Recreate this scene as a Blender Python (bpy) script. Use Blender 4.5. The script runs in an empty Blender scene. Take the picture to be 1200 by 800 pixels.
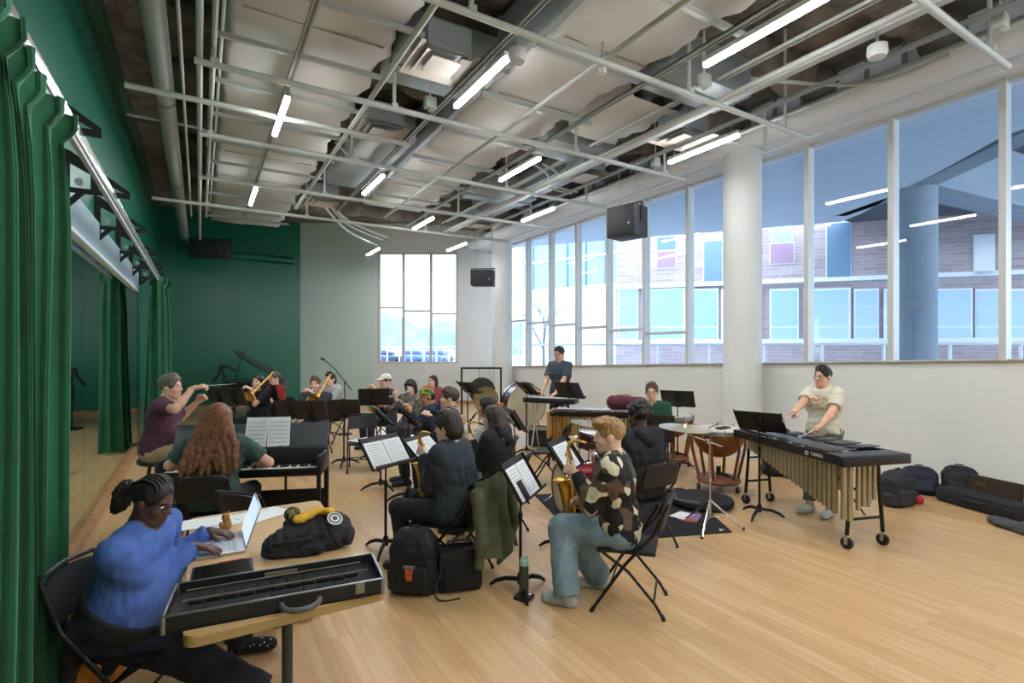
import bpy, bmesh, math, random
import numpy as np
from mathutils import Vector, Matrix, Euler
random.seed(7); np.random.seed(7)
SC = bpy.context.scene
COL = SC.collection
PI = math.pi
# ---------------------------------------------------------------- camera frame
F_PX, CX, HY, CAMZ = 610.0, 600.0, 409.0, 1.85
FW = (0.5145, 0.8575); RT = (0.8575, -0.5145)
def cam2w(x, Y, z): return Vector((x*RT[0]+Y*FW[0], x*RT[1]+Y*FW[1], z))
def PD(px, Y, z): return cam2w((px-CX)/F_PX*Y, Y, z)                 # column + depth + height
def PF(px, py, z=0.0): return PD(px, (CAMZ-z)*F_PX/(py-HY), z)       # point at height z
def PY(px, py, Y): return PD(px, Y, CAMZ-(py-HY)/F_PX*Y)             # point at depth
def PA(px, py, a):
    Y = a/((px-CX)/F_PX*RT[0]+FW[0]); return PY(px, py, Y)
def PB(px, py, b):
    Y = b/((px-CX)/F_PX*RT[1]+FW[1]); return PY(px, py, Y)
def camdir(dx, dy): return Vector((dx*RT[0]+dy*FW[0], dx*RT[1]+dy*FW[1], 0)).normalized()
def yaw_of(d): return math.atan2(-d[0], d[1])                        # rotation that turns +y to d
def yaw_cam(dx, dy): return yaw_of(camdir(dx, dy))

# ---------------------------------------------------------------- materials
def lin(c):
    if isinstance(c, str):
        c = c.lstrip('#'); v = [int(c[i:i+2], 16)/255 for i in (0, 2, 4)]
    else: v = list(c)
    return tuple(x/12.92 if x <= .04045 else ((x+.055)/1.055)**2.4 for x in v)+(1.0,)
MATS = {}
def mat(name, col, rough=.5, metal=0.0, spec=.5, col2=None, nscale=8.0, bump=0.0, bscale=60.0, emit=0.0, coat=0.0, coatr=.1, stretch=None, sheen=0.0, detail=3.0, ramp=(.35, .65)):
    if name in MATS: return MATS[name]
    m = bpy.data.materials.new(name); m.use_nodes = True
    nt = m.node_tree; b = nt.nodes['Principled BSDF']
    c1 = lin(col)
    b.inputs['Base Color'].default_value = c1
    b.inputs['Roughness'].default_value = rough; b.inputs['Metallic'].default_value = metal
    b.inputs['Specular IOR Level'].default_value = spec
    if coat: b.inputs['Coat Weight'].default_value = coat; b.inputs['Coat Roughness'].default_value = coatr
    if sheen: b.inputs['Sheen Weight'].default_value = sheen
    if emit:
        b.inputs['Emission Color'].default_value = c1; b.inputs['Emission Strength'].default_value = emit
    tc = None
    if col2 is not None or bump:
        tc = nt.nodes.new('ShaderNodeTexCoord'); mp = nt.nodes.new('ShaderNodeMapping')
        nt.links.new(tc.outputs['Object'], mp.inputs['Vector'])
        if stretch: mp.inputs['Scale'].default_value = stretch
    if col2 is not None:
        n = nt.nodes.new('ShaderNodeTexNoise'); n.inputs['Scale'].default_value = nscale; n.inputs['Detail'].default_value = detail
        r = nt.nodes.new('ShaderNodeValToRGB')
        r.color_ramp.elements[0].color = c1; r.color_ramp.elements[1].color = lin(col2)
        r.color_ramp.elements[0].position, r.color_ramp.elements[1].position = ramp
        nt.links.new(mp.outputs[0], n.inputs['Vector']); nt.links.new(n.outputs['Fac'], r.inputs['Fac'])
        nt.links.new(r.outputs['Color'], b.inputs['Base Color'])
    if bump:
        n2 = nt.nodes.new('ShaderNodeTexNoise'); n2.inputs['Scale'].default_value = bscale; n2.inputs['Detail'].default_value = 4
        bp = nt.nodes.new('ShaderNodeBump'); bp.inputs['Strength'].default_value = bump; bp.inputs['Distance'].default_value = .01
        nt.links.new(mp.outputs[0], n2.inputs['Vector']); nt.links.new(n2.outputs['Fac'], bp.inputs['Height'])
        nt.links.new(bp.outputs['Normal'], b.inputs['Normal'])
    MATS[name] = m
    return m

# ---------------------------------------------------------------- mesh builder
def unit(v):
    v = Vector(v); return v.normalized() if v.length > 1e-9 else Vector((0, 0, 1))
def frame_of(d):
    d = unit(d); a = Vector((0, 0, 1)) if abs(d.z) < .9 else Vector((1, 0, 0))
    u = d.cross(a).normalized(); return u, u.cross(d).normalized()
class MB:
    def __init__(s): s.v = []; s.f = []; s.m = []; s.mi = 0; s.T = None
    def mat(s, i): s.mi = i; return s
    def add(s, vs, fs):
        o = len(s.v)
        s.v.extend((s.T @ Vector(p)) if s.T is not None else Vector(p) for p in vs)
        s.f.extend(tuple(i+o for i in f) for f in fs); s.m.extend([s.mi]*len(fs)); return s
    def box(s, c, size, rot=None, bev=0.0):
        hx, hy, hz = size[0]/2, size[1]/2, size[2]/2
        R = Euler(rot).to_matrix() if rot is not None and not isinstance(rot, Matrix) else (rot if rot is not None else Matrix.Identity(3))
        c = Vector(c)
        if bev <= 0:
            vs = [R @ Vector((x*hx, y*hy, z*hz))+c for x in (-1, 1) for y in (-1, 1) for z in (-1, 1)]
            return s.add(vs, [(0, 1, 3, 2), (4, 6, 7, 5), (0, 4, 5, 1), (2, 3, 7, 6), (0, 2, 6, 4), (1, 5, 7, 3)])
        bm = bmesh.new(); bmesh.ops.create_cube(bm, size=1.0)
        for v in bm.verts: v.co = Vector((v.co.x*size[0], v.co.y*size[1], v.co.z*size[2]))
        bmesh.ops.bevel(bm, geom=bm.edges[:], offset=min(bev, .49*min(size)), segments=2, affect='EDGES', profile=.5)
        bm.verts.index_update()
        vs = [R @ v.co+c for v in bm.verts]; fs = [tuple(v.index for v in f.verts) for f in bm.faces]
        bm.free(); return s.add(vs, fs)
    def box2(s, lo, hi, bev=0.0):
        lo, hi = Vector(lo), Vector(hi)
        return s.box((lo+hi)/2, [abs(a) for a in hi-lo], None, bev)
    def tube(s, path, r, n=8, cap=True, closed=False, flat=None):
        P = [Vector(p) for p in path]; k = len(P)
        rs = r if isinstance(r, (list, tuple)) else [r]*k
        u = None; vs = []
        for i, p in enumerate(P):
            if closed: d = unit(P[(i+1) % k]-P[i-1])
            else: d = unit(P[min(i+1, k-1)]-P[max(i-1, 0)])
            if u is None: u, w = frame_of(d)
            else:
                u = u-d*u.dot(d)
                u = u.normalized() if u.length > 1e-6 else frame_of(d)[0]
            w = d.cross(u)
            for j in range(n):
                a = 2*PI*j/n; q = u*math.cos(a)+w*math.sin(a)
                vs.append(p+q*rs[i])
        fs = []
        for i in range(k if closed else k-1):
            for j in range(n):
                a, b = i*n+j, i*n+(j+1) % n; i2 = (i+1) % k
                fs.append((a, b, i2*n+(j+1) % n, i2*n+j))
        if cap and not closed: fs += [tuple(reversed(range(n))), tuple((k-1)*n+j for j in range(n))]
        return s.add(vs, fs)
    def rod(s, a, b, r, n=8): return s.tube([a, b], r, n)
    def lathe(s, prof, c=(0, 0, 0), n=24, axis=(0, 0, 1), closed=False):
        ax = unit(axis); u, w = frame_of(ax); c = Vector(c); vs = []; k = len(prof)
        for r, z in prof:
            for j in range(n):
                a = 2*PI*j/n; vs.append(c+ax*z+(u*math.cos(a)+w*math.sin(a))*r)
        fs = [(i*n+j, i*n+(j+1) % n, (i+1)*n+(j+1) % n, (i+1)*n+j) for i in range(k-1) for j in range(n)]
        if not closed:
            if prof[0][0] > 1e-5: fs.append(tuple(reversed(range(n))))
            if prof[-1][0] > 1e-5: fs.append(tuple((k-1)*n+j for j in range(n)))
        return s.add(vs, fs)
    def ell(s, c, r, R=None, n=14, m=9):
        c = Vector(c); r = (r, r, r) if isinstance(r, (int, float)) else r; vs = []; fs = []
        for i in range(m+1):
            t = PI*i/m
            for j in range(n):
                a = 2*PI*j/n; p = Vector((r[0]*math.sin(t)*math.cos(a), r[1]*math.sin(t)*math.sin(a), r[2]*math.cos(t)))
                vs.append(c+(R @ p if R is not None else p))
        for i in range(m):
            for j in range(n):
                fs.append((i*n+j, (i+1)*n+j, (i+1)*n+(j+1) % n, i*n+(j+1) % n))
        return s.add(vs, fs)
    def prism(s, poly, a, b):      # polygon of 3-D points, extruded by vector b-a
        d = Vector(b)-Vector(a); k = len(poly)
        vs = [Vector(p) for p in poly]+[Vector(p)+d for p in poly]
        fs = [tuple(range(k)), tuple(reversed(range(k, 2*k)))]+[(i, i+k, (i+1) % k+k, (i+1) % k) for i in range(k)]
        return s.add(vs, fs)
    def surf(s, fn, nu, nv, closeu=False):
        vs = [fn(i/(nu-1 if not closeu else nu), j/(nv-1)) for i in range(nu) for j in range(nv)]
        fs = [(i*nv+j, ((i+1) % nu)*nv+j, ((i+1) % nu)*nv+j+1, i*nv+j+1) for i in range(nu if closeu else nu-1) for j in range(nv-1)]
        return s.add(vs, fs)
    def build(s, name, mats, parent=None, smooth=True, angle=38):
        me = bpy.data.meshes.new(name); me.from_pydata([tuple(p) for p in s.v], [], s.f)
        mats = mats if isinstance(mats, (list, tuple)) else [mats]
        for m in mats: me.materials.append(m)
        if len(mats) > 1: me.polygons.foreach_set('material_index', s.m)
        bm = bmesh.new(); bm.from_mesh(me); bmesh.ops.recalc_face_normals(bm, faces=bm.faces[:]); bm.to_mesh(me); bm.free()
        if smooth:
            me.shade_smooth(); me.set_sharp_from_angle(angle=math.radians(angle))
        o = bpy.data.objects.new(name, me); COL.objects.link(o)
        if parent is not None: o.parent = parent
        return o
def meshobj(name, V, Fq, mats, parent=None, mi=None):
    me = bpy.data.meshes.new(name); me.from_pydata(V.tolist() if hasattr(V, 'tolist') else V, [], Fq.tolist() if hasattr(Fq, 'tolist') else Fq)
    for m in (mats if isinstance(mats, (list, tuple)) else [mats]): me.materials.append(m)
    if mi is not None: me.polygons.foreach_set('material_index', np.asarray(mi, dtype=np.int32))
    me.shade_smooth()
    o = bpy.data.objects.new(name, me); COL.objects.link(o)
    if parent is not None: o.parent = parent
    return o
def tag(o, label, cat, group=None):
    o['label'] = label; o['category'] = cat
    if group: o['group'] = group
    return o
def thing(name, label, cat, loc=(0, 0, 0), rz=0.0, group=None):
    o = bpy.data.objects.new(name, None); o.empty_display_size = .1; COL.objects.link(o)
    o.location = loc; o.rotation_euler = (0, 0, rz)
    return tag(o, label, cat, group)
def struct(o): o['kind'] = 'structure'; return o
def copy_tree(o, parent=None):
    c = o.copy(); COL.objects.link(c)
    if parent is not None: c.parent = parent
    for ch in list(o.children): copy_tree(ch, c)
    return c
def dup(o, loc, rz, label, group=None, scale=None):
    c = copy_tree(o); c.location = loc; c.rotation_euler = (0, 0, rz); c['label'] = label
    if group: c['group'] = group
    if scale: c.scale = scale
    return c
def text_mesh(body, size, mirror=False):
    cu = bpy.data.curves.new('txt', 'FONT'); cu.body = body; cu.size = size; cu.align_x = 'CENTER'; cu.align_y = 'CENTER'; cu.extrude = .0008; cu.resolution_u = 2
    ob = bpy.data.objects.new('txt', cu); COL.objects.link(ob)
    dg = bpy.context.evaluated_depsgraph_get(); me = bpy.data.meshes.new_from_object(ob.evaluated_get(dg))
    V = [v.co.copy() for v in me.vertices]; Fs = [tuple(p.vertices) for p in me.polygons]
    bpy.data.objects.remove(ob); bpy.data.curves.remove(cu); bpy.data.meshes.remove(me)
    return V, Fs
def bez(p0, p1, p2, p3, n=12):
    p0, p1, p2, p3 = map(Vector, (p0, p1, p2, p3)); out = []
    for i in range(n+1):
        t = i/n; out.append(p0*(1-t)**3+p1*3*t*(1-t)**2+p2*3*t*t*(1-t)+p3*t**3)
    return out
def spline(pts, n=6):
    P = [Vector(p) for p in pts]; out = []
    for i in range(len(P)-1):
        a, b, c, d = P[max(i-1, 0)], P[i], P[i+1], P[min(i+2, len(P)-1)]
        for k in range(n):
            t = k/n; out.append(.5*((2*b)+(c-a)*t+(2*a-5*b+4*c-d)*t*t+(3*b-a-3*c+d)*t**3))
    out.append(P[-1]); return out

# ---------------------------------------------------------------- camera
cd = bpy.data.cameras.new('camera'); co = bpy.data.objects.new('camera', cd); COL.objects.link(co)
cd.sensor_width = 36.0; cd.lens = 36.0*F_PX/1200.0; cd.shift_y = (HY-400.0)/1200.0; cd.clip_end = 400; cd.clip_start = .05
co.location = (0, 0, CAMZ); co.rotation_euler = (PI/2, 0, -math.atan2(FW[0], FW[1]))
SC.camera = co
SC.view_settings.view_transform = 'Standard'; SC.view_settings.look = 'None'
SC.view_settings.gamma = 1.0; SC.view_settings.use_curve_mapping = False
# ================================================================ ROOM
YB0, YG, XL, XR = -4.0, 18.9, -1.02, 8.5
ZD = 6.15
def wood_floor():
    m = bpy.data.materials.new('maple_floor'); m.use_nodes = True; nt = m.node_tree; b = nt.nodes['Principled BSDF']
    tc = nt.nodes.new('ShaderNodeTexCoord'); mp = nt.nodes.new('ShaderNodeMapping'); mp.inputs['Rotation'].default_value = (0, 0, PI/2)
    br = nt.nodes.new('ShaderNodeTexBrick'); br.offset = .37; br.offset_frequency = 3
    br.inputs['Scale'].default_value = 1.0; br.inputs['Brick Width'].default_value = 1.15; br.inputs['Row Height'].default_value = .07
    br.inputs['Mortar Size'].default_value = .0012; br.inputs['Bias'].default_value = 0.0
    br.inputs['Color1'].default_value = lin('#d0ab7d'); br.inputs['Color2'].default_value = lin('#c29a69'); br.inputs['Mortar'].default_value = lin('#a37c4b')
    nt.links.new(tc.outputs['Object'], mp.inputs['Vector']); nt.links.new(mp.outputs[0], br.inputs['Vector'])
    mp2 = nt.nodes.new('ShaderNodeMapping'); mp2.inputs['Scale'].default_value = (14, .9, 1)
    n = nt.nodes.new('ShaderNodeTexNoise'); n.inputs['Scale'].default_value = 3.0; n.inputs['Detail'].default_value = 5
    nt.links.new(tc.outputs['Object'], mp2.inputs['Vector']); nt.links.new(mp2.outputs[0], n.inputs['Vector'])
    mx = nt.nodes.new('ShaderNodeMix'); mx.data_type = 'RGBA'; mx.blend_type = 'OVERLAY'; mx.inputs['Factor'].default_value = .35
    nt.links.new(br.outputs['Color'], mx.inputs['A']); nt.links.new(n.outputs['Color'], mx.inputs['B'])
    bw = nt.nodes.new('ShaderNodeRGBToBW'); nt.links.new(n.outputs['Color'], bw.inputs[0]); nt.links.new(bw.outputs[0], mx.inputs['B'])
    nt.links.new(mx.outputs['Result'], b.inputs['Base Color'])
    b.inputs['Roughness'].default_value = .33; b.inputs['Specular IOR Level'].default_value = .5
    return m
M_floor = wood_floor()
M_white = mat('white_paint', '#dfe0dc', .7, col2='#dadbd7', nscale=1.2)
M_mint = mat('pale_mint_paint', '#cbdcd3', .55)
M_green = mat('green_paint', '#006850', .34, spec=.5, coat=.35, coatr=.3)
M_grey_metal = mat('grey_pipe_paint', '#c6cac4', .45, .0)
M_strut = mat('galvanised_strut', '#b4b8b4', .45, .3)
M_duct = mat('galvanised_duct', '#959c9b', .42, .35, col2='#a6adac', nscale=1.5)
M_wrap = mat('white_duct_wrap', '#d4d3ce', .75, col2='#c4c0b7', nscale=.9, bump=.3, bscale=3)
M_deck = mat('fireproofed_deck', '#8d8479', .95, col2='#5e574f', nscale=2.5, bump=.9, bscale=14)
M_soffit = mat('soffit_paint', '#dcdfe2', .7)
M_frame = mat('window_frame_metal', '#c6c6c2', .45, 0)
M_black = mat('black_metal', '#141415', .42, .2)
M_blackp = mat('black_plastic', '#161617', .5)
M_chrome = mat('chrome', '#d0d0d0', .15, 1.0)
M_steel = mat('brushed_steel', '#b8b8b4', .32, .9)
M_emit = mat('lamp_diffuser', '#fbfdff', .5, emit=45.0)
M_emitb = mat('lamp_lens', '#fbfdff', .5, emit=165.0)

fl = MB().box2((XL-.2, YB0-.2, -.12), (9.0, 20.0, 0)).build('floor', M_floor, smooth=False); struct(fl)
# ceiling deck with fireproofed beams
mb = MB(); mb.box2((XL-.2, YB0-.2, ZD), (9.0, 20.0, ZD+.2))
ob = mb.build('ceiling', M_deck, smooth=False); struct(ob)
rng = random.Random(3)
yb = -3.2; nb = 0
while yb < 16.2:
    mb = MB()
    w = .22+.06*rng.random(); h = .34+.1*rng.random()
    def fb(u, v, yb=yb, w=w, h=h):
        x = XL+.45+u*(XR-XL-.45); a = 2*PI*v
        r = (1+.13*math.sin(x*5+yb*3)+.1*math.sin(x*11+yb))*min(1, .25+u*6)
        return Vector((x, yb+math.cos(a)*w*r, ZD-.12+math.sin(a)*h*r*.8))
    mb.surf(fb, 60, 12)
    b = mb.build('ceiling_trim', M_deck, ob); nb += 1
    yb += 1.55

# walls
wl = MB().box2((XL-.2, YB0, 0), (XL, YG, ZD)).build('wall_left', M_green, smooth=False); struct(wl)
wb = MB().box2((XL-.2, YG, 0), (2.94, YG+.2, ZD)).build('wall_back', M_green, smooth=False); struct(wb)
c1, c2, c3 = Vector((2.94, YG, 0)), Vector((5.10, 17.70, 0)), Vector((8.62, 15.588, 0))
up = Vector((0, 0, ZD))
def vwall(a, b, z0, z1, th=.2):
    n = Vector((-(b-a).y, (b-a).x, 0)).normalized()*th
    if n.y < 0: n = -n
    return MB().prism([a+Vector((0, 0, z0)), b+Vector((0, 0, z0)), b+Vector((0, 0, z1)), a+Vector((0, 0, z1))], Vector((0, 0, 0)), n)
struct(vwall(c1, c2, 0, ZD).build('wall_back_mint', M_mint, smooth=False))
wdir = (c3-c2).normalized()
def onback(px): # point on the angled window wall under column px
    # camera-space depth of wall is constant 17.8
    return PD(px, 17.8, 0)
zt, zb = 5.15, 1.37
p0, p1 = onback(443.5), onback(536)
for a, b, z0, z1 in ((c2, c3, 0, zb), (c2, c3, zt, ZD), (c2, p0, zb, zt), (p1, c3, zb, zt)):
    struct(vwall(a, b, z0, z1).build('wall_back_window', M_white, smooth=False))
struct(MB().box2((XL-.2, YB0-.2, 0), (9.0, YB0, ZD)).build('wall_front', M_white, smooth=False))
# right wall: sloping-sill knee wall, head above windows
def sill(y): return 1.67-.0352*(y-3.55)
ZH = 5.16
y0, y1 = YB0, 15.7
struct(MB().prism([Vector((XR, y0, 0)), Vector((XR, y1, 0)), Vector((XR, y1, sill(y1))), Vector((XR, y0, sill(y0)))], (0, 0, 0), (.3, 0, 0)).build('wall_right', M_white, smooth=False))
struct(MB().box2((XR, y0, ZH), (XR+.3, y1, ZD)).build('wall_right_head', M_soffit, smooth=False))
# studs of the unfinished wall above the soffit
ys = -3.8
sb = MB(); 
while ys < 15.4:
    sb.box2((XR-.06, ys, 5.44), (XR-.01, ys+.05, ZD)); ys += .48
struct(sb.build('trim_1', mat('stud_steel', '#9a9a96', .5, .5), smooth=False))
# soffit / perimeter bulkhead along the windows (stepped, with slot diffuser)
pr = [(8.5, 5.16), (8.22, 5.16), (8.2, 5.19), (8.06, 5.19), (8.05, 5.25), (8.0, 5.25), (7.99, 5.2), (7.78, 5.2), (7.7, 5.26), (7.66, 5.36), (7.68, 5.46), (7.76, 5.52), (8.5, 5.52)]
poly = [Vector((x, y0, z)) for x, z in pr]
struct(MB().prism(poly, (0, y0, 0), (0, y1, 0)).build('trim_2', M_soffit, angle=50))
# baseboards
struct(MB().box2((XR-.015, y0, 0), (XR, y1, .1)).build('baseboard_right', mat('white_vinyl_base', '#d2d4d2', .5), smooth=False))
struct(MB().box2((XL, 0, 0), (XL+.09, 11.9, .09)).build('baseboard_left', mat('maple_trim', '#b98a62', .4, col2='#a97a52', nscale=5)))
bb = MB(); 
for a, b in ((c1, c2), (c2, c3)):
    n = Vector((-(b-a).y, (b-a).x, 0)).normalized(); n = n if n.y < 0 else -n
    bb.prism([a, b, b+Vector((0, 0, .1)), a+Vector((0, 0, .1))], (0, 0, 0), n*.02)
bb.box2((XL, YG-.02, 0), (2.94, YG, .1))
struct(bb.build('baseboard_back', MATS['maple_trim'], smooth=False))

# columns
col = MB().lathe([(.31, 0), (.31, 5.4)], (8.05, 5.67, 0), 48).build('column_1', M_white); struct(col)
col = MB().lathe([(.33, 0), (.33, 5.9)], (8.06, 14.05, 0), 40).build('column_2', M_white); struct(col)

# ---- windows
def glass():
    m = bpy.data.materials.new('window_glass'); m.use_nodes = True; nt = m.node_tree
    for n in list(nt.nodes): nt.nodes.remove(n)
    o = nt.nodes.new('ShaderNodeOutputMaterial'); t = nt.nodes.new('ShaderNodeBsdfTransparent'); g = nt.nodes.new('ShaderNodeBsdfGlossy'); x = nt.nodes.new('ShaderNodeMixShader')
    lw = nt.nodes.new('ShaderNodeLayerWeight'); lw.inputs['Blend'].default_value = .5
    pw = nt.nodes.new('ShaderNodeMath'); pw.operation = 'POWER'; pw.inputs[1].default_value = 4.0; nt.links.new(lw.outputs['Facing'], pw.inputs[0])
    f = nt.nodes.new('ShaderNodeMath'); f.operation = 'MULTIPLY_ADD'; f.inputs[1].default_value = .75; f.inputs[2].default_value = .035; nt.links.new(pw.outputs[0], f.inputs[0])
    t.inputs['Color'].default_value = (.90, .94, .975, 1); g.inputs['Roughness'].default_value = 0.0
    nt.links.new(f.outputs[0], x.inputs[0]); nt.links.new(t.outputs[0], x.inputs[1]); nt.links.new(g.outputs[0], x.inputs[2]); nt.links.new(x.outputs[0], o.inputs[0])
    return m
M_glass = glass()
def root_struct(name):
    o = bpy.data.objects.new(name, None); COL.objects.link(o); return struct(o)
w1 = root_struct('window_1')
MUL = [14.37-1.2*k for k in range(16)]
for y in MUL[1:]:
    MB().box2((8.40, y-.035, sill(y)), (8.58, y+.035, ZH)).build('mullion', M_frame, w1, smooth=False)
fm = MB()
edges = [15.6]+MUL[0:]
for a, b in zip(edges[:-1], edges[1:]):
    fm.prism([Vector((8.44, a, sill(a))), Vector((8.44, b, sill(b))), Vector((8.44, b, sill(b)+.02)), Vector((8.44, a, sill(a)+.02))], (0, 0, 0), (.1, 0, 0))
    fm.box2((8.44, b, ZH-.05), (8.54, a, ZH))
fm.build('window_frame', M_frame, w1, smooth=False)
tz = {0: 376, 1: 378, 2: 380.5, 3: 383.5, 4: 386.5, 5: 390}
for k, (a, b) in enumerate(zip(MUL[:-1], MUL[1:])):
    MB().prism([Vector((8.49, a, sill(a))), Vector((8.49, b, sill(b))), Vector((8.49, b, ZH)), Vector((8.49, a, ZH))], (0, 0, 0), (.008, 0, 0)).build('pane', M_glass, w1, smooth=False)
    if k in tz:
        ym = (a+b)/2; Y = 8.5*FW[0]+ym*FW[1]; z = CAMZ+(HY-tz[k])/F_PX*Y
        MB().box2((8.42, b+.035, z-.03), (8.56, a-.035, z+.03)).build('transom', M_frame, w1, smooth=False)
w2 = root_struct('window_2')
nrm = Vector((FW[0], FW[1], 0))
cols = [444, 472.6, 505, 535.5]
for px in cols:
    p = onback(px)+nrm*.06
    MB().box((p.x, p.y, (zt+zb)/2), (.09, .14, zt-zb), (0, 0, -math.atan2(FW[0], FW[1]))).build('mullion', M_frame, w2, smooth=False)
RZ = -math.atan2(FW[0], FW[1])
for a, b, py in zip(cols[:-1], cols[1:], (360.3, 364, 367.5)):
    p, q = onback(a)+nrm*.08, onback(b)+nrm*.08; c = (p+q)/2; L = (q-p).length
    z = CAMZ+(HY-py)/F_PX*17.8
    MB().box((c.x, c.y, z), (L-.09, .09, .07), (0, 0, RZ)).build('transom', M_frame, w2, smooth=False)
    MB().box((c.x, c.y, (zt+zb)/2), (L, .008, zt-zb), (0, 0, RZ)).build('pane', M_glass, w2, smooth=False)
p, q = onback(cols[0]), onback(cols[-1]); c = (p+q)/2+nrm*.06; L = (q-p).length
MB().box((c.x, c.y, zt-.03), (L, .14, .06), (0, 0, RZ)).box((c.x, c.y, zb+.03), (L, .14, .06), (0, 0, RZ)).build('window_frame', M_frame, w2, smooth=False)

# ---- left wall: mirrors, valance
M_mirror = mat('mirror_glass', '#b9cfc8', .02, 1.0)
ym = 11.9; k = 0
seams = [11.9, 11.07, 9.6, 8.13, 6.66, 5.19, 3.72, 2.25, .8]
for a, b in zip(seams[:-1], seams[1:]):
    o = MB().box2((XL+.001, b+.004, .1), (XL+.02, a-.004, 2.9)).build('wall_mirror', M_mirror, smooth=False)
    tag(o, 'tall frameless mirror panel on the green wall beside the curtain track', 'mirror', 'mirror panels along the green wall')
mb = MB().box2((XL+.001, .8, 2.93), (XL+.05, 11.85, 3.27)); 
va = tag(mb.build('mounted_panel', mat('pale_grey_gloss', '#9db4bd', .3), smooth=False), 'long pale blue-grey board above the wall mirrors under the curtain track', 'wall panel')
MB().box2((XL+.001, .8, 2.895), (XL+.06, 11.87, 2.93)).build('edge_strip', mat('white_edge', '#e8ecec', .4), va, smooth=False)
# light curtain track on black triangular brackets
XT, ZT = -.66, 3.12
tr = MB(); tr.box2((XT-.02, 1.2, ZT), (XT+.035, 12.75, ZT+.085), .006)
trk = tag(tr.build('curtain_track', mat('aluminium_track', '#c9ccca', .25, .9)), 'long silver curtain rail running along the green wall above the mirrors', 'curtain rail')
MB().box2((XT-.006, 1.2, ZT-.03), (XT+.022, 12.75, ZT)).build('rail_channel', M_strut, trk, smooth=False)
bk = None
for i, y in enumerate((2.65, 4.23, 5.82, 7.45, 9.2, 10.8, 12.3)):
    root = thing('bracket_mount', 'black triangular steel bracket holding the curtain rail to the green wall', 'bracket', (XL, y, ZT+.085), 0, 'brackets of the curtain rail')
    t = .009
    def pl(pts): mb.prism([Vector((x, -t, z)) for x, z in pts], (0, 0, 0), (0, 2*t, 0))
    mb = MB(); pl([(.001, -.12), (.06, -.12), (.06, .36), (.001, .38)]); pl([(.06, 0), (.48, 0), (.48, .045), (.06, .045)]); pl([(.06, .25), (.44, .045), (.48, .045), (.48, .06), (.06, .36)]); pl([(.20, .045), (.26, .045), (.26, .16), (.20, .19)]); pl([(.06, -.12), (.16, 0), (.10, 0), (.06, -.05)])
    bp_ = mb.build('bracket_plate', M_black, root, smooth=False)
    MB().lathe([(.0, -.016), (.03, -.016), (.03, .016), (0, .016)], (.12, 0, .1), 14, (0, 1, 0)).build('bolt', M_steel, bp_)

# ---- exterior
M_conc = mat('outside_concrete', '#8e9aa6', .85, col2='#7d8a97', nscale=.6)
M_extg = mat('snowy_ground', '#c3c8cf', .9, col2='#9aa2aa', nscale=.25)
struct(MB().box2((8.85, -30, .5), (90, 140, .8)).box2((-60, 20.2, .0), (8.85, 140, .6)).build('ground', M_extg, smooth=False))
EXT = 5.95
def ext_poly(pts, z): return [PF(x, y, z) for x, y in pts]
# canopy soffit outside: from the glazing out to a straight edge, with a lifted coffer at the right
def at_edge(px): 
    y = 284+(px-680)*(256-284)/(1033-680); return PF(px, y, EXT)
cp = [Vector((8.82, -8, EXT)), Vector((8.82, 19, EXT)), at_edge(560), at_edge(700), at_edge(850), at_edge(985), PF(1010, 250, EXT), PF(1060, 222, EXT), PF(1110, 196, EXT), PF(1175, 160, EXT), PF(1290, 118, EXT)]
# order: walk the far boundary left->right then close along the wall
struct(MB().prism(cp, (0, 0, 0), (0, 0, .5)).build('ceiling_canopy', mat('canopy_render', '#b9c6d3', .8), smooth=False))
struct(MB().box2((9.5, -12, EXT+1.5), (30, 12, EXT+1.7)).build('ceiling_coffer', mat('dark_coffer', '#4a5058', .9), smooth=False))
bm_ = MB()
def beam(a, b, w, z0, z1):
    d = (b-a).normalized(); n = Vector((-d.y, d.x, 0))*w
    bm_.prism([a-n+Vector((0, 0, z0-a.z)), a+n+Vector((0, 0, z0-a.z)), b+n+Vector((0, 0, z0-b.z)), b-n+Vector((0, 0, z0-b.z))], (0, 0, 0), (0, 0, z1-z0))
pc = PD(1073, 13.4, 0)
beam(pc, PF(1300, 275, EXT), .5, EXT-.0, EXT+1.6); beam(pc, PF(985, 253, EXT), .4, EXT, EXT+1.6); beam(pc, PF(1290, 120, EXT), .45, EXT, EXT+1.6)
struct(bm_.build('ceiling_beam', M_conc, smooth=False))
struct(MB().lathe([(.45, .7), (.45, EXT+.3)], (pc.x, pc.y, 0), 40).build('column_3', M_conc))
# brick building across the way
fo = PD(900, 24, 0); fd = camdir(2.98, -1); fn = Vector((fd.y, -fd.x, 0)); fn = fn if fn.dot(Vector((FW[0], FW[1], 0))) < 0 else -fn
def FPt(px, py, off=0.0):
    r = Vector((((px-CX)/F_PX)*RT[0]+FW[0], ((px-CX)/F_PX)*RT[1]+FW[1], 0)); o = fo+fn*off
    t = o.dot(fn)/r.dot(fn); return Vector((r.x*t, r.y*t, CAMZ-(py-HY)/F_PX*t))
def fq(mb, xa, ya, xb, yb, off=.0, th=.25):     # facade rectangle given by its corners, extruded back
    A = FPt(xa, ya, off); B = FPt(xb, ya, off); z1 = A.z; z0 = FPt(xa, yb, off).z
    mb.prism([Vector((A.x, A.y, z0)), Vector((B.x, B.y, z0)), Vector((B.x, B.y, z1)), Vector((A.x, A.y, z1))], (0, 0, 0), -fn*th)
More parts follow.
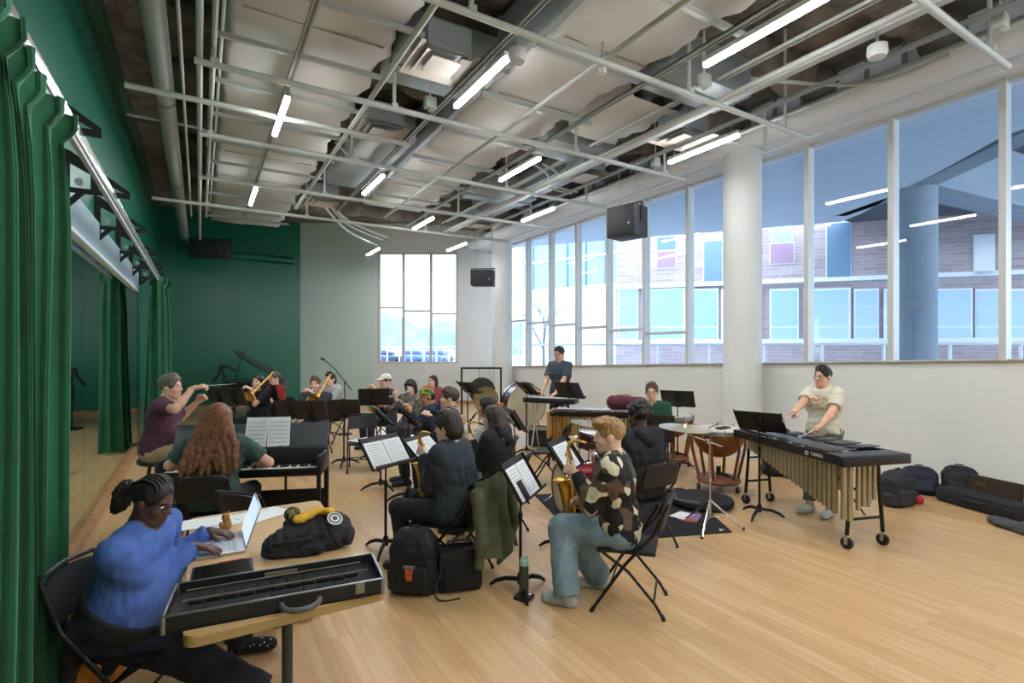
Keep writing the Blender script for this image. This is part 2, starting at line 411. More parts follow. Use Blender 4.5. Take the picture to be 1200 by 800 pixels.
def brick():
    m = bpy.data.materials.new('brick'); m.use_nodes = True; nt = m.node_tree; b = nt.nodes['Principled BSDF']
    tc = nt.nodes.new('ShaderNodeTexCoord'); mp = nt.nodes.new('ShaderNodeMapping'); mp.inputs['Rotation'].default_value = (PI/2, 0, 0)
    br = nt.nodes.new('ShaderNodeTexBrick'); br.inputs['Scale'].default_value = 1.0; br.inputs['Brick Width'].default_value = .6; br.inputs['Row Height'].default_value = .16; br.inputs['Mortar Size'].default_value = .012
    br.inputs['Color1'].default_value = lin('#b3a3a6'); br.inputs['Color2'].default_value = lin('#a08f95'); br.inputs['Mortar'].default_value = lin('#b8b2b6')
    nt.links.new(tc.outputs['Object'], mp.inputs[0]); nt.links.new(mp.outputs[0], br.inputs['Vector']); nt.links.new(br.outputs['Color'], b.inputs['Base Color']); b.inputs['Roughness'].default_value = .9
    return m
M_brick = brick(); M_bwin = mat('blue_window_glass', '#9fc0d8', .25, spec=.6); M_bfr = mat('white_window_frame', '#e3e8ee', .5); M_bpan = mat('blue_metal_panel', '#6f8ba6', .6); M_red = mat('rose_panel', '#9c7f94', .7)
M_dkw = mat('outside_dark_glass', '#5d7c9b', .2)
bld = thing('brick_building', 'long red-brick building with big white-framed windows seen across the terrace', 'building', (0, 0, 0))
w = MB(); fq(w, 722, 150, 1420, 336, 0, 1.0); fq(w, 722, 336, 1420, 460, -.25, .8); fq(w, 722, 404, 1420, 460, .3, .5); w.build('brick_wall', M_brick, bld, smooth=False)
sl = MB(); fq(sl, 720, 398, 1420, 404, .35, .5); fq(sl, 722, 334, 1420, 338.5, .06, .3); sl.build('ledge', M_bfr, bld, smooth=False)
for (xa, xb) in ((724, 748), (752, 803), (811, 842), (845, 893), (902, 936), (942, 997), (1001, 1030), (1036, 1092), (1096, 1140), (1143, 1178), (1182, 1225), (1230, 1290)):
    f = MB(); fq(f, xa, 338.5, xb, 398, -.12, .1); fr = f.build('window', M_bfr, bld, smooth=False)
    wd = xb-xa; g = MB(); fq(g, xa+wd*.06, 341, xb-wd*.06, 382, -.1, .05); fq(g, xa+wd*.06, 384, xb-wd*.06, 397, -.1, .05); g.build('window_glass', M_bwin, fr, smooth=False)
for (xa, ya, xb, yb, m) in ((770, 278, 792, 293, M_dkw), (770, 295, 792, 314, M_red), (825, 283, 846, 330, M_bpan), (905, 266, 928, 284, M_bwin), (903, 286, 930, 309, M_red), (969, 262, 997, 325, M_bpan), (1142, 276, 1165, 322, M_bfr)):
    f = MB(); fq(f, xa-1, ya-1, xb+1, yb+1, .04, .2); fr = f.build('window', M_bfr, bld, smooth=False)
    g = MB(); fq(g, xa, ya, xb, yb, .06, .05); g.build('window_glass', m, fr, smooth=False)
# glazed wing further left
g0, g1 = PD(612, 34, 0), PD(730, 29.5, 0)
gd = (g1-g0).normalized(); gw = thing('glazed_building', 'blue glass-fronted building wing beyond the brick building', 'building', (0, 0, 0))
def gq(mb, ua, ub, z0, z1, off):
    n = Vector((gd.y, -gd.x, 0)); n = n if n.dot(Vector((FW[0], FW[1], 0))) < 0 else -n; L = (g1-g0).length
    a, b = g0+gd*L*ua+n*off, g0+gd*L*ub+n*off
    mb.prism([Vector((a.x, a.y, z0)), Vector((b.x, b.y, z0)), Vector((b.x, b.y, z1)), Vector((a.x, a.y, z1))], (0, 0, 0), -n*.2)
m_ = MB(); gq(m_, 0, 1, 5.6, 14, 0); m_.build('glass_wall', mat('blue_curtain_glass', '#86a7c8', .25), gw, smooth=False)
m_ = MB(); gq(m_, 0, 1, .8, 5.5, .0); m_.build('lower_wall', mat('pale_render', '#c2c8d2', .8), gw, smooth=False)
m_ = MB()
for z in (5.5, 7.3, 8.7): gq(m_, 0, 1, z, z+.14, .08)
m_.build('ledge', M_bfr, gw, smooth=False)
for u in (.12, .3, .48, .66, .84):
    m_ = MB(); gq(m_, u, u+.012, 5.6, 13, .08); m_.build('window_mullion', M_dkw, gw, smooth=False)
# terrace railing
rail = thing('terrace_railing', 'white metal railing along the terrace outside the windows', 'railing', (0, 0, 0))
ra, rb = PD(560, 21, 0), PD(1380, 14.5, 0)
rt = MB(); rt.rod(ra+Vector((0, 0, 2.02)), rb+Vector((0, 0, 2.02)), .04); rt.rod(ra+Vector((0, 0, 1.1)), rb+Vector((0, 0, 1.1)), .03); rt.build('top_rail', M_bfr, rail)
for i in range(13):
    p = ra.lerp(rb, i/12); MB().box((p.x, p.y, 1.4), (.07, .07, 1.25)).build('post', M_bfr, rail, smooth=False)
ra, rb = PD(400, 27, 0), PD(590, 24, 0)
rt = MB(); rt.rod(ra+Vector((0, 0, 1.95)), rb+Vector((0, 0, 1.95)), .04)
rail2 = thing('road_railing', 'pale railing beyond the small end window', 'railing', (0, 0, 0)); rt.build('top_rail', M_bfr, rail2)
for i in range(14):
    p = ra.lerp(rb, i/13); MB().box((p.x, p.y, 1.25), (.05, .05, 1.4)).build('post', M_bfr, rail2, smooth=False)
# distant wooded hill and parked cars
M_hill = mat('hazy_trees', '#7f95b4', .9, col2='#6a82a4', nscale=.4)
hb = MB(); 
def hill(u, v):
    x = -95+u*130; h = 6.0+3.5*math.exp(-((u-.42)/.12)**2)+.8*math.sin(u*60)+.5*math.sin(u*143)
    p = PD(600, 95, 0); c = p+Vector((RT[0]*x, RT[1]*x, 0)); return Vector((c.x+FW[0]*8*(v-.5), c.y+FW[1]*8*(v-.5), .6+h*math.sin(PI*v)))
hb.surf(hill, 120, 9); tag(hb.build('wooded_hill', M_hill), 'hazy blue wooded hill on the horizon outside the small end window', 'hill')
carM = [mat('car_dark', '#3c4a63', .3), mat('car_silver', '#a9b2bd', .3), mat('car_blue', '#49628c', .3)]
for i, (px, Y, lb) in enumerate(((449, 44, 'dark parked car at the left end of the row behind the end window'), (466, 52, 'silver parked car left of the first mullion of the end window'), (487, 46, 'silver parked car in the middle bay of the end window'), (513, 43, 'blue parked car just right of the second mullion of the end window'), (532, 52, 'dark parked car at the right end of the row behind the end window'))):
    t = thing('parked_car', lb, 'car', PD(px, Y, .6), yaw_cam(.12, 1), 'cars parked outside the end window')
    MB().box((0, 0, .5), (1.75, 4.2, .55), None, .2).box((0, -.1, .95), (1.5, 2.2, .5), None, .22).build('car_body', carM[i % 3 if i != 3 else 2], t)
    for sx in (-.8, .8):
        for sy in (-1.3, 1.3): MB().lathe([(0, -.1), (.31, -.1), (.31, .1), (0, .1)], (sx, sy, .31), 14, (1, 0, 0)).build('wheel', M_blackp, t)
# bare tree
tb = MB(); rt_ = random.Random(5)
def branch(p, d, L, r, n):
    q = p+d*L; tb.tube([p, (p+q)/2+Vector((rt_.uniform(-.05, .05),)*3)*L, q], [r, r*.8, r*.6], 5, cap=False)
    if n:
        for _ in range(3):
            e = (d+Vector((rt_.uniform(-.7, .7), rt_.uniform(-.7, .7), rt_.uniform(-.1, .5)))).normalized(); branch(p.lerp(q, rt_.uniform(.55, 1)), e, L*.68, r*.55, n-1)
branch(PD(637, 23, .7), Vector((0, 0, 1)), 1.6, .07, 4)
tag(tb.build('bare_tree', mat('bark', '#6f7686', .9)), 'small leafless tree outside the second bay of the long window wall', 'tree')
# world sky
wd = bpy.data.worlds.new('sky'); SC.world = wd; wd.use_nodes = True
bg = wd.node_tree.nodes['Background']; bg.inputs[0].default_value = (.74, .86, 1.0, 1); bg.inputs[1].default_value = 7.5
# ================================================================ CEILING SERVICES
ZG = 4.80
G = 'pipes of the ceiling grid'
def gpipe(a, b, r, name, label, hang=True):
    o = MB().rod(a, b, r, 10).build(name, M_grey_metal); tag(o, label, 'pipe', G)
    return o
ordn = ['first', 'second', 'third', 'fourth', 'fifth', 'sixth', 'seventh', 'eighth', 'ninth', 'tenth', 'eleventh', 'twelfth']
BX = [0.0, 1.76, 3.6, 5.38]
for i, x in enumerate(BX):
    y1_ = (16.6, 11.9, 11.6, 12.6)[i]; y0_ = -3.5
    gpipe((x, y0_, ZG+.055), (x, y1_, ZG+.055), .03, 'hanging_pipe', ordn[i]+' lengthwise grey pipe of the ceiling grid counted from the green wall')
# crosswise pipes: y from pixel heights
def ycross(px, py): 
    p = PF(px, py, ZG); return p.y
CR = []
for (px, py, xa, xb) in ((705, 72.5, -.2, 7.25), (585, 157.5, -.05, 7.25), (512, 207, .0, 7.25), (467, 241, .0, 7.25), (440, 264, -.8, 7.25)):
    CR.append((ycross(px, py), xa, xb))
CR.append((ycross(140, 97)+.02, -.72, 2.6))
dy = CR[0][0]-(CR[1][0]-CR[0][0])
CR += [(dy, -.2, 7.25), (dy-1.8, -.2, 7.25)]
lab = ['crosswise ceiling pipe passing just left of the round white sensor', 'crosswise ceiling pipe with junction box between two square vents', 'crosswise ceiling pipe in front of the fourth lamp of the grid', 'crosswise ceiling pipe second from the far end of the grid', 'crosswise ceiling pipe at the far end of the grid', 'short crosswise pipe reaching from the green wall over the large drain pipe', 'crosswise ceiling pipe nearest above the black curtain end', 'crosswise ceiling pipe out above the front of the hall']
for (y, xa, xb), l in zip(CR, lab): gpipe((xa, y, ZG), (xb, y, ZG), .034, 'hanging_pipe', l)
# drop rods from the grid to the deck
k = 0
for (y, xa, xb) in CR[:5]+CR[6:]:
    for x in (.13, 2.05, 4.86, 6.75):
        if xa < x < xb:
            o = MB().rod((x, y, ZG+.02), (x, y, ZD+.02), .022, 6).box((x, y, ZG+.03), (.07, .09, .06)).build('hanger_rod', M_grey_metal)
            tag(o, 'grey vertical hanger rod holding the ceiling pipe grid up to the deck', 'rod', 'hanger rods of the ceiling grid')
# unistrut crossbars under the wrapped ducts + rails carrying lamps
st = 0
for y in [1.9+1.06*i for i in range(13)]:
    o = MB().box2((.1, y, 5.08), (2.0, y+.045, 5.13)).build('hanging_strut', M_strut, smooth=False)
    tag(o, 'galvanised strut bar crossing under the wide wrapped duct near the green wall', 'strut', 'strut bars under the left wrapped duct')
for y in [.9+1.25*i for i in range(9)]:
    o = MB().box2((3.1, y, 5.1), (4.9, y+.05, 5.16)).build('hanging_strut', M_strut, smooth=False)
    tag(o, 'galvanised strut bar crossing under the middle wrapped duct', 'strut', 'strut bars under the middle wrapped duct')
for i, (x, ya, yb_) in enumerate(((.89, .5, 13.5), (2.63, .5, 12), (4.45, .5, 12.5), (6.25, .5, 13))):
    o = MB().box2((x-.03, ya, 4.93), (x-.012, yb_, 4.97)).box2((x+.012, ya, 4.93), (x+.03, yb_, 4.97)).box2((x-.03, ya, 4.955), (x+.03, yb_, 4.97)).build('hanging_lamp_rail', M_strut, smooth=False)
    tag(o, ordn[i]+' lengthwise steel rail carrying lamps, counted from the green wall', 'rail', 'lamp rails')
# wrapped ducts
def wavy_duct(name, xa, xb, ya, yb, z0, z1, lab_, mside=None):
    r = random.Random(int(xa*10)); n = 90
    def wob(t, s): return .05*math.sin(t*7+s)+.03*math.sin(t*19+s*2)
    root = thing(name, lab_, 'duct', ((xa+xb)/2, (ya+yb)/2, z0))
    mb = MB(); cx, cy = (xa+xb)/2, (ya+yb)/2
    def f(u, v):
        y = ya+(yb-ya)*u; a = xa+wob(y, 1)*.4-cx; b = xb+wob(y, 4)-cx
        # profile round the section
        P = [(a, z1-z0), (a, .05), (a+.06, 0), (a+(b-a)*.35, -.012-.012*math.sin(y*6)), (a+(b-a)*.7, -.006-.012*math.sin(y*5+1)), (b-.08, .0), (b, .06), (b, z1-z0)]
        k = min(int(round(v*7)), 7); return Vector((P[k][0], y-cy, P[k][1]))
    mb.surf(f, n, 8)
    mb.add([(xa-cx, yb-cy, 0), (xb-cx, yb-cy, 0), (xb-cx, yb-cy, z1-z0), (xa-cx, yb-cy, z1-z0)], [(0, 1, 2, 3)])
    mb.build('duct_wrap', M_wrap, root, angle=60)
    y = ya+1.2
    while y < yb-.3:
        MB().box2((xa+.1-cx, y-cy, -.018), (xb-.1-cx, y+.012-cy, -.004)).build('seam_tape', mat('seam_tape_tan', '#a59e90', .9), root, smooth=False); y += 1.45  # tan tape strip across the duct, a tone darker than the wrap
    return root
wavy_duct('hanging_wrapped_duct', .26, 1.87, .2, 15.8, 5.24, 5.7, 'wide flat duct in white wrap along the ceiling next to the green wall')
wavy_duct('hanging_wrapped_duct', 3.3, 4.72, -1, 12.3, 5.26, 5.75, 'wide flat duct in white wrap down the middle of the ceiling')
wavy_duct('hanging_wrapped_duct', 5.0, 6.0, 5.2, 6.6, 5.28, 5.7, 'short white-wrapped duct branch right of the middle duct')
# bare galvanised ducts
DUCTS = [((3.18, -1, 5.3), (3.28, 12.2, 5.95), 'thin bare grey duct side running against the middle wrapped duct'),
         ((1.95, 3.1, 5.25), (2.75, 4.1, 5.6), 'grey duct box feeding the nearest square vent'),
         ((1.95, 5.6, 5.25), (3.2, 6.5, 5.7), 'grey duct box feeding the second square vent'),
         ((2.2, 8.0, 5.2), (3.0, 11.0, 5.6), 'long grey duct between the two wrapped ducts'),
         ((4.75, 6.8, 5.2), (6.2, 7.5, 5.75), 'grey duct box crossing right of the middle wrapped duct'),
         ((4.8, 4.3, 5.2), (6.3, 4.9, 5.7), 'grey duct crossing nearest to the window wall'),
         ((4.9, 9.6, 5.15), (6.4, 10.3, 5.6), 'far grey duct crossing right of the middle wrapped duct'),
         ((6.0, 7.2, 5.3), (6.6, 12.0, 5.7), 'long bare duct above the fourth lamp rail')]
for lo, hi, l in DUCTS: 
    o = MB().box2(lo, hi, .02).box2((lo[0]-.02, (lo[1]+hi[1])/2-.02, lo[2]-.02), (hi[0]+.02, (lo[1]+hi[1])/2+.02, hi[2]+.02)).build('hanging_duct', M_duct); tag(o, l, 'duct', 'bare metal ducts')
# square diffusers
M_diff = mat('diffuser_white', '#d6d0c6', .5)
def diffuser():
    root = thing('air_vent', 'x', 'vent', (0, 0, 0), 0, 'square ceiling vents')
    for k, (r, z) in enumerate(((.36, 0), (.26, -.012), (.17, -.022))):
        mb = MB(); ri = r-.085 if k < 2 else 0
        P = [(-r, -r, z), (r, -r, z), (r, r, z), (-r, r, z)]
        if k < 2:
            Q = [(x/r*ri, y/r*ri, z+.055) for x, y, _ in P]
            mb.add(P+Q, [(i, (i+1) % 4, 4+(i+1) % 4, 4+i) for i in range(4)])
            mb.add([(x, y, zz+.012) for x, y, zz in P+Q], [(i, 4+i, 4+(i+1) % 4, (i+1) % 4) for i in range(4)])
        else: mb.box((0, 0, z+.006), (2*r, 2*r, .012))
        mb.build('louvre', M_diff, root, smooth=False)
    MB().box((0, 0, .2), (.5, .5, .28)).build('neck', M_duct, root, smooth=False)
    return root
dv = diffuser()
for i, (px, py, l) in enumerate(((517, 77, 'square white vent beside the brightest middle lamp'), (447, 156, 'square white vent second along, behind the vent by the middle lamp'), (800, 163, 'square white vent nearest the window wall lamp'), (686, 207, 'square white vent above the hanging black speaker'), (380, 238, 'small square white vent far off above the mint wall'), (561, 264, 'square white vent far off in front of the end wall'))):
    p = PF(px, py, 4.98)
    if i == 0: dv.location = p; dv['label'] = l
    else: dup(dv, p, 0, l)
# lamps
def lamp():
    root = thing('hanging_lamp', 'x', 'lamp', (0, 0, 0), 0, 'linear ceiling lamps')
    MB().box((0, 0, .045), (.062, 1.22, .05)).build('housing', mat('lamp_housing', '#c9cbc9', .5), root, smooth=False)
    df = MB().box((0, 0, .002), (.056, 1.21, .036)).build('diffuser', M_emit, root, smooth=False); MB().box((0, 0, -.018), (.052, 1.2, .004)).build('lens', M_emitb, df, smooth=False)
    for y in (-.5, .5): MB().rod((0, y, .07), (0, y, .2), .004, 5).build('hanger', M_steel, root)
    return root
dz = 2.9; zl = CAMZ+dz
def lampat(px, py): p = PF(px, py, zl); return p.y
L = [(.87, lampat(328, 138), 'linear lamp nearest over the wrapped duct by the green wall'), (.87, lampat(298, 231), 'far small linear lamp over the wrapped duct by the green wall'),
     (2.63, lampat(560, 99), 'linear lamp beside the nearest square vent'), (2.63, lampat(436, 217), 'linear lamp behind the second square vent'),
     (4.43, lampat(888, 40), 'longest-looking linear lamp high at the top of the hall by the windows'), (4.43, lampat(607, 199), 'linear lamp in the middle of the ceiling above the bass drum'), (4.43, lampat(495, 262), 'linear lamp left of the end wall speaker, before the far one'), (4.43, lampat(437, 295), 'farthest linear lamp above the small end window'),
     (6.26, lampat(824, 176), 'linear lamp nearest the window wall'), (6.26, lampat(631, 252), 'linear lamp above and left of the hanging black speaker'), (6.26, lampat(535, 289.5), 'far linear lamp in front of the end wall')]
for x in (.87, 2.63, 4.43, 6.26):
    for y in (.6, -2.2): L.append((x, y, 'linear lamp in the near part of the hall over the front floor'))
lm = lamp()
for i, (x, y, l) in enumerate(L):
    if i == 0: lm.location = (x, y, zl); lm['label'] = l
    else: dup(lm, (x, y, zl), 0, l)
# big drain pipe left and its green continuation
dp = thing('hanging_drain_pipe', 'fat pale grey drain pipe along the ceiling close to the green wall', 'pipe', (-.4, 8, 5.1))
x_, z_ = -.42, 5.25
MB().rod((0, -12, z_-5.1), (0, 10.2, z_-5.1), .115, 20).build('pipe_run', mat('pvc_grey', '#a9aaa6', .45), dp)
cb = MB()
for y in (-3.6, .5, 4.6): cb.lathe([(.12, -.03), (.124, -.03), (.124, .03), (.12, .03)], (0, y, z_-5.1), 20, (0, 1, 0), closed=True)
cb.build('coupling_band', mat('band_grey', '#6f7370', .5), dp)
sk = MB().box((.02, -3.0, z_-5.1-.114), (.055, .34, .006)).build('sticker', mat('green_sticker', '#58806a', .6), dp, smooth=False)
MB().tube(spline([(0, 10.2, z_-5.1), (.02, 10.6, z_-5.1-.02), (.25, 10.75, z_-5.1-.3), (.6, 10.75, z_-5.1-.4), (3.1, 10.7, z_-5.1-.44)], 5), .115, 16).build('green_elbow', M_green, dp)
# conduits near the green wall
for i, (x, z, r, l) in enumerate(((-.17, 5.0, .017, 'thin conduit left of the pale lengthwise pipe near the green wall'), (.13, 5.02, .025, 'grey conduit right of the pale lengthwise pipe near the green wall'), (.2, 5.18, .02, 'shadowed conduit against the wrapped duct near the green wall'))):
    tag(MB().rod((x, -3.5, z), (x, 14.5, z), r, 8).build('hanging_conduit', M_grey_metal), l, 'conduit', 'conduits on the ceiling')
for i, (pts, r, l) in enumerate((
    ([(5.6, 1, 5.25), (5.6, 13, 5.25)], .02, 'conduit along the right side of the middle duct'), ([(5.75, 1, 5.3), (5.75, 13, 5.3)], .02, 'second conduit along the right side of the middle duct'),
    ([(7.05, -2, 5.12), (7.05, 13.2, 5.12)], .03, 'lengthwise conduit next to the perimeter soffit'),
    ([(6.8, 5.0, 4.95), (7.6, 5.0, 4.95), (7.65, 5.0, 5.0), (7.65, 5.0, 5.6)], .022, 'short bent conduit rising before the perimeter soffit'),
    ([(-.9, 9.2, 5.2), (-.2, 9.2, 5.2), (.1, 9.3, 5.2), (.1, 9.9, 5.2)], .02, 'curved conduit behind the fat drain pipe'),
    ([(2.0, 9.2, 5.4), (2.3, 9.25, 5.2), (3.0, 9.3, 5.15), (3.1, 9.8, 5.15)], .02, 'curved conduit above the second square vent'),
    ([(5.4, 7.9, 5.25), (5.9, 8.1, 5.2), (6.3, 8.7, 5.2), (6.9, 8.8, 5.2)], .02, 'curved conduit right of the middle lamp'),
    ([(5.3, 8.05, 5.27), (5.8, 8.3, 5.22), (6.2, 8.9, 5.22), (6.9, 9.0, 5.22)], .02, 'second curved conduit right of the middle lamp'),
    ([(6.3, 4.4, 5.5), (6.9, 3.2, 5.05), (7.0, 2.4, 5.05)], .025, 'sloping conduit right of the longest-looking lamp'),
    ([(2.2, 11.5, 5.2), (3.2, 13.4, 5.1), (4.6, 14.6, 5.05)], .03, 'slanting conduit from the duct end towards the small end window'),
    ([(2.3, 11.9, 5.2), (3.3, 13.8, 5.1), (4.6, 15.0, 5.05)], .03, 'second slanting conduit towards the small end window'),
    ([(2.4, 12.4, 5.15), (3.4, 14.3, 5.05), (4.6, 15.6, 5.0)], .03, 'third slanting conduit towards the small end window'))):
    tag(MB().tube(spline(pts, 5), r, 8).build('hanging_conduit', M_grey_metal), l, 'conduit', 'conduits on the ceiling')
# I-beam with spray fireproofing near windows
tag(MB().box2((5.62, -3, 4.93), (5.72, 12.5, 5.03)).build('hanging_cable_tray', mat('white_tray', '#c4c8c8', .5), smooth=False), 'white cable tray running beside the pipe nearest the windows', 'cable tray')
fp = MB()
for (x, y, r) in ((6.9, 2.9, .3), (7.2, 4.2, .26), (6.1, 3.0, .32)): fp.ell((x, y, 5.75), (r*1.3, r*.9, r*1.2), None, 18, 12)
# junction boxes, sensors
jb = thing('hanging_junction_box', 'x', 'junction box', (0, 0, 0), 0, 'junction boxes on the ceiling pipes')
MB().box((0, 0, .1), (.14, .1, .14), None, .01).build('box_body', mat('pale_green_box', '#b4bdb2', .5), jb); MB().rod((0, 0, .0), (0, 0, .06), .03).build('clamp', M_strut, jb); MB().rod((0, 0, .17), (0, 0, 1.2), .012).build('drop_conduit', M_grey_metal, jb)
for i, (px, py, l) in enumerate(((825, 108, 'pale junction box below the longest-looking lamp'), (768, 199, 'pale junction box left of the window wall lamp'), (1172, 42, 'pale junction box at the top right of the window wall'), (504, 133, 'pale junction box on the pipe under the nearest square vent'), (558, 282, 'small pale junction box left of the end wall speaker'))):
    p = PF(px, py, ZG); p.z = ZG+.03
    if i == 0: jb.location = p; jb['label'] = l
    else: dup(jb, p, 0, l)
for px, py, l, nm in ((606, 67, 'round white sensor hanging at the end of the middle lamp', 'hanging_sensor'), (1028, 62, 'white round sensor on a bracket before the window soffit', 'hanging_sensor'), (706, 84, 'small white sensor under the crossing of two pipes', 'hanging_sensor')):
    p = PF(px, py, 4.72); t = thing(nm, l, 'sensor', p, 0, 'round ceiling sensors'); s = .5 if 'small' in l else 1
    MB().lathe([(0, -.05*s), (.075*s, -.045*s), (.09*s, 0), (.085*s, .07*s), (0, .075*s)], (0, 0, 0), 20).build('sensor_body', mat('sensor_white', '#d8d8d6', .4), t); MB().rod((0, 0, .07*s), (0, 0, .3), .015).build('stem', M_strut, t)
# hanging loudspeakers
M_spk = mat('speaker_grille', '#1d1f24', .6, col2='#24262c', nscale=300)
def speaker(p, w, d, h, rz, tilt, l, rods=True, ztop=4.9):
    t = thing('hanging_loudspeaker', l, 'speaker', p, rz)
    R = Euler((tilt, 0, 0)).to_matrix()
    MB().box((0, 0, 0), (w, d, h), R, .012).build('cabinet', mat('speaker_black', '#1b1c20', .55), t)
    gr = MB().box(R @ Vector((0, d/2+.003, 0)), (w*.94, .012, h*.92), R, .004).build('grille', M_spk, t)
    MB().lathe([(0, -.004), (.016, -.004), (.016, .004), (0, .004)], R @ Vector((-w*.32, d/2+.012, -h*.12)), 12, R @ Vector((0, 1, 0))).build('badge', M_steel, gr)
    yk = MB(); yk.box((0, 0, h/2+.05), (w*1.06, .05, .02)); 
    for s in (-1, 1): yk.box((s*w*.52, 0, h*.25+.02), (.012, .05, h*.5+.08))
    yk.build('yoke', M_black, t, smooth=False)
    for s in (-1, 1): MB().rod((s*w*.3, 0, h/2+.05), (s*w*.3, 0, ztop-p.z), .006, 6).build('hanger_rod', M_steel, t)
    return t
p = PD(735, 8.6, CAMZ+(HY-261)/F_PX*8.6); speaker(p, .52, .42, .5, yaw_cam(-1, -1.0), 0, 'large black loudspeaker hanging in front of the long window wall')
p = PD(566, 14.2, CAMZ+(HY-326)/F_PX*14.2); speaker(p, .62, .4, .42, yaw_cam(-.1, -1), 0, 'small black loudspeaker hanging before the end wall beside the round column')
p = PD(247, 14.6, CAMZ+(HY-292)/F_PX*14.6); speaker(p, .95, .45, .48, yaw_cam(.25, -1), -.25, 'black loudspeaker tilted down before the dark green end wall')
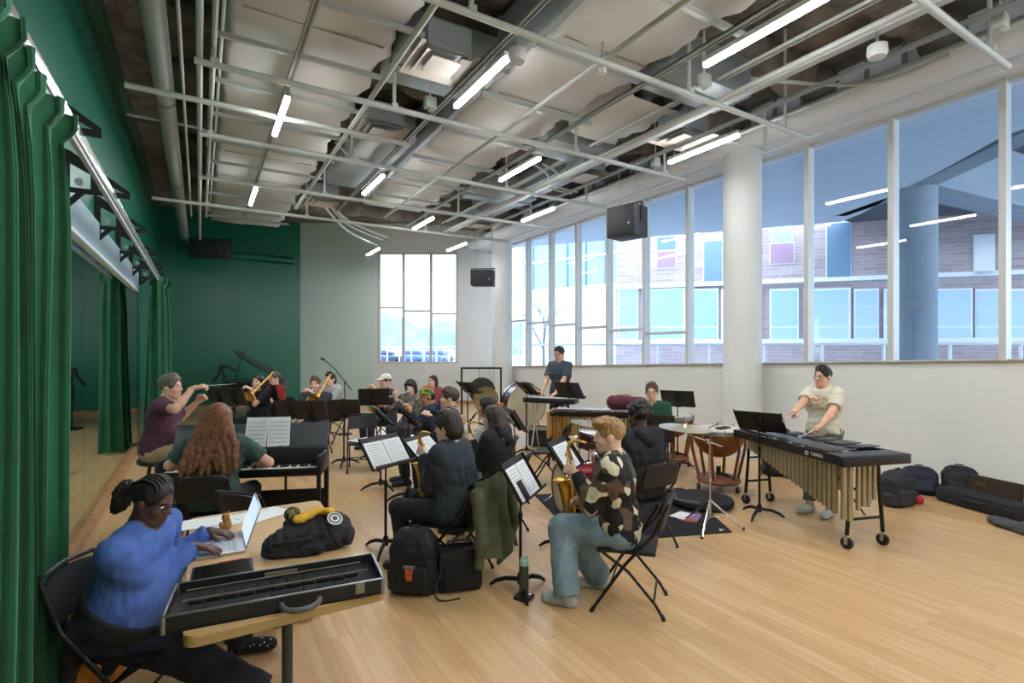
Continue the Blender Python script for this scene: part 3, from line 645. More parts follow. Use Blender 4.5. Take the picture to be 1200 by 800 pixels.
# ================================================================ ORGANIC SURFACES (distance field -> surface nets)
class SDF:
    def __init__(s): s.ops = []
    def cap(s, a, b, ra, rb=None, k=.03, flat=None, cut=None):      # tapered capsule; flat=(normal, factor); cut='b' flat end
        s.ops.append(('cap', np.array(a, float), np.array(b, float), ra, ra if rb is None else rb, k, flat, cut)); return s
    def ell(s, c, r, R=None, k=.03):
        s.ops.append(('ell', np.array(c, float), np.array(r, float), None if R is None else np.array(R, float), k)); return s
    def rbox(s, c, hs, r, R=None, k=.03): s.ops.append(('rb', np.array(c, float), np.array(hs, float), r, None if R is None else np.array(R, float), k)); return s
    def sub(s, c, r, R=None, k=.01):
        s.ops.append(('sub', np.array(c, float), np.array(r, float), None if R is None else np.array(R, float), k)); return s
    def subplane(s, p, n): s.ops.append(('pl', np.array(p, float), np.array(n, float)/np.linalg.norm(n))); return s
    def subcap(s, a, b, r, k=.01): s.ops.append(('scap', np.array(a, float), np.array(b, float), r, k)); return s
    def wrinkle(s, amp, freq, seed=0, dirn=None): s.ops.append(('wr', amp, freq, seed, dirn)); return s
    def bounds(s):
        lo = np.full(3, 1e9); hi = -lo
        for o in s.ops:
            if o[0] == 'cap':
                r = max(o[3], o[4])+.03
                lo = np.minimum(lo, np.minimum(o[1], o[2])-r); hi = np.maximum(hi, np.maximum(o[1], o[2])+r)
            elif o[0] == 'rb':
                r = o[2] if o[4] is None else np.full(3, np.linalg.norm(o[2])); lo = np.minimum(lo, o[1]-r-.03); hi = np.maximum(hi, o[1]+r+.03)
            elif o[0] == 'ell':
                r = o[2].max() if o[3] is not None else o[2]
                lo = np.minimum(lo, o[1]-r-.03); hi = np.maximum(hi, o[1]+r+.03)
        return lo, hi
    def mesh(s, h):
        lo, hi = s.bounds(); n = np.ceil((hi-lo)/h).astype(int)+2
        ax = [lo[i]+h*np.arange(n[i]) for i in range(3)]
        D = np.full(tuple(n), .2, np.float32)
        def box(l, u):
            i0 = np.clip(np.floor((l-lo)/h).astype(int), 0, n); i1 = np.clip(np.ceil((u-lo)/h).astype(int)+1, 0, n)
            sl = tuple(slice(a, b) for a, b in zip(i0, i1))
            return sl, (ax[0][sl[0]][:, None, None], ax[1][sl[1]][None, :, None], ax[2][sl[2]][None, None, :])
        def smin(a, b, k):
            hh = np.maximum(k-np.abs(a-b), 0)/k; return np.minimum(a, b)-hh*hh*k*.25
        def dcap(X, a, b, ra, rb, flat, cut):
            ba = b-a; L2 = max(float(ba@ba), 1e-12); L = math.sqrt(L2)
            px, py, pz = X[0]-a[0], X[1]-a[1], X[2]-a[2]
            tu = (px*ba[0]+py*ba[1]+pz*ba[2])/L2; t = np.clip(tu, 0, 1)
            qx, qy, qz = px-t*ba[0], py-t*ba[1], pz-t*ba[2]
            q2 = qx*qx+qy*qy+qz*qz
            if flat is not None:
                m = np.array(flat[0], float); m = m/np.linalg.norm(m); qn = qx*m[0]+qy*m[1]+qz*m[2]; q2 = q2+qn*qn*(1/flat[1]**2-1)
            d = np.sqrt(q2)-(ra+t*(rb-ra))
            if flat is not None: d = d*min(1.0, flat[1]) if flat[1] < 1 else d
            if cut and 'b' in cut: d = np.maximum(d, (tu-1)*L)
            if cut and 'a' in cut: d = np.maximum(d, -tu*L)
            return d
        def dell(X, c, r, R):
            p = [X[i]-c[i] for i in range(3)]
            if R is not None: p = [p[0]*R[0, i]+p[1]*R[1, i]+p[2]*R[2, i] for i in range(3)]
            k0 = np.sqrt((p[0]/r[0])**2+(p[1]/r[1])**2+(p[2]/r[2])**2); k1 = np.sqrt((p[0]/r[0]**2)**2+(p[1]/r[1]**2)**2+(p[2]/r[2]**2)**2)
            return k0*(k0-1)/np.maximum(k1, 1e-9)
        for o in s.ops:
            if o[0] == 'cap':
                _, a, b, ra, rb, k, fl, cut = o; m = max(ra, rb)+k+2*h
                sl, X = box(np.minimum(a, b)-m, np.maximum(a, b)+m)
                D[sl] = smin(D[sl], dcap(X, a, b, ra, rb, fl, cut), k)
            elif o[0] == 'ell':
                _, c, r, R, k = o; m = (r.max() if R is not None else r)+k+2*h
                sl, X = box(c-m, c+m); D[sl] = smin(D[sl], dell(X, c, r, R), k)
            elif o[0] == 'rb':
                _, c, hs, r, R, k = o; m = (hs if R is None else np.full(3, np.linalg.norm(hs)))+k+2*h
                sl, X = box(c-m, c+m); p = [X[i]-c[i] for i in range(3)]
                if R is not None: p = [p[0]*R[0, i]+p[1]*R[1, i]+p[2]*R[2, i] for i in range(3)]
                q = [np.abs(p[i])-(hs[i]-r) for i in range(3)]
                d = np.sqrt(sum(np.maximum(x, 0)**2 for x in q))+np.minimum(np.maximum(np.maximum(q[0], q[1]), q[2]), 0)-r
                D[sl] = smin(D[sl], d, k)
            elif o[0] == 'sub':
                _, c, r, R, k = o; m = (r.max() if R is not None else r)+k+2*h
                sl, X = box(c-m, c+m); D[sl] = -smin(-D[sl], dell(X, c, r, R), k)
            elif o[0] == 'scap':
                _, a, b, r, k = o; m = r+k+2*h
                sl, X = box(np.minimum(a, b)-m, np.maximum(a, b)+m); D[sl] = -smin(-D[sl], dcap(X, a, b, r, r, None, None), k)
            elif o[0] == 'pl':
                _, p, nn = o; sl, X = box(lo, hi+h); D[sl] = np.maximum(D[sl], (X[0]-p[0])*nn[0]+(X[1]-p[1])*nn[1]+(X[2]-p[2])*nn[2])
            elif o[0] == 'wr':
                _, amp, fr, seed, dr = o; rg = np.random.RandomState(seed+11); sl, X = box(lo, hi+h); w = 0
                for i in range(5):
                    v = rg.normal(size=3); v = v/np.linalg.norm(v)
                    if dr is not None: v = v*np.array(dr); 
                    v = v*fr*(1+.5*i); ph = rg.rand()*6.28
                    q = X[0]*v[0]+X[1]*v[1]+X[2]*v[2]+ph
                    w = w+(.64-np.abs(np.sin(.5*q+1.1*np.sin(q*.31+i+X[2]*fr*.3))))*1.6/(1+.35*i)
                D[sl] = D[sl]+amp*w*.5
        return nets(D, lo, h)
def nets(D, lo, h):
    S = D < 0; nx, ny, nz = D.shape
    c = [S[i:nx-1+i, j:ny-1+j, k:nz-1+k] for i in (0, 1) for j in (0, 1) for k in (0, 1)]
    sm = sum(x.astype(np.int8) for x in c); act = (sm > 0) & (sm < 8)
    idx = np.full(act.shape, -1, np.int64); I = np.argwhere(act); idx[act] = np.arange(len(I))
    if len(I) == 0: return np.zeros((0, 3)), np.zeros((0, 4), int)
    off = np.array([(i, j, k) for i in (0, 1) for j in (0, 1) for k in (0, 1)])
    dv = np.stack([D[I[:, 0]+o[0], I[:, 1]+o[1], I[:, 2]+o[2]] for o in off], 1).astype(float)
    P = np.zeros((len(I), 3)); C = np.zeros(len(I))
    for a in range(8):
        for b in range(a+1, 8):
            df = off[b]-off[a]
            if np.abs(df).sum() != 1: continue
            m = (dv[:, a] < 0) != (dv[:, b] < 0)
            t = np.where(m, dv[:, a]/np.where(m, dv[:, a]-dv[:, b], 1), 0)
            P += m[:, None]*(off[a]+t[:, None]*df); C += m
    V = (I+P/C[:, None])*h+lo
    Q = []
    for ax in range(3):
        u, v = (ax+1) % 3, (ax+2) % 3
        sl0 = [slice(1, -1)]*3; sl1 = [slice(1, -1)]*3
        sl0[ax] = slice(0, -1); sl1[ax] = slice(1, None)
        A = S[tuple(sl0)]; B = S[tuple(sl1)]
        E = np.argwhere(A != B)
        if len(E) == 0: continue
        g = E.copy(); g[:, u] += 1; g[:, v] += 1
        fl = A[E[:, 0], E[:, 1], E[:, 2]]
        def cell(du, dv_):
            q = g.copy(); q[:, u] += du; q[:, v] += dv_; return idx[q[:, 0], q[:, 1], q[:, 2]]
        q = np.stack([cell(-1, -1), cell(0, -1), cell(0, 0), cell(-1, 0)], 1)
        q[~fl] = q[~fl][:, ::-1]; Q.append(q)
    Q = np.concatenate(Q); Q = Q[(Q >= 0).all(1)]
    return V, Q
def sdf_obj(sd, h, name, m, parent=None):
    V, Q = sd.mesh(h); return meshobj(name, V, Q, m, parent)
# ================================================================ FURNITURE
COND = (-3.60, 5.35)          # conductor in camera plan coordinates
def plan(px, Y): return ((px-CX)/F_PX*Y, Y)
def to_cond(px, Y):
    x, y = plan(px, Y); return yaw_cam(COND[0]-x, COND[1]-y)
def loc_dir(rz): return Vector((-math.sin(rz), math.cos(rz), 0)), Vector((math.cos(rz), math.sin(rz), 0))   # forward, right
def lp(root_loc, rz, x, y, z=0): f, r = loc_dir(rz); return Vector(root_loc)+r*x+f*y+Vector((0, 0, z))
# ---- folding chair (faces +y)
CH = 'black folding chairs of the band'
def make_chair():
    t = thing('folding_chair', 'x', 'chair', (0, 0, 0), 0, CH)
    def seat(u, v):
        x = (u-.5)*2; y = (v-.5)*2; k = (1-.12*max(0, y)**2-.05*x*x*0)
        return Vector((x*.205*(1-.1*(1-v)), y*.2-.0, .445-.012*(1-x*x)*(1-y*y*.6)-.012*max(0, y)**4))
    mb = MB(); mb.surf(seat, 12, 12); mb.surf(lambda u, v: seat(1-u, v)-Vector((0, 0, .022)), 12, 12)
    rim = [seat(i/11, 0) for i in range(12)]+[seat(1, i/11) for i in range(1, 12)]+[seat(1-i/11, 1) for i in range(1, 12)]+[seat(0, 1-i/11) for i in range(1, 11)]
    k = len(rim); mb.add(rim+[p-Vector((0, 0, .022)) for p in rim], [(i, (i+1) % k, (i+1) % k+k, i+k) for i in range(k)])
    mb.build('seat', M_blackp, t)
    def back(u, v, o=0):
        x = (u-.5)*2; z = .60+.2*v-.02*x*x*v; y = -.208-.055*v-.035*(1-x*x)-o
        return Vector((x*.205, y, z-.012*(x**6)))
    mb = MB(); mb.surf(lambda u, v: back(u, v), 12, 7); mb.surf(lambda u, v: back(1-u, v, .018), 12, 7)
    rim = [(i/11, 0) for i in range(12)]+[(1, i/6) for i in range(1, 7)]+[(1-i/11, 1) for i in range(1, 12)]+[(0, 1-i/6) for i in range(1, 6)]
    k = len(rim); mb.add([back(u, v) for u, v in rim]+[back(u, v, .018) for u, v in rim], [(i, (i+1) % k, (i+1) % k+k, i+k) for i in range(k)])
    mb.build('backrest', M_blackp, t)
    for s in (-1, 1):
        lf = MB().tube([(s*.225, .23, .012), (s*.222, .0, .36), (s*.215, -.19, .58), (s*.2, -.285, .79)], .0115, 8); lf = lf.build('leg', M_black, t)
        lr = MB().tube([(s*.195, .17, .425), (s*.195, -.02, .3), (s*.195, -.2, .1), (s*.197, -.255, .012)], .0105, 8).build('leg', M_black, t)
        MB().tube([(s*.225, .236, 0), (s*.2245, .215, .035)], .0155, 8).build('rubber_foot', M_blackp, lf); MB().tube([(s*.197, -.258, 0), (s*.197, -.245, .035)], .0145, 8).build('rubber_foot', M_blackp, lr)
    MB().tube([(-.2, -.285, .79), (-.17, -.3, .812), (0, -.325, .818), (.17, -.3, .812), (.2, -.285, .79)], .0115, 8).build('top_rail', M_black, t)
    MB().rod((-.195, -.19, .115), (.195, -.19, .115), .008).rod((-.222, .1, .21), (.222, .1, .21), .008).build('crossbar', M_black, t)
    return t
CHAIR = make_chair(); CHAIR_USED = [False]
def chair(loc, rz, label):
    if not CHAIR_USED[0]:
        CHAIR_USED[0] = True; CHAIR.location = loc; CHAIR.rotation_euler = (0, 0, rz); CHAIR['label'] = label; return CHAIR
    return dup(CHAIR, loc, rz, label)
# ---- music stand (player at -y, desk front faces -y)
M_stand = mat('stand_black', '#1b1a19', .45, .3); M_standb = mat('stand_desk', '#26221f', .5, .2)
SG = 'black music stands'
def stand(loc, rz, label, h=.95, tilt=.55, fold=None):
    t = thing('music_stand', label, 'music stand', loc, rz, SG)
    R = Euler((-tilt, 0, 0)).to_matrix()     # top leans to +y
    c = Vector((0, .0, h))
    d = MB(); d.box(c, (.50, .006, .32), R, .002); 
    for s in (-1, 1): d.box(c+R @ Vector((s*.247, -.012, 0)), (.006, .02, .32), R)
    dk = d.build('desk', M_standb, t, smooth=False)
    MB().box(c+R @ Vector((0, -.032, -.162)), (.50, .06, .006), R).box(c+R @ Vector((0, -.06, -.155)), (.50, .005, .016), R).build('ledge', M_stand, dk, smooth=False)
    b = MB(); b.box(c+R @ Vector((0, .016, -.03)), (.09, .025, .24), R, .004); b.rod(c+R @ Vector((-.03, .04, -.06)), c+R @ Vector((.03, .04, -.06)), .018, 10); b.build('tilt_bracket', M_stand, dk)
    top = c+R @ Vector((0, .045, -.06))
    MB().tube([(top.x, top.y, top.z), (0, top.y*.3, h-.12), (0, 0, h-.2), (0, 0, .5)], .008, 8).build('inner_shaft', M_stand, t)
    MB().rod((0, 0, .07), (0, 0, max(.55, h-.3)), .0125, 10).lathe([(.016, 0), (.018, .03), (.016, .05)], (0, 0, max(.55, h-.3)-.02), 10).build('shaft', M_stand, t)
    MB().lathe([(0, .05), (.024, .05), (.026, .12), (.016, .14), (0, .14)], (0, 0, 0), 12).build('hub', M_stand, t)
    for k in range(3):
        a = PI/2+k*2*PI/3
        MB().tube([(math.cos(a)*.015, math.sin(a)*.015, .085), (math.cos(a)*.12, math.sin(a)*.12, .075), (math.cos(a)*.2, math.sin(a)*.2, .045), (math.cos(a)*.255, math.sin(a)*.255, .006)], [.019, .018, .016, .010], 8).build('leg', M_stand, t)
    t['_h'] = h; t['_t'] = tilt
    return t
M_paper = mat('sheet_paper', '#e6e8ea', .75); M_ink = mat('printed_staves', '#a9acb1', .8); M_inkd = mat('ink_dark', '#3a3c40', .8)
def sheets(st, label, n=2, w=.23, h=.265, dx=.0, dark=False):
    h0 = st['_h']; tilt = st['_t']; rz = st.rotation_euler[2]
    t = thing('sheet_music', label, 'sheet music', st.location.copy(), rz, 'sheet music on the stands')
    R = Euler((-tilt, 0, 0)).to_matrix(); c = Vector((0, 0, h0))
    for i in range(n):
        ox = dx+(i-(n-1)/2)*(w+.006)
        a = -.035
        pg = MB(); pg.box(c+R @ Vector((ox, -.008-.003*i, -.158+h/2)), (w, .0015, h), R)
        p = pg.build('page', M_paper, t, smooth=False)
        ln = MB(); rows = 9
        for r in range(rows):
            z = -.158+h*.9-r*h*.095
            ln.box(c+R @ Vector((ox, -.0098-.003*i, z)), (w*.84, .0008, .0009), R).box(c+R @ Vector((ox, -.0098-.003*i, z-.006)), (w*.84, .0008, .0009), R).box(c+R @ Vector((ox-.01*(r % 3), -.0099-.003*i, z-.003)), (w*(.5+.1*(r % 4)), .0008, .003), R)
        if dark and i == 0: pass
        ln.build('staves', M_ink, p, smooth=False)
    if dark:
        MB().box(c+R @ Vector((dx-.1, -.016, -.09)), (.1, .006, .16), R, .003).build('dark_booklet', M_blackp, t)
    return t
STANDS = {}
def stand_px(key, px, py, Y, rz, label, tilt=.55):
    h = CAMZ-(py-HY)/F_PX*Y; STANDS[key] = stand(PD(px, Y, 0), rz, label, h, tilt); return STANDS[key]
tc = to_cond
stand_px('tA', 256, 464, 8.6, yaw_cam(-.5, -1), 'brown-backed music stand just left of the first trombonist', .35)
stand_px('tB', 274, 464, 8.4, yaw_cam(-.5, -1), 'brown-backed music stand in front of the first trombonist', .35)
stand_px('red', 321, 460, 9.7, yaw_cam(-1, -.75), 'music stand edge-on before the man in the red shirt', .25)
stand_px('t1', 341, 480, 8.3, yaw_cam(-.1, -1), 'music stand behind the right end of the digital piano', .3)
stand_px('t2', 363, 480, 8.25, yaw_cam(-.1, -1), 'music stand before the trombonist in plum trousers', .3)
stand_px('t3', 403, 479, 8.3, yaw_cam(.12, -1), 'music stand with its whole pole and tripod seen right of the piano', .3)
stand_px('cap', 438, 465, 8.7, yaw_cam(.25, -1), 'music stand before the player in the white cap', .45)
stand_px('grn', 446, 487, 6.9, yaw_cam(-1, -.45), 'steeply leaning music stand with a green folder', .75)
stand_px('fl', 478, 487, 6.4, yaw_cam(-1, -.35), 'music stand turned away in front of the flute player', .7)
stand_px('front', 452, 528, 4.78, yaw_cam(-1, .62), 'music stand with white sheets and full pole left of the black backpack', .62)
stand_px('mid', 497, 524, 5.3, yaw_cam(-1, .38), 'music stand with white sheets just behind the alto saxophone', .8)
stand_px('clar', 603, 491, 6.4, yaw_cam(-1, -.25), 'brown-looking music stand behind the long-haired player', .55)
stand_px('key', 617, 455, 9.2, yaw_cam(-1, -.5), 'tall music stand in front of the concert bass drum', .8)
stand_px('std', 666, 457, 8.4, yaw_cam(-.75, -.8), 'tall music stand before the standing keyboard player', .6)
stand_px('blond', 610, 559, 4.0, yaw_cam(-1, .36), 'music stand behind the green water bottle holding sheets and a dark booklet', .55)
stand_px('ten', 662, 532, 4.78, yaw_cam(-1, .5), 'music stand with one white page before the tenor saxophone', .62)
stand_px('timp', 794, 467, 8.15, yaw_cam(-.55, -1), 'tall music stand behind the man in the green cardigan', .6)
stand_px('drum', 764, 502, 6.0, yaw_cam(-.15, -1), 'plain black music stand between the hooded drummer and the green cardigan', .2)
stand_px('mar', 890, 494, 5.76, yaw_cam(-.8, -.85), 'tall music stand at the far end of the vibraphone', .75)
stand_px('gong', 548, 454, 9.7, yaw_cam(-.9, -.7), 'music stand in front of the gong frame', .8)
sheets(STANDS['front'], 'two white music pages on the stand left of the black backpack', 2, .22)
sheets(STANDS['mid'], 'white music pages on the stand behind the alto saxophone', 2, .22)
sheets(STANDS['blond'], 'music pages with a dark booklet on the stand behind the water bottle', 2, .2, dark=True)
sheets(STANDS['ten'], 'single white music page on the stand before the tenor saxophone', 1, .34)
st = STANDS['grn']; t = thing('green_folder', 'thin green folder on the steeply leaning stand', 'folder', st.location.copy(), st.rotation_euler[2])
R = Euler((-st['_t'], 0, 0)).to_matrix(); MB().box(Vector((0, 0, st['_h']))+R @ Vector((.0, -.02, -.0)), (.4, .012, .29), R, .002).build('folder_cover', mat('folder_green', '#5f8068', .6), t); MB().box(Vector((0, 0, st['_h']))+R @ Vector((.0, -.029, .0)), (.38, .004, .28), R).build('papers', M_paper, t)

# ---- folding table
TX0, TX1, TY0, TY1, TZ = -.055, .75, 2.36, 4.02, .74
tb = thing('folding_table', 'long wood-topped folding table with rounded corners at the lower left', 'table', ((TX0+TX1)/2, (TY0+TY1)/2, 0))
tx, ty = (TX1-TX0)/2, (TY1-TY0)/2
def rrect(hx, hy, r, n=5):
    out = []
    for (cx, cy, a0) in ((hx-r, hy-r, 0), (-hx+r, hy-r, PI/2), (-hx+r, -hy+r, PI), (hx-r, -hy+r, 1.5*PI)):
        for i in range(n+1):
            a = a0+i*PI/2/n; out.append((cx+r*math.cos(a), cy+r*math.sin(a)))
    return out
M_oak = mat('oak_laminate', '#d0ae80', .38, col2='#c39d6b', nscale=7, stretch=(.4, 6, 1)); M_edge = mat('oak_edge', '#a98a58', .5)
MB().prism([Vector((x, y, TZ-.008)) for x, y in rrect(tx, ty, .05)], (0, 0, 0), (0, 0, .008)).build('tabletop', M_oak, tb)
MB().prism([Vector((x, y, TZ-.045)) for x, y in rrect(tx+.001, ty+.001, .05)], (0, 0, 0), (0, 0, .037)).build('edge_band', M_edge, tb)
for s in (-1, 1):
    y = s*(ty-.24)
    MB().prism([Vector((-.2, y-.015, TZ-.046)), Vector((.2, y-.015, TZ-.046)), Vector((.06, y-.015, TZ-.16)), Vector((-.06, y-.015, TZ-.16))], (0, 0, 0), (0, .03, 0)).box((0, y, TZ-.055), (.5, .06, .018)).build('gusset', M_black, tb, smooth=False)
    MB().rod((0, y, .05), (0, y, TZ-.06), .024, 14).build('leg', mat('dark_grey_metal', '#3b3d3a', .4, .3), tb)
    MB().tube([(-.32, y, .015), (-.2, y, .045), (0, y, .055), (.2, y, .045), (.32, y, .015)], .02, 10).build('foot_bar', M_black, tb)
# ---- laptop
lp_root = thing('laptop', 'open silver laptop on the wooden table', 'laptop', (.10, 3.36, TZ), 0)
M_alu = mat('silver_alu', '#c9ccd2', .35, .7); M_keys = mat('laptop_keys', '#b9bec8', .5); M_screen = mat('lit_screen', '#c9dcf5', .3, emit=1.0)
MB().box((0, 0, .009), (.235, .34, .014), None, .004).build('base', M_alu, lp_root)
kb = MB()
for i in range(5):
    for j in range(13): kb.box((.065-.026*i, -.145+.0242*j, .0175), (.021, .02, .003))
kb.build('keyboard', M_keys, lp_root, smooth=False); MB().box((-.078, 0, .0165), (.06, .11, .002)).build('trackpad', mat('trackpad', '#d5d8dd', .4), lp_root)
R = Euler((0, .33, 0)).to_matrix(); hb = Vector((.117, 0, .017))
MB().box(hb+R @ Vector((0, 0, .115)), (.007, .34, .23), R, .003).build('lid', M_alu, lp_root)
MB().box(hb+R @ Vector((-.0045, 0, .118)), (.002, .325, .205), R).build('screen', M_screen, lp_root, smooth=False)
# ---- tablet, papers, figurine
t = thing('tablet', 'black tablet lying on the table before the laptop', 'tablet', (.10, 2.98, TZ), -.04); MB().box((0, 0, .006), (.27, .185, .01), None, .004).build('tablet_body', M_blackp, t); MB().box((0, 0, .0115), (.25, .168, .002)).build('tablet_screen', mat('dark_screen', '#0d0e10', .08), t, smooth=False)
MB().tube([(-.02, .105, .006), (.1, .108, .006)], .005, 8).build('red_pen', mat('red_pen', '#c8552f', .4), t)
t = thing('music_papers', 'loose white paper sheets at the far end of the wooden table', 'papers', (.17, 3.83, TZ), .2)
for i, (x, y, a) in enumerate(((0, 0, 0), (.2, -.03, .3), (-.13, .05, -.2))): MB().box((x, y, .002+.002*i), (.3, .21, .0015), (0, 0, a)).build('sheet', M_paper, t, smooth=False)
sd = SDF().ell((0, 0, .035), (.03, .028, .035), k=.015).ell((0, .005, .085), (.024, .022, .024), k=.012)
for s in (-1, 1): sd.ell((s*.018, 0, .108), (.009, .007, .011), k=.006); sd.ell((s*.034, .01, .05), (.01, .01, .018), k=.008); sd.ell((s*.022, .03, .012), (.014, .018, .012), k=.008)
t = thing('toy_figurine', 'small orange-brown plush toy beside the laptop screen', 'toy', (.14, 3.62, TZ), .8); sdf_obj(sd, .004, 'toy_body', mat('toy_brown', '#8a5a33', .8, col2='#b8842f', nscale=40), t)
# ---- open keyboard case
kc = thing('instrument_case', 'open long black hard case with silver edges on the table corner', 'case', (.315, 2.545, TZ), -.12)
M_case = mat('case_vinyl', '#141414', .55, bump=.2, bscale=200); M_lining = mat('case_lining', '#0f0f11', .95, sheen=.1); M_alum = mat('case_edging', '#8b8e90', .35, .85)
w, d, h, th = .86, .33, .064, .010
sh = MB()
sh.box((0, 0, .006), (w, d, .012))
for s in (-1, 1): sh.box((0, s*(d/2-th/2), h/2), (w, th, h)); sh.box((s*(w/2-th/2), 0, h/2), (th, d-2*th, h))
sh.build('case_shell', M_case, kc, smooth=False)
MB().box((0, 0, .018), (w-2*th, d-2*th, .01)).build('lining', M_lining, kc, smooth=False)
rim = MB()
for s in (-1, 1): rim.box((0, s*(d/2-.006), h+.003), (w+.006, .012, .006), None, .002); rim.box((s*(w/2-.006), 0, h+.003), (.012, d, .006), None, .002)
rim.build('silver_rim', M_alum, kc)
for s in (-1, 1):
    for q in (-1, 1): MB().box((s*(w/2-.008), q*(d/2-.008), h/2), (.02, .02, h+.008), None, .006).build('corner_guard', M_alum, kc)
pd = MB(); rr = random.Random(2)
for row, y in enumerate((-.075, .055)):
    for i in range(11): pd.box((-.33+.064*i, y+.004*math.sin(i*2), .029), (.057, .09, .016), (0, 0, rr.uniform(-.05, .05)), .006)
pd.build('foam_pads', mat('foam_dark', '#121213', .95), kc)
pp = MB(); pp.tube([(-.38, .0, .05), (.38, .005, .05)], .004, 6).tube([(-.38, .105, .05), (.36, .11, .05)], .003, 6).box((.0, .122, .055), (.14, .006, .02)); pp.build('piping_cord', mat('piping_beige', '#6d6450', .7), kc)
MB().tube(bez((.0, -d/2-.004, h*.55), (-.005, -d/2-.085, h*.35), (.155, -d/2-.085, h*.35), (.15, -d/2-.004, h*.55), 14), .0125, 10).build('handle', mat('handle_grey', '#4e5152', .5), kc)
for x in (.32,): MB().box((x, -d/2-.004, h*.72), (.04, .008, .05), None, .002).box((x, -d/2-.01, h*.85), (.026, .006, .024)).build('latch', M_alum, kc)
# ---- bag with yellow straps on table
t = thing('shoulder_bag', 'black bag with yellow straps and a round white patch on the table', 'bag', (.53, 3.07, TZ), -.25)
sd = SDF().cap((-.13, -.03, .06), (.12, -.02, .07), .075, .085, k=.03).ell((-.17, -.07, .055), (.065, .07, .055), k=.025).ell((.13, .04, .1), (.085, .09, .075), k=.03).ell((.0, .06, .12), (.12, .06, .06), k=.03).ell((-.09, .03, .12), (.06, .05, .05), k=.02).cap((-.2, -.1, .03), (.05, -.12, .04), .03, k=.02).ell((.2, -.02, .06), (.04, .07, .05), k=.02).wrinkle(.009, 85, 3).subplane((0, 0, .001), (0, 0, -1))
sdf_obj(sd, .008, 'bag_body', mat('black_cloth', '#17181a', .85, col2='#202124', nscale=30), t)
for p_, q_ in (((-.06, .0, .165), (.04, .05, .195)), ((.03, .09, .17), (.10, .03, .19))): sdf_obj(SDF().cap(p_, q_, .034, .03, k=.02, flat=((0, 0, 1), .7)).wrinkle(.005, 50, 2), .006, 'yellow_sleeve', mat('yellow_webbing', '#d9a51c', .6), t)
pc_ = Vector((.13, -.045, .165)); pn = unit((.25, -.55, .8))
MB().lathe([(0, 0), (.042, 0), (.042, .006), (0, .007)], pc_, 22, pn).build('round_patch', mat('patch_white', '#d9dad6', .6), t)
MB().lathe([(.026, .007), (.026, .0085), (.034, .0085), (.034, .007)], pc_, 22, pn, closed=True).lathe([(0, .0072), (.014, .0072), (.014, .0086), (0, .0086)], pc_, 12, pn).build('patch_print', mat('patch_print', '#4c4a44', .6), t)
MB().ell((-.1, .06, .18), (.045, .045, .042)).build('pompom', mat('patterned_knit', '#7c7a3a', .9, col2='#23221c', nscale=60, ramp=(.45, .55)), t)
MB().tube(bez((-.2, -.06, .05), (-.26, -.12, .08), (-.05, -.18, .1), (.02, -.12, .1), 12), .012, 8).build('bag_strap', MATS['black_cloth'], t)

# ---- backpacks / bags on the floor
M_nylon = mat('black_nylon', '#101113', .7, bump=.15, bscale=120); M_navy = mat('navy_nylon', '#1b2233', .75); M_zip = mat('zip_tape', '#24262a', .5)
def backpack(name, loc, rz, label, w, d, h, m=None, lean=0, logo=None, pocket=True):
    m = m or M_nylon; t = thing(name, label, 'backpack', loc, rz, 'bags on the floor')
    R = Euler((lean, 0, 0)).to_matrix()
    def q(x, y, z): v = R @ Vector((x, y, z)); return (v.x, v.y, v.z)
    Rm = np.array(R)
    sd = SDF().rbox(q(0, 0, h*.40), (w*.5, d*.46, h*.41), .07, Rm, k=.04).rbox(q(0, d*.03, h*.72), (w*.43, d*.38, h*.25), .09, Rm, k=.06)
    for sx in (-1, 1): sd.rbox(q(sx*w*.46, .0, h*.2), (.035, d*.3, h*.16), .03, Rm, k=.02)
    sd.wrinkle(.007, 70, int(w*1000) % 17).subplane((0, 0, .002), (0, 0, -1))
    pb = sdf_obj(sd, .011, 'pack_body', m, t)
    if pocket:
        sd = SDF().rbox(q(0, -d*.44, h*.26), (w*.38, d*.14, h*.2), .035, Rm, k=.02).rbox(q(0, -d*.40, h*.62), (w*.3, d*.08, h*.1), .02, Rm, k=.02)
        sd.wrinkle(.004, 80, 5).subplane((0, 0, .003), (0, 0, -1)); sdf_obj(sd, .01, 'front_pocket', m, t)
        MB().tube([q(-w*.40, -d*.36, h*.3), q(-w*.38, -d*.44, h*.52), q(-w*.25, -d*.42, h*.82), q(0, -d*.36, h*.93), q(w*.25, -d*.42, h*.82), q(w*.38, -d*.44, h*.52), q(w*.40, -d*.36, h*.3)], .0045, 6).build('zipper', M_zip, pb)
    MB().tube([q(-.04, .0, h*.9), q(-.035, .0, h*1.0), q(.035, .0, h*1.0), q(.04, 0, h*.9)], .009, 8).build('top_handle', m, t)
    for s in (-1, 1):
        def strap(u, v, s=s):
            y = d*.42+.07*math.sin(PI*u)*1.0; z = h*(.88-.72*u); x = s*w*(.16+.1*u)+.055*(v-.5); return Vector(q(x, y, z))
        MB().surf(strap, 14, 3).build('shoulder_strap', m, t)
    if logo: logo(t, q)
    return t
def logo_orange(t, q):
    m = mat('orange_embroidery', '#c9572c', .6); m2 = mat('grey_embroidery', '#7f8288', .6); D = -.150
    g = MB()
    for x, z, w_, h_ in ((-.016, .212, .026, .024), (.016, .212, .026, .024), (0, .196, .05, .018), (-.012, .172, .03, .03), (.014, .168, .022, .024), (.0, .15, .04, .014)): g.box(q(x, D, z), (w_, .006, h_))
    g.build('orange_emblem', m, t, smooth=False); g = MB()
    for i in range(5): g.box(q(-.036+.018*i, D, .242), (.013, .006, .024))
    g.build('grey_letters', m2, t, smooth=False)
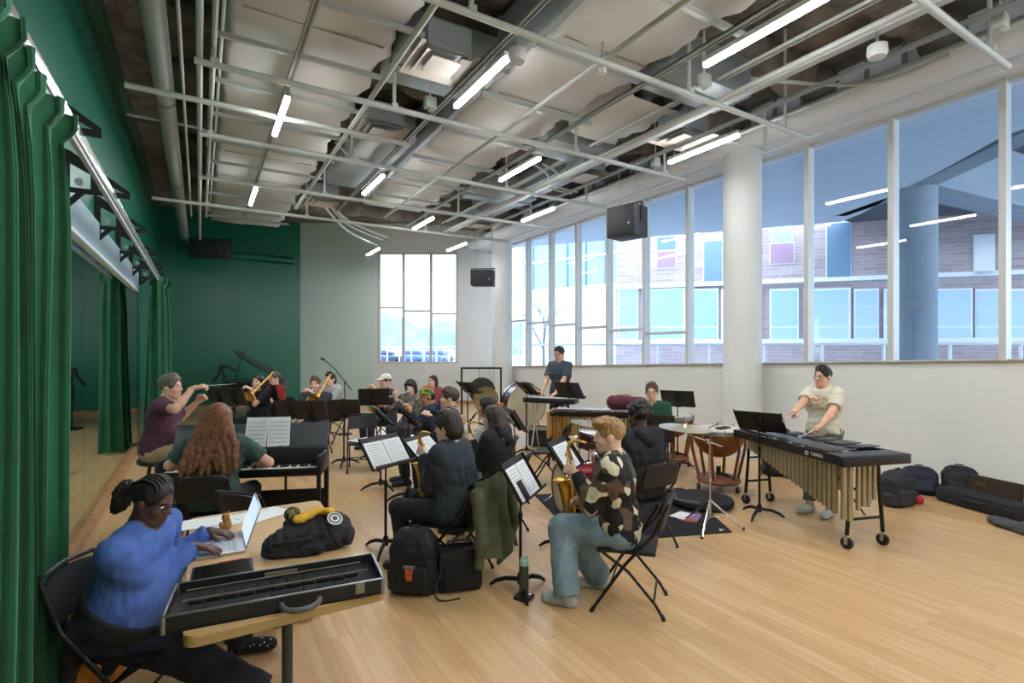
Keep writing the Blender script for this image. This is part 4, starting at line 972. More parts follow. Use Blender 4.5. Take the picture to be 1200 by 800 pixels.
backpack('backpack', PF(486, 692), yaw_cam(.1, 1), 'black backpack with a small orange emblem standing on the floor near the table', .36, .24, .50, logo=logo_orange)
# rectangular soft case next to it
t = thing('soft_case', 'boxy black soft case beside the backpack with the emblem', 'bag', PF(538, 688), yaw_cam(-.25, 1), 'bags on the floor')
MB().box((0, 0, .165), (.34, .2, .32), None, .035).build('case_body', M_nylon, t); MB().box((0, -.104, .13), (.26, .02, .2), None, .01).build('front_pocket', M_nylon, t)
MB().tube([(-.1, 0, .32), (-.09, 0, .365), (.09, 0, .365), (.1, 0, .32)], .011, 8).build('carry_handle', M_zip, t); MB().tube(rrect(.168, .098, .03)and [(x, y, .29) for x, y in rrect(.171, .101, .035)], .004, 6, closed=True).build('zipper', M_zip, t)
MB().tube(spline([(-.15, -.12, .2), (-.2, -.16, .05), (-.15, -.2, .006), (-.02, -.19, .006)], 5), .007, 6).build('loose_strap', M_zip, t)
# right-hand wall bags
backpack('backpack', PF(1052, 592), yaw_cam(-.35, 1), 'dark grey backpack on the floor just right of the vibraphone', .36, .24, .44, mat('charcoal_nylon', '#2a2b2e', .75))
backpack('backpack', PF(1078, 578), yaw_cam(.6, 1), 'navy rucksack slumped behind the dark grey backpack', .38, .26, .36, M_navy, lean=-.25)
backpack('backpack', PF(1126, 584), yaw_cam(.7, 1), 'black rucksack leaning on the wall behind the long case', .36, .26, .42, lean=-.35)
backpack('backpack', PF(912, 556), yaw_cam(.2, 1), 'black bag on the floor behind the far end of the vibraphone', .42, .3, .34)
t = thing('tool_bag', 'low open black bag under the vibraphone behind its far legs', 'bag', PF(948, 562), yaw_cam(.5, 1), 'bags on the floor')
sd = SDF().cap((-.24, 0, .09), (.24, 0, .09), .1, k=.06).cap((-.2, .0, .2), (.2, 0, .2), .07, k=.08).wrinkle(.006, 60, 4).subplane((0, 0, .002), (0, 0, -1)); sdf_obj(sd, .012, 'bag_body', M_nylon, t); MB().lathe([(0, 0), (.016, 0), (.016, .004), (0, .004)], (.06, -.112, .12), 12, (0, -1, 0)).build('gold_badge', mat('gold_badge', '#a08038', .4, .8), t); MB().tube([(-.12, 0, .26), (-.08, 0, .33), (.08, 0, .33), (.12, 0, .26)], .01, 8).build('bag_handle', M_nylon, t)
cpos = PF(1150, 603); wallrz = math.atan2((PF(1185, 614)-PF(1088, 586)).y, (PF(1185, 614)-PF(1088, 586)).x)
t = thing('long_case', 'long flat black instrument case lying along the white wall', 'case', PF(1142, 598), wallrz+0, 'bags on the floor')
MB().box((0, .12, .09), (.86, .3, .17), None, .03).build('case_body', mat('case_cordura', '#1a1b1d', .8), t); MB().tube([(-.1, -.034, .11), (-.08, -.05, .11), (.08, -.05, .11), (.1, -.034, .11)], .008, 8).build('carry_handle', M_zip, t); MB().tube([(x, y+.12, .115) for x, y in rrect(.431, .151, .03)], .004, 6, closed=True).build('zipper', M_zip, t)
t = thing('open_case', 'open brown-lined instrument case with gold lettering against the white wall', 'case', PF(1196, 606)+Vector((.05, .32, 0)), wallrz+.05)
MB().box((0, .16, .215), (.56, .04, .25), (-.1, 0, 0), .015).build('lid', M_case, t); MB().box((0, .138, .215), (.52, .012, .22), (-.1, 0, 0)).build('lid_lining', mat('brown_plush', '#3a2a22', .9), t, smooth=False); MB().box((0, 0, .045), (.56, .28, .09), None, .012).build('case_base', M_case, t)
g = MB(); g.T = Matrix.Translation((-.12, .128, .25)) @ Matrix.Rotation(-.1, 4, 'X') @ Matrix.Rotation(PI/2, 4, 'X')
g.tube([(-.06+.006*i, .012*math.sin(i*1.9)+(.016 if i in (1, 12) else 0), 0) for i in range(21)], .0035, 6).tube([(-.05, -.02, 0), (.055, -.016, 0)], .002, 5); g.build('gold_lettering', mat('gold_badge', '#a08038', .4, .8), t, smooth=False)
t = thing('grey_garment', 'crumpled grey garment on the floor at the right edge', 'garment', PF(1186, 620), wallrz)
sd = SDF().ell((0, 0, .04), (.2, .1, .05), k=.05).ell((-.16, .04, .03), (.1, .06, .035), k=.05).ell((.16, -.03, .05), (.12, .09, .05), k=.05).wrinkle(.010, 70, 8).subplane((0, 0, .002), (0, 0, -1)); sdf_obj(sd, .01, 'garment_cloth', mat('grey_cloth', '#4b4d50', .9), t)
t = thing('red_pouch', 'small red and black pouch between the backpacks and long case', 'bag', PF(1076, 590), 0.3)
sd = SDF().ell((0, 0, .05), (.08, .06, .055), k=.03).wrinkle(.006, 30, 3).subplane((0, 0, .002), (0, 0, -1)); sdf_obj(sd, .008, 'pouch_body', mat('red_cloth', '#b3232a', .7), t); sd = SDF().ell((.05, .06, .08), (.12, .07, .06), k=.03).wrinkle(.006, 30, 5).subplane((0, 0, .002), (0, 0, -1)); sdf_obj(sd, .009, 'pouch_flap', M_nylon, t)
# coloured jackets on the floor at the curtain
t = thing('jacket_heap', 'orange and pink jackets heaped on the floor beside the near curtain', 'jacket', (-.56, 3.74, 0), 0)
for nm, c_, r_, cc, sd_ in (('orange_jacket', (0, 0, .34), (.12, .18, .30), '#d97c1e', 1), ('pink_jacket', (.03, -.06, .3), (.13, .2, .12), '#b3446e', 2), ('yellow_lining', (.05, .0, .48), (.07, .12, .1), '#b9a128', 3), ('orange_sleeve', (.04, -.14, .1), (.15, .16, .11), '#d4811f', 4)):
    sd = SDF().ell(c_, r_, k=.05).ell((c_[0]+.05, c_[1]-.06, c_[2]*.8), (r_[0]*.7, r_[1]*.6, r_[2]*.7), k=.03).wrinkle(.016, 70, sd_).subplane((0, 0, .002), (0, 0, -1)); sdf_obj(sd, .012, nm, mat(nm+'_cloth', cc, .6), t)
# ---- water bottle and tuner
t = thing('water_bottle', 'dark green water bottle with mint cap at the foot of the music stand', 'bottle', PF(613, 697), 0)
MB().lathe([(0, .0), (.034, .0), (.036, .006), (.036, .2), (.033, .215), (0, .215)], (0, 0, .03), 24).build('bottle_body', mat('bottle_green', '#3d4a3a', .35, .3, col2='#46513f', nscale=20), t); MB().lathe([(.034, .215), (.034, .245), (.03, .252), (0, .252)], (0, 0, .03), 24).tube([(-.03, 0, .28), (-.025, 0, .3), (.025, 0, .305), (.03, 0, .28)], .007, 8).build('bottle_cap', mat('mint_plastic', '#8fb5a4', .5), t)
t2 = thing('metronome_box', 'small black square box under the green water bottle', 'box', PF(614, 701), .5); MB().box((0, 0, .014), (.12, .12, .028), None, .008).build('box_body', M_blackp, t2); MB().box((.03, -.035, .0285), (.024, .018, .002)).build('white_label', M_paper, t2, smooth=False)
t.location = PF(614, 700)+Vector((0, 0.0, 0)); 
# ---- curtains
M_velvet = mat('green_velvet', '#1c663f', .85, sheen=.25, col2='#155535', nscale=3)
def curtain(name, label, ya, yb, amp, nfold, z0, z1, seed, flare=0.0):
    r = random.Random(seed); ph = [r.uniform(-.8, .8) for _ in range(40)]
    root = thing(name, label, 'curtain', (XT, (ya+yb)/2, z0))
    yc = (ya+yb)/2; L = yb-ya
    def f(u, v, o=0.0):
        a = u*nfold*2*PI; j = int(u*nfold*2) % 40
        top = (1-v)
        g = .35+.65*min(1, v*4)
        am = amp*(1+.25*ph[j])*(1+flare*v)*(1.2 if v < .04 else (.78+.22*min(1, (v-.04)*7)))
        x = am*math.sin(a+ph[j]*.2*v)+.015*math.sin(u*40+v*3)
        y = (u-.5)*L*(1+.06*v*flare)+.42*amp*math.sin(2*a+.6)+.02*math.sin(v*5+u*9)
        x += .025*math.sin(u*nfold*6*PI)*max(0, 1-v*9)+ (.02 if v < .03 else 0)
        return Vector((x+o, y, (z1-z0)*(1-v)))
    n = int(nfold*22)
    MB().surf(f, n, 80).surf(lambda u, v: f(u, v, -.008), n, 80).build('curtain_cloth', M_velvet, root, angle=180)
    return root
curtain('stage_curtain', 'near green pleated velvet curtain filling the left edge of the hall', 1.6, 3.46, .085, 8.6, .03, 3.03, 4)
curtain('stage_curtain', 'far green pleated velvet curtain gathered at the end of the mirrors', 11.4, 12.55, .12, 5, .03, 3.17, 9, .6)
# white outlet box on mirror + cables
t = thing('power_outlet', 'white plug and black cables at the foot of the mirror wall', 'outlet', (XL+.03, 4.75, .35), 0)
MB().box((.012, 0, 0), (.025, .09, .2), None, .005).build('socket_box', mat('white_plastic', '#dcdcdc', .4), t)
for z in (-.02, .04): MB().tube(spline([(.03, 0, z), (.1, .03, z+.01), (.16, .08, z-.08), (.2, .1, -.34)], 5), .006, 6).build('cable', M_blackp, t)
# ---- digital piano
pz = math.atan2(-.369, .945); PCX = cam2w(-2.57, 5.06, 0)
dp_ = thing('digital_piano', 'black upright digital piano with open keyboard and sheet music', 'piano', PCX, pz)
M_pblack = mat('piano_black', '#1a1b1d', .35); M_pgrey = mat('piano_top_grey', '#3d4144', .4)
W_ = .72
for s in (-1, 1):
    MB().box((s*(W_-.02), .19, .42), (.04, .07, .84), None, .004).box((s*(W_-.02), -.01, .735), (.04, .44, .19), None, .01).box((s*(W_-.02), -.21, .33), (.035, .035, .66)).box((s*(W_-.02), 0, .03), (.045, .48, .05)).build('side_panel', M_pblack, dp_)
MB().box((0, .02, .665), (2*W_-.06, .44, .05), None, .008).build('key_bed', M_pblack, dp_)
MB().box((0, .12, .80), (2*W_-.06, .2, .16), None, .01).build('upper_case', M_pblack, dp_)
R = Euler((-.5, 0, 0)).to_matrix(); MB().box((0, .17, .97), (2*W_, .02, .28), R, .006).box((0, .095, .865), (2*W_, .07, .025), None, .006).build('top_panel', M_pgrey, dp_)
MB().box((0, .2, .24), (2*W_-.06, .02, .36)).box((.4, -.2, .58), (.02, .02, .14)).box((0, .23, .75), (2*W_-.06, .02, .25)).build('rear_panel', M_pblack, dp_, smooth=False)
wk = MB(); n = 52; kw = (2*W_-.1)/n
for i in range(n): wk.box((-(W_-.05)+kw*(i+.5), -.1, .705), (kw*.93, .15, .022))
wk.build('white_keys', mat('key_white', '#d8d6cc', .3), dp_, smooth=False)
bk_ = MB()
for i in range(n-1):
    if (i % 7) in (0, 1, 3, 4, 5): bk_.box((-(W_-.05)+kw*(i+1), -.075, .722), (kw*.55, .095, .02))
bk_.build('black_keys', M_blackp, dp_, smooth=False)
MB().box((0, -.19, .69), (2*W_-.06, .02, .05)).build('key_slip', M_pblack, dp_, smooth=False)
MB().tube([(.28, .04, .89), (.3, .0, .9), (.33, -.02, .885)], .006, 6).build('lamp_stub', M_blackp, dp_)
# book on the piano
bkq = thing('music_book', 'open white music book on the digital piano', 'book', lp(PCX, pz, .16, .0, 0), pz)
R = Euler((-.3, 0, 0)).to_matrix()
for s in (-1, 1):
    p_ = MB().box(Vector((s*.105, .085, .885+.145))+Vector((0, 0, 0)), (.205, .006, .29), Euler((-.3, 0, s*.08)).to_matrix()).build('page', M_paper, bkq, smooth=False)
    ln = MB()
    for r in range(6): 
        ln.box(Vector((s*.105, .0785-.0+.0*r, 1.03))+Euler((-.3, 0, s*.08)).to_matrix() @ Vector((0, .0, .1-.04*r)), (.17, .002, .003), Euler((-.3, 0, s*.08)).to_matrix()).box(Vector((s*.105, .0785, 1.03))+Euler((-.3, 0, s*.08)).to_matrix() @ Vector((0, .0, .092-.04*r)), (.17, .002, .003), Euler((-.3, 0, s*.08)).to_matrix())
    ln.build('staves', M_ink, p_, smooth=False)
# ---- grand piano in the corner
gp = thing('grand_piano', 'black grand piano with raised lid in the dark green corner', 'piano', PD(300, 14.6, 0), yaw_cam(.35, -1))
out = [(-.75, -.7), (.75, -.7), (.75, .2), (.55, .75), (.25, 1.05), (-.2, 1.15), (-.6, 1.05), (-.75, .7)]
MB().prism([Vector((x, y, .66)) for x, y in out], (0, 0, 0), (0, 0, .32)).build('case', M_pblack, gp)
R = Matrix.Rotation(-.55, 3, 'Y'); MB().prism([R @ Vector((x+.75, y, 0))+Vector((-.75, 0, 1.0)) for x, y in out], (0, 0, 0), (0, 0, .03)).build('lid', M_pblack, gp)
MB().rod((.55, -.1, .98), (.3, -.1, 1.85), .012).build('lid_prop', M_pblack, gp)
for x, y in ((-.62, -.5), (.62, -.5), (-.1, .9)): MB().lathe([(.05, .05), (.06, .3), (.045, .66)], (x, y, 0), 12).lathe([(0, 0), (.04, 0), (.04, .06), (0, .06)], (x, y, 0), 10).build('leg', M_pblack, gp)
MB().box((0, -.75, .68), (1.3, .2, .05)).build('keyboard_shelf', M_pblack, gp)
# boom stand beside it
t = thing('microphone_stand', 'dark boom stand with bent arm in front of the dark green wall', 'stand', PD(262, 13.6, 0), 0)
MB().tube([(-.25, 0, 1.0), (-.1, 0, 1.2), (-.07, 0, 1.4), (.0, 0, 1.42), (.3, 0, 1.28)], .03, 8).tube([(-.05, 0, 1.38), (.05, 0, 1.1), (.13, 0, 1.0), (.14, 0, .7)], .03, 8).build('boom_arm', M_black, t); MB().rod((0, 0, .02), (0, 0, 1.4), .02).build('pole', M_black, t); MB().lathe([(0, 0), (.22, 0), (.2, .03), (0, .04)], (0, 0, 0), 20).build('base', M_black, t)
# mic stand behind trombonists
t = thing('microphone_stand', 'tall black microphone stand with slanting boom by the mint wall', 'stand', PD(404, 11.3, 0), 0)
MB().rod((0, 0, .03), (0, 0, 1.15), .012).build('pole', M_black, t); MB().tube([(.15, 0, .95), (-.2, 0, 1.42), (-.42, 0, 1.62)], .011, 8).build('boom_arm', M_black, t); MB().rod((-.42, 0, 1.62), (-.5, 0, 1.66), .022).build('microphone', M_black, t); MB().lathe([(0, 0), (.16, 0), (.15, .025), (0, .03)], (0, 0, 0), 18).build('base', M_black, t)
# ================================================================ PERCUSSION
M_copper = mat('copper_bowl', '#a0602f', .38, .35, col2='#8a4f26', nscale=3); M_wood = mat('percussion_wood', '#8a5230', .45, col2='#75431f', nscale=6)
M_skin = mat('drum_head', '#d8d3c6', .6); M_skin2 = mat('bass_head', '#cfc3ac', .7, col2='#c2b598', nscale=3); M_brass = mat('brass_lacquer', '#d9ae52', .3, .9); M_cym = mat('cymbal_bronze', '#cdbd95', .28, .85)
M_wine = mat('wine_shell', '#4b1a1e', .3, coat=.4); M_redsh = mat('red_sparkle', '#8c1d27', .25, .3, coat=.6, col2='#a83038', nscale=40); M_res = mat('resonator_champagne', '#a79c83', .32, .75, col2='#b9ae95', nscale=2); M_gold = mat('resonator_gold', '#b98d3f', .35, .7)
M_tyre = mat('caster_rubber', '#2a2b2c', .6)
def caster(parent, x, y, r=.05, rz=0):
    R = Matrix.Rotation(rz, 3, 'Z')
    w = MB(); a = R @ Vector((1, 0, 0)); w.lathe([(r*.6, -.014), (r, -.012), (r, .012), (r*.6, .014), (r*.35, .006), (r*.35, -.006)], (x, y, r), 18, a, closed=True); w.lathe([(0, -.01), (r*.4, -.01), (r*.4, .01), (0, .01)], (x, y, r), 10, a)
    w.build('wheel', M_tyre, parent)
    MB().tube([(x, y, r*2.5), (x, y, r*1.9)], .012, 8).box((x+a.x*.02, y+a.y*.02, r*1.4), (.006, .03, r*1.2), (0, 0, rz)).box((x-a.x*.02, y-a.y*.02, r*1.4), (.006, .03, r*1.2), (0, 0, rz)).box((x, y, r*2.0), (.045, .035, .008), (0, 0, rz)).build('caster_fork', M_steel, parent)
# ---- vibraphone (player at +x, long axis y, wide end at -y)
vN, vF = PD(1017, 4.84, 0), cam2w(2.96, 6.32, 0); vd = (vF-vN).normalized(); vrz = math.atan2(-vd.x, vd.y)
vb = thing('vibraphone', 'long black vibraphone with champagne resonator tubes on wheels', 'vibraphone', vN, vrz)
Lv = 1.62; zt_ = .88
def hw(y): return .36-.10*(y+.08)/Lv            # half width tapers to the far end
y0v, y1v = -.08, Lv-.08
for s, nm in ((-1, 'side_rail'), (1, 'side_rail')):
    MB().prism([Vector((s*hw(y0v)-.015, y0v, zt_-.085)), Vector((s*hw(y0v)+.015, y0v, zt_-.085)), Vector((s*hw(y0v)+.015, y0v, zt_)), Vector((s*hw(y0v)-.015, y0v, zt_))], (0, 0, 0), Vector((s*(hw(y1v)-hw(y0v)), y1v-y0v, 0))).build(nm, M_pblack, vb, smooth=False)
for y in (y0v, y1v): MB().box((0, y, zt_-.045), (2*hw(y)+.04, .05, .09), None, .006).build('end_board', M_pblack, vb)
MB().box((0, y0v+.1, zt_-.004), (2*hw(y0v), .18, .012)).build('end_cover', mat('vib_cover', '#4a4d52', .35, .3), vb, smooth=False)
M_bar = mat('vibe_bars', '#63666c', .25, .85)
nb_ = 22
for i in range(nb_):
    y = y0v+.24+i*(Lv-.3)/nb_; L_ = .36-.0075*i; MB().box((-.15+.002*i, y, zt_+.012), (L_, .046, .012), None, .004).build('bar', M_bar, vb)
    if (i % 7) in (0, 1, 3, 4, 5): MB().box((.17-.004*i, y+.03, zt_+.024), (L_*.9, .044, .012), None, .004).build('bar', M_bar, vb)
for i in range(nb_):
    y = y0v+.17+i*(Lv-.28)/nb_; ln = .50-.017*i
    MB().rod((-hw(y)+.07, y, zt_-.06), (-hw(y)+.07, y, zt_-.06-ln), .0245, 14).build('resonator_tube', M_res, vb)
    if (i % 7) in (0, 1, 3, 4, 5): MB().rod((.12, y+.03, zt_-.06), (.12, y+.03, zt_-.06-ln*.95), .0245, 14).build('resonator_tube', M_res, vb)
for j in range(4): MB().rod((.0-.06*j+.05, y0v+.06, zt_-.08), (.0-.06*j+.05, y0v+.06, zt_-.42-.03*j), .022, 14).build('resonator_tube', M_res, vb)
MB().rod((-hw(y0v)+.07, y0v+.06, zt_-.08), (-hw(y0v)+.07, y0v+.06, zt_-.58), .026, 14).rod((-hw(y0v)+.13, y0v+.05, zt_-.08), (-hw(y0v)+.13, y0v+.05, zt_-.6), .026, 14).build('resonator_tube', M_res, vb)
for y, hx in ((.03, .205), (1.48, .17)):
    for s in (-1, 1):
        lg_ = MB().tube([(s*hx*.72, y, zt_-.08), (s*hx*.8, y, .55), (s*hx*.95, y, .25), (s*hx, y, .13)], .018, 10).build('leg', M_black, vb); caster(lg_, s*hx, y, .055, .25)
    MB().rod((-hx*.92, y, .27), (hx*.92, y, .27), .014).build('leg_brace', M_black, vb); MB().rod((-hx*.78, y, .55), (hx*.78, y, .55), .012).build('leg_brace', M_black, vb)
MB().tube([(0, .03, .3), (.02, .4, .62), (.0, .75, zt_-.1)], .008).build('damper_rod', M_black, vb); MB().tube([(0, 1.48, .3), (.0, 1.2, .6), (0, 1.0, zt_-.1)], .008).build('damper_rod', M_black, vb)
V, Fs = text_mesh('YAMAHA', .05); g = MB(); xx = -hw(.18)-.0165
ang = math.atan2(-(hw(y1v)-hw(y0v)), y1v-y0v)
g.T = Matrix.Translation((xx, .19, zt_-.042)) @ Matrix.Rotation(-PI/2, 4, 'Z') @ Matrix.Rotation(PI/2, 4, 'X'); g.add(V, Fs)
g.lathe([(.017, 0), (.017, .002), (.022, .002), (.022, 0)], (-.15, 0, 0), 18, (0, 0, 1), closed=True)
for k in range(3): g.rod((-.15, 0, .001), (-.15+.016*math.cos(PI/2+k*2*PI/3), .016*math.sin(PI/2+k*2*PI/3), .001), .002, 5)
g.build('white_lettering', mat('white_print', '#e4e4e4', .5), vb, smooth=False)
# ---- timpani
def timpano(px, Y, R_, label, rz):
    t = thing('timpani', label, 'timpani', PD(px, Y, 0), rz, 'copper timpani'); zt = .80
    prof = [(R_*math.sin(a), zt-.06-R_*.98*math.cos(a) if a < PI/2 else zt-.06) for a in [i*PI/2/14 for i in range(15)]]
    MB().lathe(prof+[(R_, zt-.02)], (0, 0, 0), 40).build('bowl', M_copper, t)
    hp_ = MB().lathe([(R_+.005, zt-.06), (R_+.018, zt-.055), (R_+.018, zt-.005), (R_+.0, zt)], (0, 0, 0), 40).build('hoop', M_steel, t)
    MB().lathe([(0, zt+.002), (R_-.004, zt+.002), (R_, zt-.004)], (0, 0, 0), 40).build('drum_head', M_skin, t)
    for k in range(8):
        a = k*PI/4; x, y = math.cos(a)*(R_+.025), math.sin(a)*(R_+.025); MB().rod((x, y, zt-.09), (x, y, zt+.01), .007).box((x, y, zt+.015), (.03, .012, .01), (0, 0, a)).build('tension_rod', M_steel, hp_)
    for k in range(6):
        a = k*PI/3+.3; c, s = math.cos(a), math.sin(a)
        MB().tube([(c*(R_+.02), s*(R_+.02), zt-.05), (c*(R_+.015), s*(R_+.015), zt-.25), (c*R_*.78, s*R_*.78, .17)], [.018, .02, .02], 8).build('strut', M_wood, t)
    MB().lathe([(0, .1), (R_*.8, .1), (R_*.86, .13), (R_*.8, .17), (.1, .19), (0, .19)], (0, 0, 0), 24).build('base', M_wood, t)
    MB().rod((0, 0, .19), (0, 0, .3), .03).tube([(0, 0, .22), (0, -.12, .2), (0, -.24, .16)], .02).build('pedal', M_black, t)
    for k in range(3): a = k*2*PI/3+.5; caster(t, math.cos(a)*R_*.85, math.sin(a)*R_*.85, .042, a)
    return t
timpano(842, 6.9, .325, 'large copper timpani drum in full view beside the vibraphone', .1)
timpano(788, 8.3, .30, 'copper timpani drum half hidden behind the man in the green cardigan', .5)
tp = PD(842, 6.9, .812)
t = thing('mallet_tray', 'thin dark mallet and folder lying on the timpani head', 'mallet', tp, .2); MB().rod((-.16, .05, .012), (.16, .1, .012), .007).ell((.17, .1, .02), .018).build('mallet_stick', M_wood, t); MB().box((0, -.06, .006), (.24, .1, .01)).build('cloth', mat('maroon_cloth', '#4a1f2b', .9), t)
# ---- crash cymbal on boom stand
def cymbal_disc(parent, c, r, tilt=(0, 0, 0)):
    g = MB(); R = Euler(tilt).to_matrix().to_4x4(); g.T = Matrix.Translation(c) @ R
    g.lathe([(0, .03), (.03, .03), (.055, .012), (r*.6, .004), (r, -.012), (r, -.0145), (r*.6, .001), (.055, .008), (.02, .02)], (0, 0, 0), 40); g.build('cymbal', M_cym, parent)
    g = MB(); g.T = Matrix.Translation(c) @ R; g.rod((0, 0, .0), (0, 0, .07), .006).lathe([(0, .03), (.02, .03), (.02, .045), (0, .045)], (0, 0, 0), 12).build('wing_nut', M_steel, parent)
cp_ = PD(832, 5.35, 0); t = thing('crash_cymbal', 'large cymbal on a chrome boom stand in front of the timpani', 'cymbal', cp_, 0)
cc = PY(803, 500, 5.35)-cp_; j = PY(829, 517, 5.35)-cp_; e = PY(846, 523, 5.35)-cp_
cymbal_disc(t, cc, .265, (.06, .02, 0))
MB().tube([cc-Vector((0, 0, .03)), PY(808, 509, 5.35)-cp_, j, e], .008, 8).build('boom_arm', M_chrome, t)
MB().rod((0, 0, .12), (j.x*.2, j.y*.2, j.z), .011, 10).lathe([(.0, -.02), (.022, -.02), (.022, .02), (0, .02)], j, 12).rod((0, 0, .5), (0, 0, .53), .018).build('stand_pole', M_chrome, t)
for k in range(3):
    a = -.6+k*2*PI/3; c, s = math.cos(a), math.sin(a)
    MB().tube([(0, 0, .3), (c*.16, s*.16, .16), (c*.33, s*.33, .015)], .012, 8).tube([(0, 0, .13), (c*.2, s*.2, .125)], .006, 6).build('leg', M_chrome, t); MB().ell((c*.335, s*.335, .014), .016).build('rubber_foot', M_blackp, t)
# ---- drum kit (one thing per drum / stand)
def drum(parent, c, r, L_, axis, shell, nl=8, head=None):
    ax = unit(axis); c = Vector(c)
    sh_ = MB().lathe([(r, -L_/2), (r, L_/2)], c, 36, ax).build('shell', shell, parent)
    for s in (-1, 1):
        MB().lathe([(0, s*(L_/2+.004)), (r, s*(L_/2+.002))], c, 36, ax).build('drum_head', head or M_skin, parent)
        MB().lathe([(r-.002, s*(L_/2+.014)), (r+.012, s*(L_/2+.014)), (r+.012, s*(L_/2-.014)), (r, s*(L_/2-.014))], c, 36, ax, closed=True).build('hoop', M_chrome if shell is not M_redsh else mat('red_hoop', '#7a1f26', .3), parent)
    u, w = frame_of(ax)
    for k in range(nl):
        a = 2*PI*k/nl; p = u*math.cos(a)+w*math.sin(a); MB().rod(c+p*(r+.012)-ax*L_*.42, c+p*(r+.012)+ax*L_*.42, .006, 6).build('lug', M_chrome, sh_)
KIT = PD(677, 5.95, 0)
t = thing('kick_drum', 'red bass drum of the drum kit with cream front head', 'drum', KIT, 0, 'drum kit pieces'); ax = camdir(-1, -.22)
drum(t, (0, 0, .275), .258, .44, ax, M_redsh, 8, M_skin2)
for s in (-1, 1):
    n_ = Vector((-ax.y, ax.x, 0))*s; MB().tube([Vector((0, 0, .2))+n_*.25+ax*.1, n_*.4+ax*.28+Vector((0, 0, .01))], .009, 8).build('spur', M_chrome, t)
def drum_stand(parent, z, r=.2):
    MB().rod((0, 0, .15), (0, 0, z), .012).build('stand_pole', M_chrome, parent)
    for k in range(3): a = k*2*PI/3+.4; MB().tube([(0, 0, .25), (math.cos(a)*.14, math.sin(a)*.14, .12), (math.cos(a)*.26, math.sin(a)*.26, .01)], .008, 8).build('leg', M_chrome, parent)
p = PD(694, 6.4, 0); t = thing('snare_drum', 'wine-red tom drum with white head above the red bass drum', 'drum', p, 0, 'drum kit pieces'); drum(t, (0, 0, .73), .17, .17, (.1, -.1, 1), M_wine); drum_stand(t, .64)
p = PD(716, 5.65, 0); t = thing('floor_tom', 'wine-red floor tom between the blond player and the red bass drum', 'drum', p, 0, 'drum kit pieces'); drum(t, (0, 0, .56), .19, .3, (0, 0, 1), M_wine); drum_stand(t, .4)
p = PD(704, 5.9, 0); 
p = PD(690, 7.0, 0); t = thing('ride_cymbal', 'wide pale cymbal over the drum kit before the gold resonators', 'cymbal', p, 0, 'drum kit pieces'); cymbal_disc(t, (0, 0, .86), .25, (.12, .1, 0)); drum_stand(t, .86)
p = PD(679, 6.75, 0); t = thing('hi_hat', 'chrome cymbal stand left of the wine-red tom', 'cymbal', p, 0, 'drum kit pieces'); cymbal_disc(t, (0, 0, .72), .17); drum_stand(t, .9)
# ---- rug and things on it
rug = [PF(626, 580), PF(682, 637), PF(858, 624), PF(800, 572)]; rc = sum(rug, Vector())/4
rg = MB().prism([p-rc+Vector((0, 0, .001)) for p in rug], (0, 0, 0), (0, 0, .008)).build('drum_rug', mat('black_rug', '#1a1a1c', .95, col2='#222226', nscale=40), smooth=False); rg.location = rc; tag(rg, 'black drum mat spread under the drum kit and chairs', 'mat')
q = PF(846, 622)-rc; MB().box((q.x, q.y, .0095), (.07, .012, .001), (0, 0, .2)).box((q.x+.02, q.y+.02, .0095), (.012, .05, .001), (0, 0, .5)).box((q.x-.01, q.y+.015, .0095), (.04, .01, .001), (0, 0, .9)).build('white_logo', mat('white_print', '#e4e4e4', .5), rg, smooth=False)
cbp = PF(822, 590, .009); t = thing('cymbal_bag', 'round black padded cymbal bag lying on the drum mat', 'bag', cbp, .3)
MB().lathe([(0, .0), (.34, .0), (.36, .03), (.355, .075), (.3, .095), (0, .11)], (0, 0, 0), 36).build('bag_body', M_nylon, t); MB().tube(spline([(-.33, -.1, .1), (-.42, -.02, .12), (-.4, .12, .11), (-.3, .18, .1)], 5), .014, 8).build('carry_strap', mat('grey_strap', '#55585c', .6), t); MB().tube([(math.cos(a)*.362, math.sin(a)*.362, .05) for a in [i*2*PI/30 for i in range(30)]], .005, 6, closed=True).build('zipper', M_zip, t)
t = thing('loose_papers', 'white papers and an orange book on the drum mat under the cymbal stand', 'papers', PF(806, 606, .009), .3)
MB().box((0, -.02, .007), (.3, .2, .012), (0, 0, .2)).build('orange_book', mat('orange_cover', '#c9793a', .6, col2='#6b63a8', nscale=9), t, smooth=False); MB().box((-.02, .06, .015), (.24, .17, .002), (0, 0, -.1)).build('sheet', M_paper, t, smooth=False)
# ---- xylophone with gold resonators
xp, xq = PD(646, 8.45, 0), PD(750, 8.1, 0); xrz = math.atan2((xq-xp).y, (xq-xp).x); xm = (xp+xq)/2
xy = thing('marimba', 'wooden-ended mallet keyboard with gold resonators behind the drum kit', 'marimba', xm, xrz); hl = (xq-xp).length/2
for s in (-1, 1):
    MB().box((s*hl, 0, .66), (.035, .52-.1*s, .42), None, .006).build('end_board', mat('maple_end', '#b98e5a', .45), xy)
    for q_ in (-1, 1): lg_ = MB().rod((s*hl, q_*.2, .1), (s*hl, q_*.2, .5), .02).build('leg', M_black, xy); caster(lg_, s*hl, q_*.2, .045)
for q_ in (-1, 1): MB().box((0, q_*.21, .82), (2*hl, .03, .05)).build('side_rail', M_pblack, xy, smooth=False)
for i in range(24):
    x = -hl+.07+i*(2*hl-.14)/23; MB().box((x, -.09, .868), (.04, .26-.004*i, .018), None, .004).build('bar', mat('rosewood', '#6a4a33', .35), xy)
    MB().rod((x, -.17, .82), (x, -.17, .40+.006*i), .024, 12).build('resonator_tube', M_gold, xy)
    if (i % 7) in (0, 1, 3, 4, 5): MB().box((x+.03, .12, .885), (.038, .24-.004*i, .018), None, .004).build('bar', MATS['rosewood'], xy)
